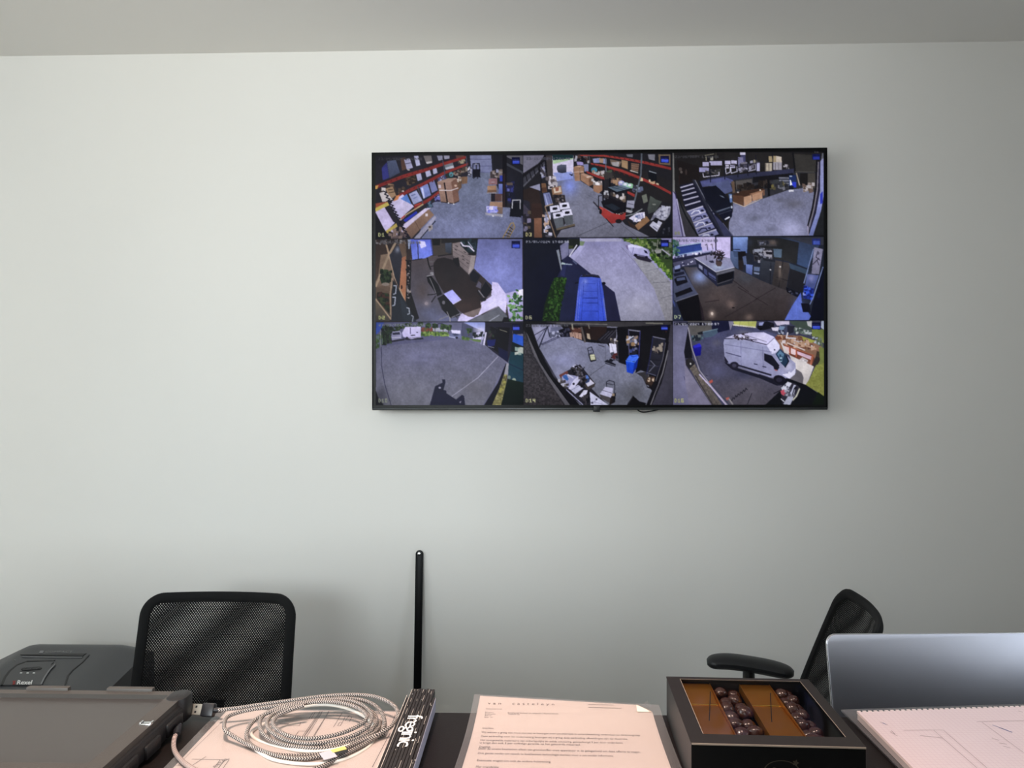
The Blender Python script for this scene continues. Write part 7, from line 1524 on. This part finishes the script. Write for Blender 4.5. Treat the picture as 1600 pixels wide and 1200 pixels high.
# ------------------------------------------------------------------ mesh office chairs
def chair(name, label, loc, rz, arms, w0=.2125, w1=.2075, top=.925, lean=11, curve=.028, arm_z=.71, yb0=.19, yarn=.0028):
    c = thing(name, label, 'chair', loc, rz, None)
    zb = .50; H = (top - zb) / math.cos(math.radians(lean)); tl_ = math.tan(math.radians(lean))

    def S(u, v, off=0.0):
        """u across -1..1, v up 0..1 -> point on the back"""
        hw_ = w0 + (w1 - w0) * v; z = zb + (top - zb) * v
        y = yb0 + (z - zb) * tl_ - curve * (u * u) - .018 * math.sin(PI * min(1, v * 1.1)) * (1 - u * u) + .012 * v * v
        return Vector((hw_ * u, y + off, z))
    rT, rB = .058, .075
    def outline(inset, n=10):
        """closed ring of (u, v) of the rounded back"""
        A, Bv = w0, (top - zb); pts = rrect(-A + inset, inset, A - inset, Bv - inset, max(.012, rT - inset), n)
        return [(p[0] / A, p[1] / Bv) for p in pts]
    ring = outline(.0135); dense = []
    for i in range(len(ring)):
        a, b2 = ring[i], ring[(i + 1) % len(ring)]; d = math.hypot((b2[0] - a[0]) * w0, (b2[1] - a[1]) * (top - zb)); k = max(1, int(d / .02))
        for j in range(k): dense.append((a[0] + (b2[0] - a[0]) * j / k, a[1] + (b2[1] - a[1]) * j / k))
    part('back_frame', 'blackfab', c, lambda b: b.tube([S(u, v) for u, v in dense], .0135, 10, closed=True, flat=.62, up=(0, 1, 0)))
    # woven mesh: two crossed sets of flat yarns, twice (front and rear layer)
    A, Bv = w0 - .013, (top - zb) - .013
    def inside(x, z):
        if not (-A < x < A and .013 < z < Bv): return False
        r = rT - .01
        for sx in (-1, 1):
            cx = sx * (A - r); cz = Bv - r
            if x * sx > A - r and z > cz and math.hypot(x - cx, z - cz) > r: return False
        return True
    def weave(b, ang_, pit, wid, off, turn=0.0):
        for sgn in (1, -1):
            th = math.radians(ang_ * sgn + (turn if sgn < 0 else 0)); d = Vector((math.cos(th), math.sin(th))); n = Vector((-d.y, d.x))
            cc = Vector((0, Bv / 2)); R = .36; k = int(R / pit)
            for i in range(-k, k + 1):
                o = cc + n * (i * pit); run = []; st = .012; m = int(R / st)
                for j in range(-m, m + 1):
                    p = o + d * (j * st)
                    if inside(p.x, p.y): run.append(p)
                    else:
                        if len(run) > 1: emit(b, run, n, wid, off)
                        run = []
                if len(run) > 1: emit(b, run, n, wid, off)
    def emit(b, run, n, wid, off):
        vs = []
        for p in run:
            for s in (-1, 1):
                q = p + n * (s * wid / 2); vs.append(S(q.x / w0, q.y / (top - zb), off))
        b.add(vs, [(2 * i, 2 * i + 1, 2 * i + 3, 2 * i + 2) for i in range(len(run) - 1)])
    part('mesh_fabric', 'meshfab', c, lambda b: weave(b, 49, .0051, yarn, -.002), None, 'stuff')
    part('rear_mesh_fabric', 'meshfab', c, lambda b: weave(b, 49, .0051, .0016, .0008, 2.4), None, 'stuff')
    # spine and braces behind the mesh
    part('lumbar_support', 'blackpl', c, lambda b: b.tube([S(-.9, .25, .014), S(-.4, .28, .022), S(0, .3, .03), S(.4, .28, .022), S(.9, .25, .014)], .012, 8, flat=.5))
    part('back_spine', 'blackpl', c, lambda b: b.tube(catmull([(0, .02, .40), (0, .16, .405), (0, .235, .46), tuple(S(0, .18, .03)), tuple(S(0, .36, .034))], 6), .022, 10, flat=.6, up=(0, .7, .7)))
    def seat(b):
        b.prism([(p[0], p[1]) for p in rrect(-.235, -.25, .235, .20, .07, 6)], .425, .495, .022, 3)
    part('seat_cushion', 'blackfab', c, seat)
    part('seat_mechanism', 'blackpl', c, lambda b: b.box((-.09, -.12, .37), (.09, .1, .425), .01))
    part('gas_lift', 'blackmet', c, lambda b: b.lathe([(.028, .09), (.028, .24), (.017, .245), (.017, .38)], 16))
    for k in range(5):
        a = 2 * PI * k / 5 + .3; e = Vector((math.cos(a) * .3, math.sin(a) * .3, .075))
        leg = part('base_leg', 'blackpl', c, lambda b: b.tube([(math.cos(a) * .02, math.sin(a) * .02, .105), tuple(e)], [.026, .017], 8, flat=.7, up=(0, 0, 1)))
        part('caster', 'blackpl', leg, lambda b: [b.tube([(e.x + math.sin(a) * s, e.y - math.cos(a) * s, .0275), (e.x + math.sin(a) * (s + .016), e.y - math.cos(a) * (s + .016), .0275)], .0275, 14) for s in (-.02, .004)])
    if arms:
        for s in (-1, 1):
            def pad_(b):
                pts = catmull([(s * .272, -.135, arm_z - .004), (s * .275, -.07, arm_z + .002), (s * .275, .02, arm_z - .004), (s * .268, .10, arm_z - .014)], 10)
                n = len(pts); rad = [.040 * max(.12, 1 - abs(2 * i / (n - 1) - 1) ** 5) ** .5 for i in range(n)]
                b.tube(pts, rad, 14, flat=.5, up=(0, 0, 1))
            part('armrest_pad', 'blackpl', c, pad_)
            part('armrest_post', 'blackpl', c, lambda b: b.tube(catmull([(s * .15, -.02, .415), (s * .27, -.02, .43), (s * .285, -.02, .52), (s * .277, -.02, arm_z - .012)], 6), .017, 10, flat=1.6))
    return c


chair('office_chair', 'black mesh office chair facing the counter, between the shredder and the bar', (-.838, 1.755, 0), 0.0, False)
chair('office_chair', 'black mesh office chair with armrests turned sideways behind the laptop', (.562, 1.925, 0), math.radians(-103), True, w0=.232, w1=.226, yarn=.0033, lean=18.5, curve=.05, arm_z=.685, yb0=.105, top=.94)


# ------------------------------------------------------------------ document shredder on the floor
SCX, SHW, SYB, SYF = -1.41, .265, 2.275, 1.90
shr = thing('paper_shredder', 'charcoal floor-standing paper shredder behind the tablet, in the left corner', 'shredder', (SCX, 2.09, 0))
H0 = Vector(shr.location)


def shz(x, y):
    x = min(max(x, SCX - SHW), SCX + SHW); y = min(max(y, SYF), SYB)
    z = .715 - .14 * (SYB - y) - .02 * max(0, (y - 2.22) / .055) ** 2
    l = max(0.0, -1.492 - x); r = max(0.0, x + 1.245)
    z -= .50 * l * l / (l + .012) + 4.2 * r * r / (1 + 12 * r)
    if y < SYF + .05: z -= .05 * ((SYF + .05 - y) / .05) ** 2
    return z


def _head(b):
    nx, ny = 28, 22; vs = []
    for j in range(ny + 1):
        for i in range(nx + 1):
            x = SCX - SHW + 2 * SHW * i / nx; y = SYF + (SYB - SYF) * j / ny
            vs.append(Vector((x, y, shz(x, y))) - H0)
    fs = [(j * (nx + 1) + i, j * (nx + 1) + i + 1, (j + 1) * (nx + 1) + i + 1, (j + 1) * (nx + 1) + i) for j in range(ny) for i in range(nx)]
    k = b.add(vs, fs, True)
    ring = [i for i in range(nx + 1)] + [(j) * (nx + 1) + nx for j in range(1, ny + 1)] + [ny * (nx + 1) + i for i in range(nx - 1, -1, -1)] + [j * (nx + 1) for j in range(ny - 1, 0, -1)]
    low = [Vector((vs[i].x, vs[i].y, .50)) for i in ring]; n = len(ring); k2 = b.add([vs[i] for i in ring] + low, [], True)
    b.add([vs[i] for i in ring] + low, [(i, n + i, n + (i + 1) % n, (i + 1) % n) for i in range(n)] + [tuple(range(2 * n - 1, n - 1, -1))], False)


part('cutter_head', 'shred', shr, _head)
part('bin_body', 'shredpanel', shr, lambda b: b.prism([(p[0], p[1]) for p in rrect(-SHW + .012, SYF + .015 - H0.y, SHW - .012, SYB - .01 - H0.y, .03, 5)], .04, .50, .004))
for sx in (-1, 1):
    for y in (SYF + .05, SYB - .05):
        part('foot_caster', 'blackpl', shr, lambda b: b.tube([(sx * .15 - .012, y - H0.y, .02), (sx * .15 + .012, y - H0.y, .02)], .02, 12))


def shp(px, py, h=0.0):
    """photo pixel -> point of the shredder top (first crossing of the view ray)"""
    r = ray(px, py); lo, hi = 1.7, 2.7
    for k in range(400):
        t = 1.7 + k * .0025; q = CPOS + r * t
        if q.y >= SYF and q.z <= shz(q.x, q.y): hi = t; lo = t - .0025; break
    for _ in range(20):
        t = (lo + hi) / 2; q = CPOS + r * t
        if q.z <= shz(q.x, q.y): hi = t
        else: lo = t
    return Vector((q.x, q.y, shz(q.x, q.y) + h)) - H0


def drape(b, pts, h):
    """patch with its outline in photo pixels dropped onto the curved top, cut in strips so that it follows the curve"""
    ys = [p[1] for p in pts]; y0, y1 = min(ys) + 1e-3, max(ys) - 1e-3; n = max(1, int((y1 - y0) / 1.6)); rows = []
    for k in range(n + 1):
        y = y0 + (y1 - y0) * k / n; xs_ = []
        for (ax, ay), (bx2, by) in zip(pts, pts[1:] + pts[:1]):
            if (y < ay) != (y < by): xs_.append(ax + (bx2 - ax) * (y - ay) / (by - ay))
        if len(xs_) > 1: rows.append((min(xs_), max(xs_), y))
    m = max(1, int((max(r[1] - r[0] for r in rows)) / 4))
    V = [[shp(r[0] + (r[1] - r[0]) * i / m, r[2], h) for i in range(m + 1)] for r in rows]
    top = [v for r in V for v in r]; w = m + 1
    b.add(top, [(j * w + i, (j + 1) * w + i, (j + 1) * w + i + 1, j * w + i + 1) for j in range(len(V) - 1) for i in range(m)], True)
    ring = [V[0][i] for i in range(w)] + [r[-1] for r in V[1:]] + [V[-1][i] for i in range(m - 1, -1, -1)] + [r[0] for r in V[-2:0:-1]]
    k = len(ring); b.add(ring + [p - Vector((0, 0, h + .004)) for p in ring], [(i, (i + 1) % k, k + (i + 1) % k, k + i) for i in range(k)])


def prism_strip(b, px, w, h):
    px = [(a[0] + (c[0] - a[0]) * i / 5, a[1] + (c[1] - a[1]) * i / 5) for a, c in zip(px[:-1], px[1:]) for i in range(5)] + [px[-1]]
    Q = [shp(p[0], p[1], h) for p in px]; b.tube(Q, w, 6, flat=.6, up=(0, 0, 1))


c3 = lambda x, y: (x / 10.0, 1000 + y / 10.0)
part('feed_slot', 'shredark', shr, lambda b: drape(b, [c3(310, 238), c3(360, 222), c3(1350, 215), c3(1290, 258), c3(360, 256)], .0015))
part('slot_lip', 'grey', shr, lambda b: prism_strip(b, [c3(350, 268), c3(800, 276), c3(1290, 276)], .0022, .001), 'lighter lip in front of the slot')
part('front_panel', 'shredpanel', shr, lambda b: drape(b, [c3(40, 720), c3(90, 610), c3(170, 500), c3(280, 410), c3(440, 350), c3(860, 345), c3(870, 385), c3(790, 470), c3(700, 590), c3(640, 720)], .003))
part('panel_groove', 'shredark', shr, lambda b: prism_strip(b, [c3(30, 720), c3(80, 600), c3(160, 490), c3(270, 400), c3(430, 342), c3(850, 338)], .0045, .0015))
part('panel_trim', 'grey', shr, lambda b: prism_strip(b, [c3(640, 715), c3(690, 610), c3(770, 490), c3(860, 395)], .0022, .003), 'light grey trim line')
part('lid_groove', 'shredark', shr, lambda b: prism_strip(b, [c3(1010, 730), c3(1060, 560), c3(1140, 470), c3(1290, 350), c3(1390, 240)], .0025, .0005))
part('lid_catch', 'shredark', shr, lambda b: drape(b, [c3(450, 375), c3(840, 372), c3(850, 392), c3(800, 402), c3(470, 398)], .0045))
def _btn(b):
    for x in (390, 490, 590):
        drape(b, [c3(x - 38, 470), c3(x - 20, 455), c3(x + 25, 452), c3(x + 42, 464), c3(x + 20, 482), c3(x - 25, 485)], .006)
for x in (390, 490, 590):
    part('button', 'grey', shr, lambda b: drape(b, [c3(x - 36, 470), c3(x - 20, 458), c3(x + 25, 456), c3(x + 40, 466), c3(x + 20, 479), c3(x - 25, 481)], .0055))
part('button_surround', 'shredark', shr, lambda b: drape(b, [c3(325, 475), c3(370, 444), c3(620, 438), c3(660, 462), c3(600, 496), c3(360, 500)], .0045))
part('indicator_marks', 'white', shr, lambda b: [drape(b, [c3(x - 18, 540), c3(x - 12, 528), c3(x + 22, 528), c3(x + 16, 540)], .0038) for x in (327, 430, 527)])
part('badge', 'grey', shr, lambda b: drape(b, [c3(188, 325), c3(205, 312), c3(255, 312), c3(240, 326)], .001))
part('top_block_mark', 'grey', shr, lambda b: drape(b, [c3(608, 208), c3(628, 172), c3(690, 172), c3(668, 208)], .0012))


def shr_text(b, s, x0, y0, x1, hpx, shear, h, spacing=1.0, bold=0.0):
    v, f = text_mesh(s, 1.0, shear=shear, spacing=spacing, bold=bold); w = max(p[0] for p in v)
    hh = .72
    b.add([shp(x0 + (x1 - x0) * p[0] / w, y0 - hpx * p[1] / hh, h) for p in v], f)


part('lettering', 'white', shr, lambda b: shr_text(b, 'Rexel', 25.5, 1071.6, 51, 6.8, .25, .0040, 1.0, .02))
part('emblem', 'red', shr, lambda b: (drape(b, [c3(190, 660), c3(205, 652), c3(250, 715), c3(228, 718)], .004), drape(b, [c3(235, 650), c3(252, 655), c3(215, 716), c3(192, 716)], .0042)), 'dull red crossed mark')
part('top_lettering', 'grey', shr, lambda b: shr_text(b, 'COMPACT', 70, 1020.3, 114, 2.9, .25, .0012))


# ------------------------------------------------------------------ black bar leaning on the wall, loose cable below the screen
bt = at_y(655.5, 859.5, YB - .006); bb = Vector((bt.x + .0, YB - .115, 0))
bar = thing('flat_bar', 'black flat metal bar with a rounded top leaning on the wall', 'metal bar', bb)
bdir = (bt - bb); BL = bdir.length; lean_ = math.atan2(bt.y - bb.y, bt.z - bb.z)
bm_ = Matrix.Rotation(-lean_, 4, 'X')


def _bar(b):
    w = .0125; o = [(-w, 0), (w, 0)] + [(w * math.cos(PI * k / 12), BL - w + w * math.sin(PI * k / 12)) for k in range(13)]
    m = MB(); m.prism(o, -.004, .004, .0012, 2)
    b.add([bm_ @ Vector((v[0], v[2], v[1])) for v in m.v], [f[::-1] for f in m.f], True)


part('shaft', 'blackmet', bar, _bar)
part('rivet', 'chrome', bar, lambda b: (lambda m: b.add([bm_ @ Vector((v[0], -.004 - v[2], BL - .0125 + v[1])) for v in m.v], [f[::-1] for f in m.f], True))((lambda: (lambda q: (q.lathe([(.0062, 0), (.0058, .0012), (.003, .002)], 14), q)[1])(MB()))()), 'bright rivet at the top')
part('end_cap', 'blackpl', bar, lambda b: b.box((-.016, -.006, 0), (.016, .006, .02), .002))
ca = [at_y(993, 634, TVY + .03), at_y(997, 641, TVY + .03), at_y(1005, 644, TVY + .03), at_y(1017, 642.5, TVY + .03), at_y(1030, 639.5, TVY + .03), at_y(1040, 634, TVY + .04)]
cb_ = MB(); cb_.tube([p - ca[2] for p in catmull(ca, 6)], .0022, 8)
co_ = cb_.build('power_cable', 'blackpl'); co_.location = ca[2]
setp(co_, 'thin black cable loop hanging below the television', 'cable')
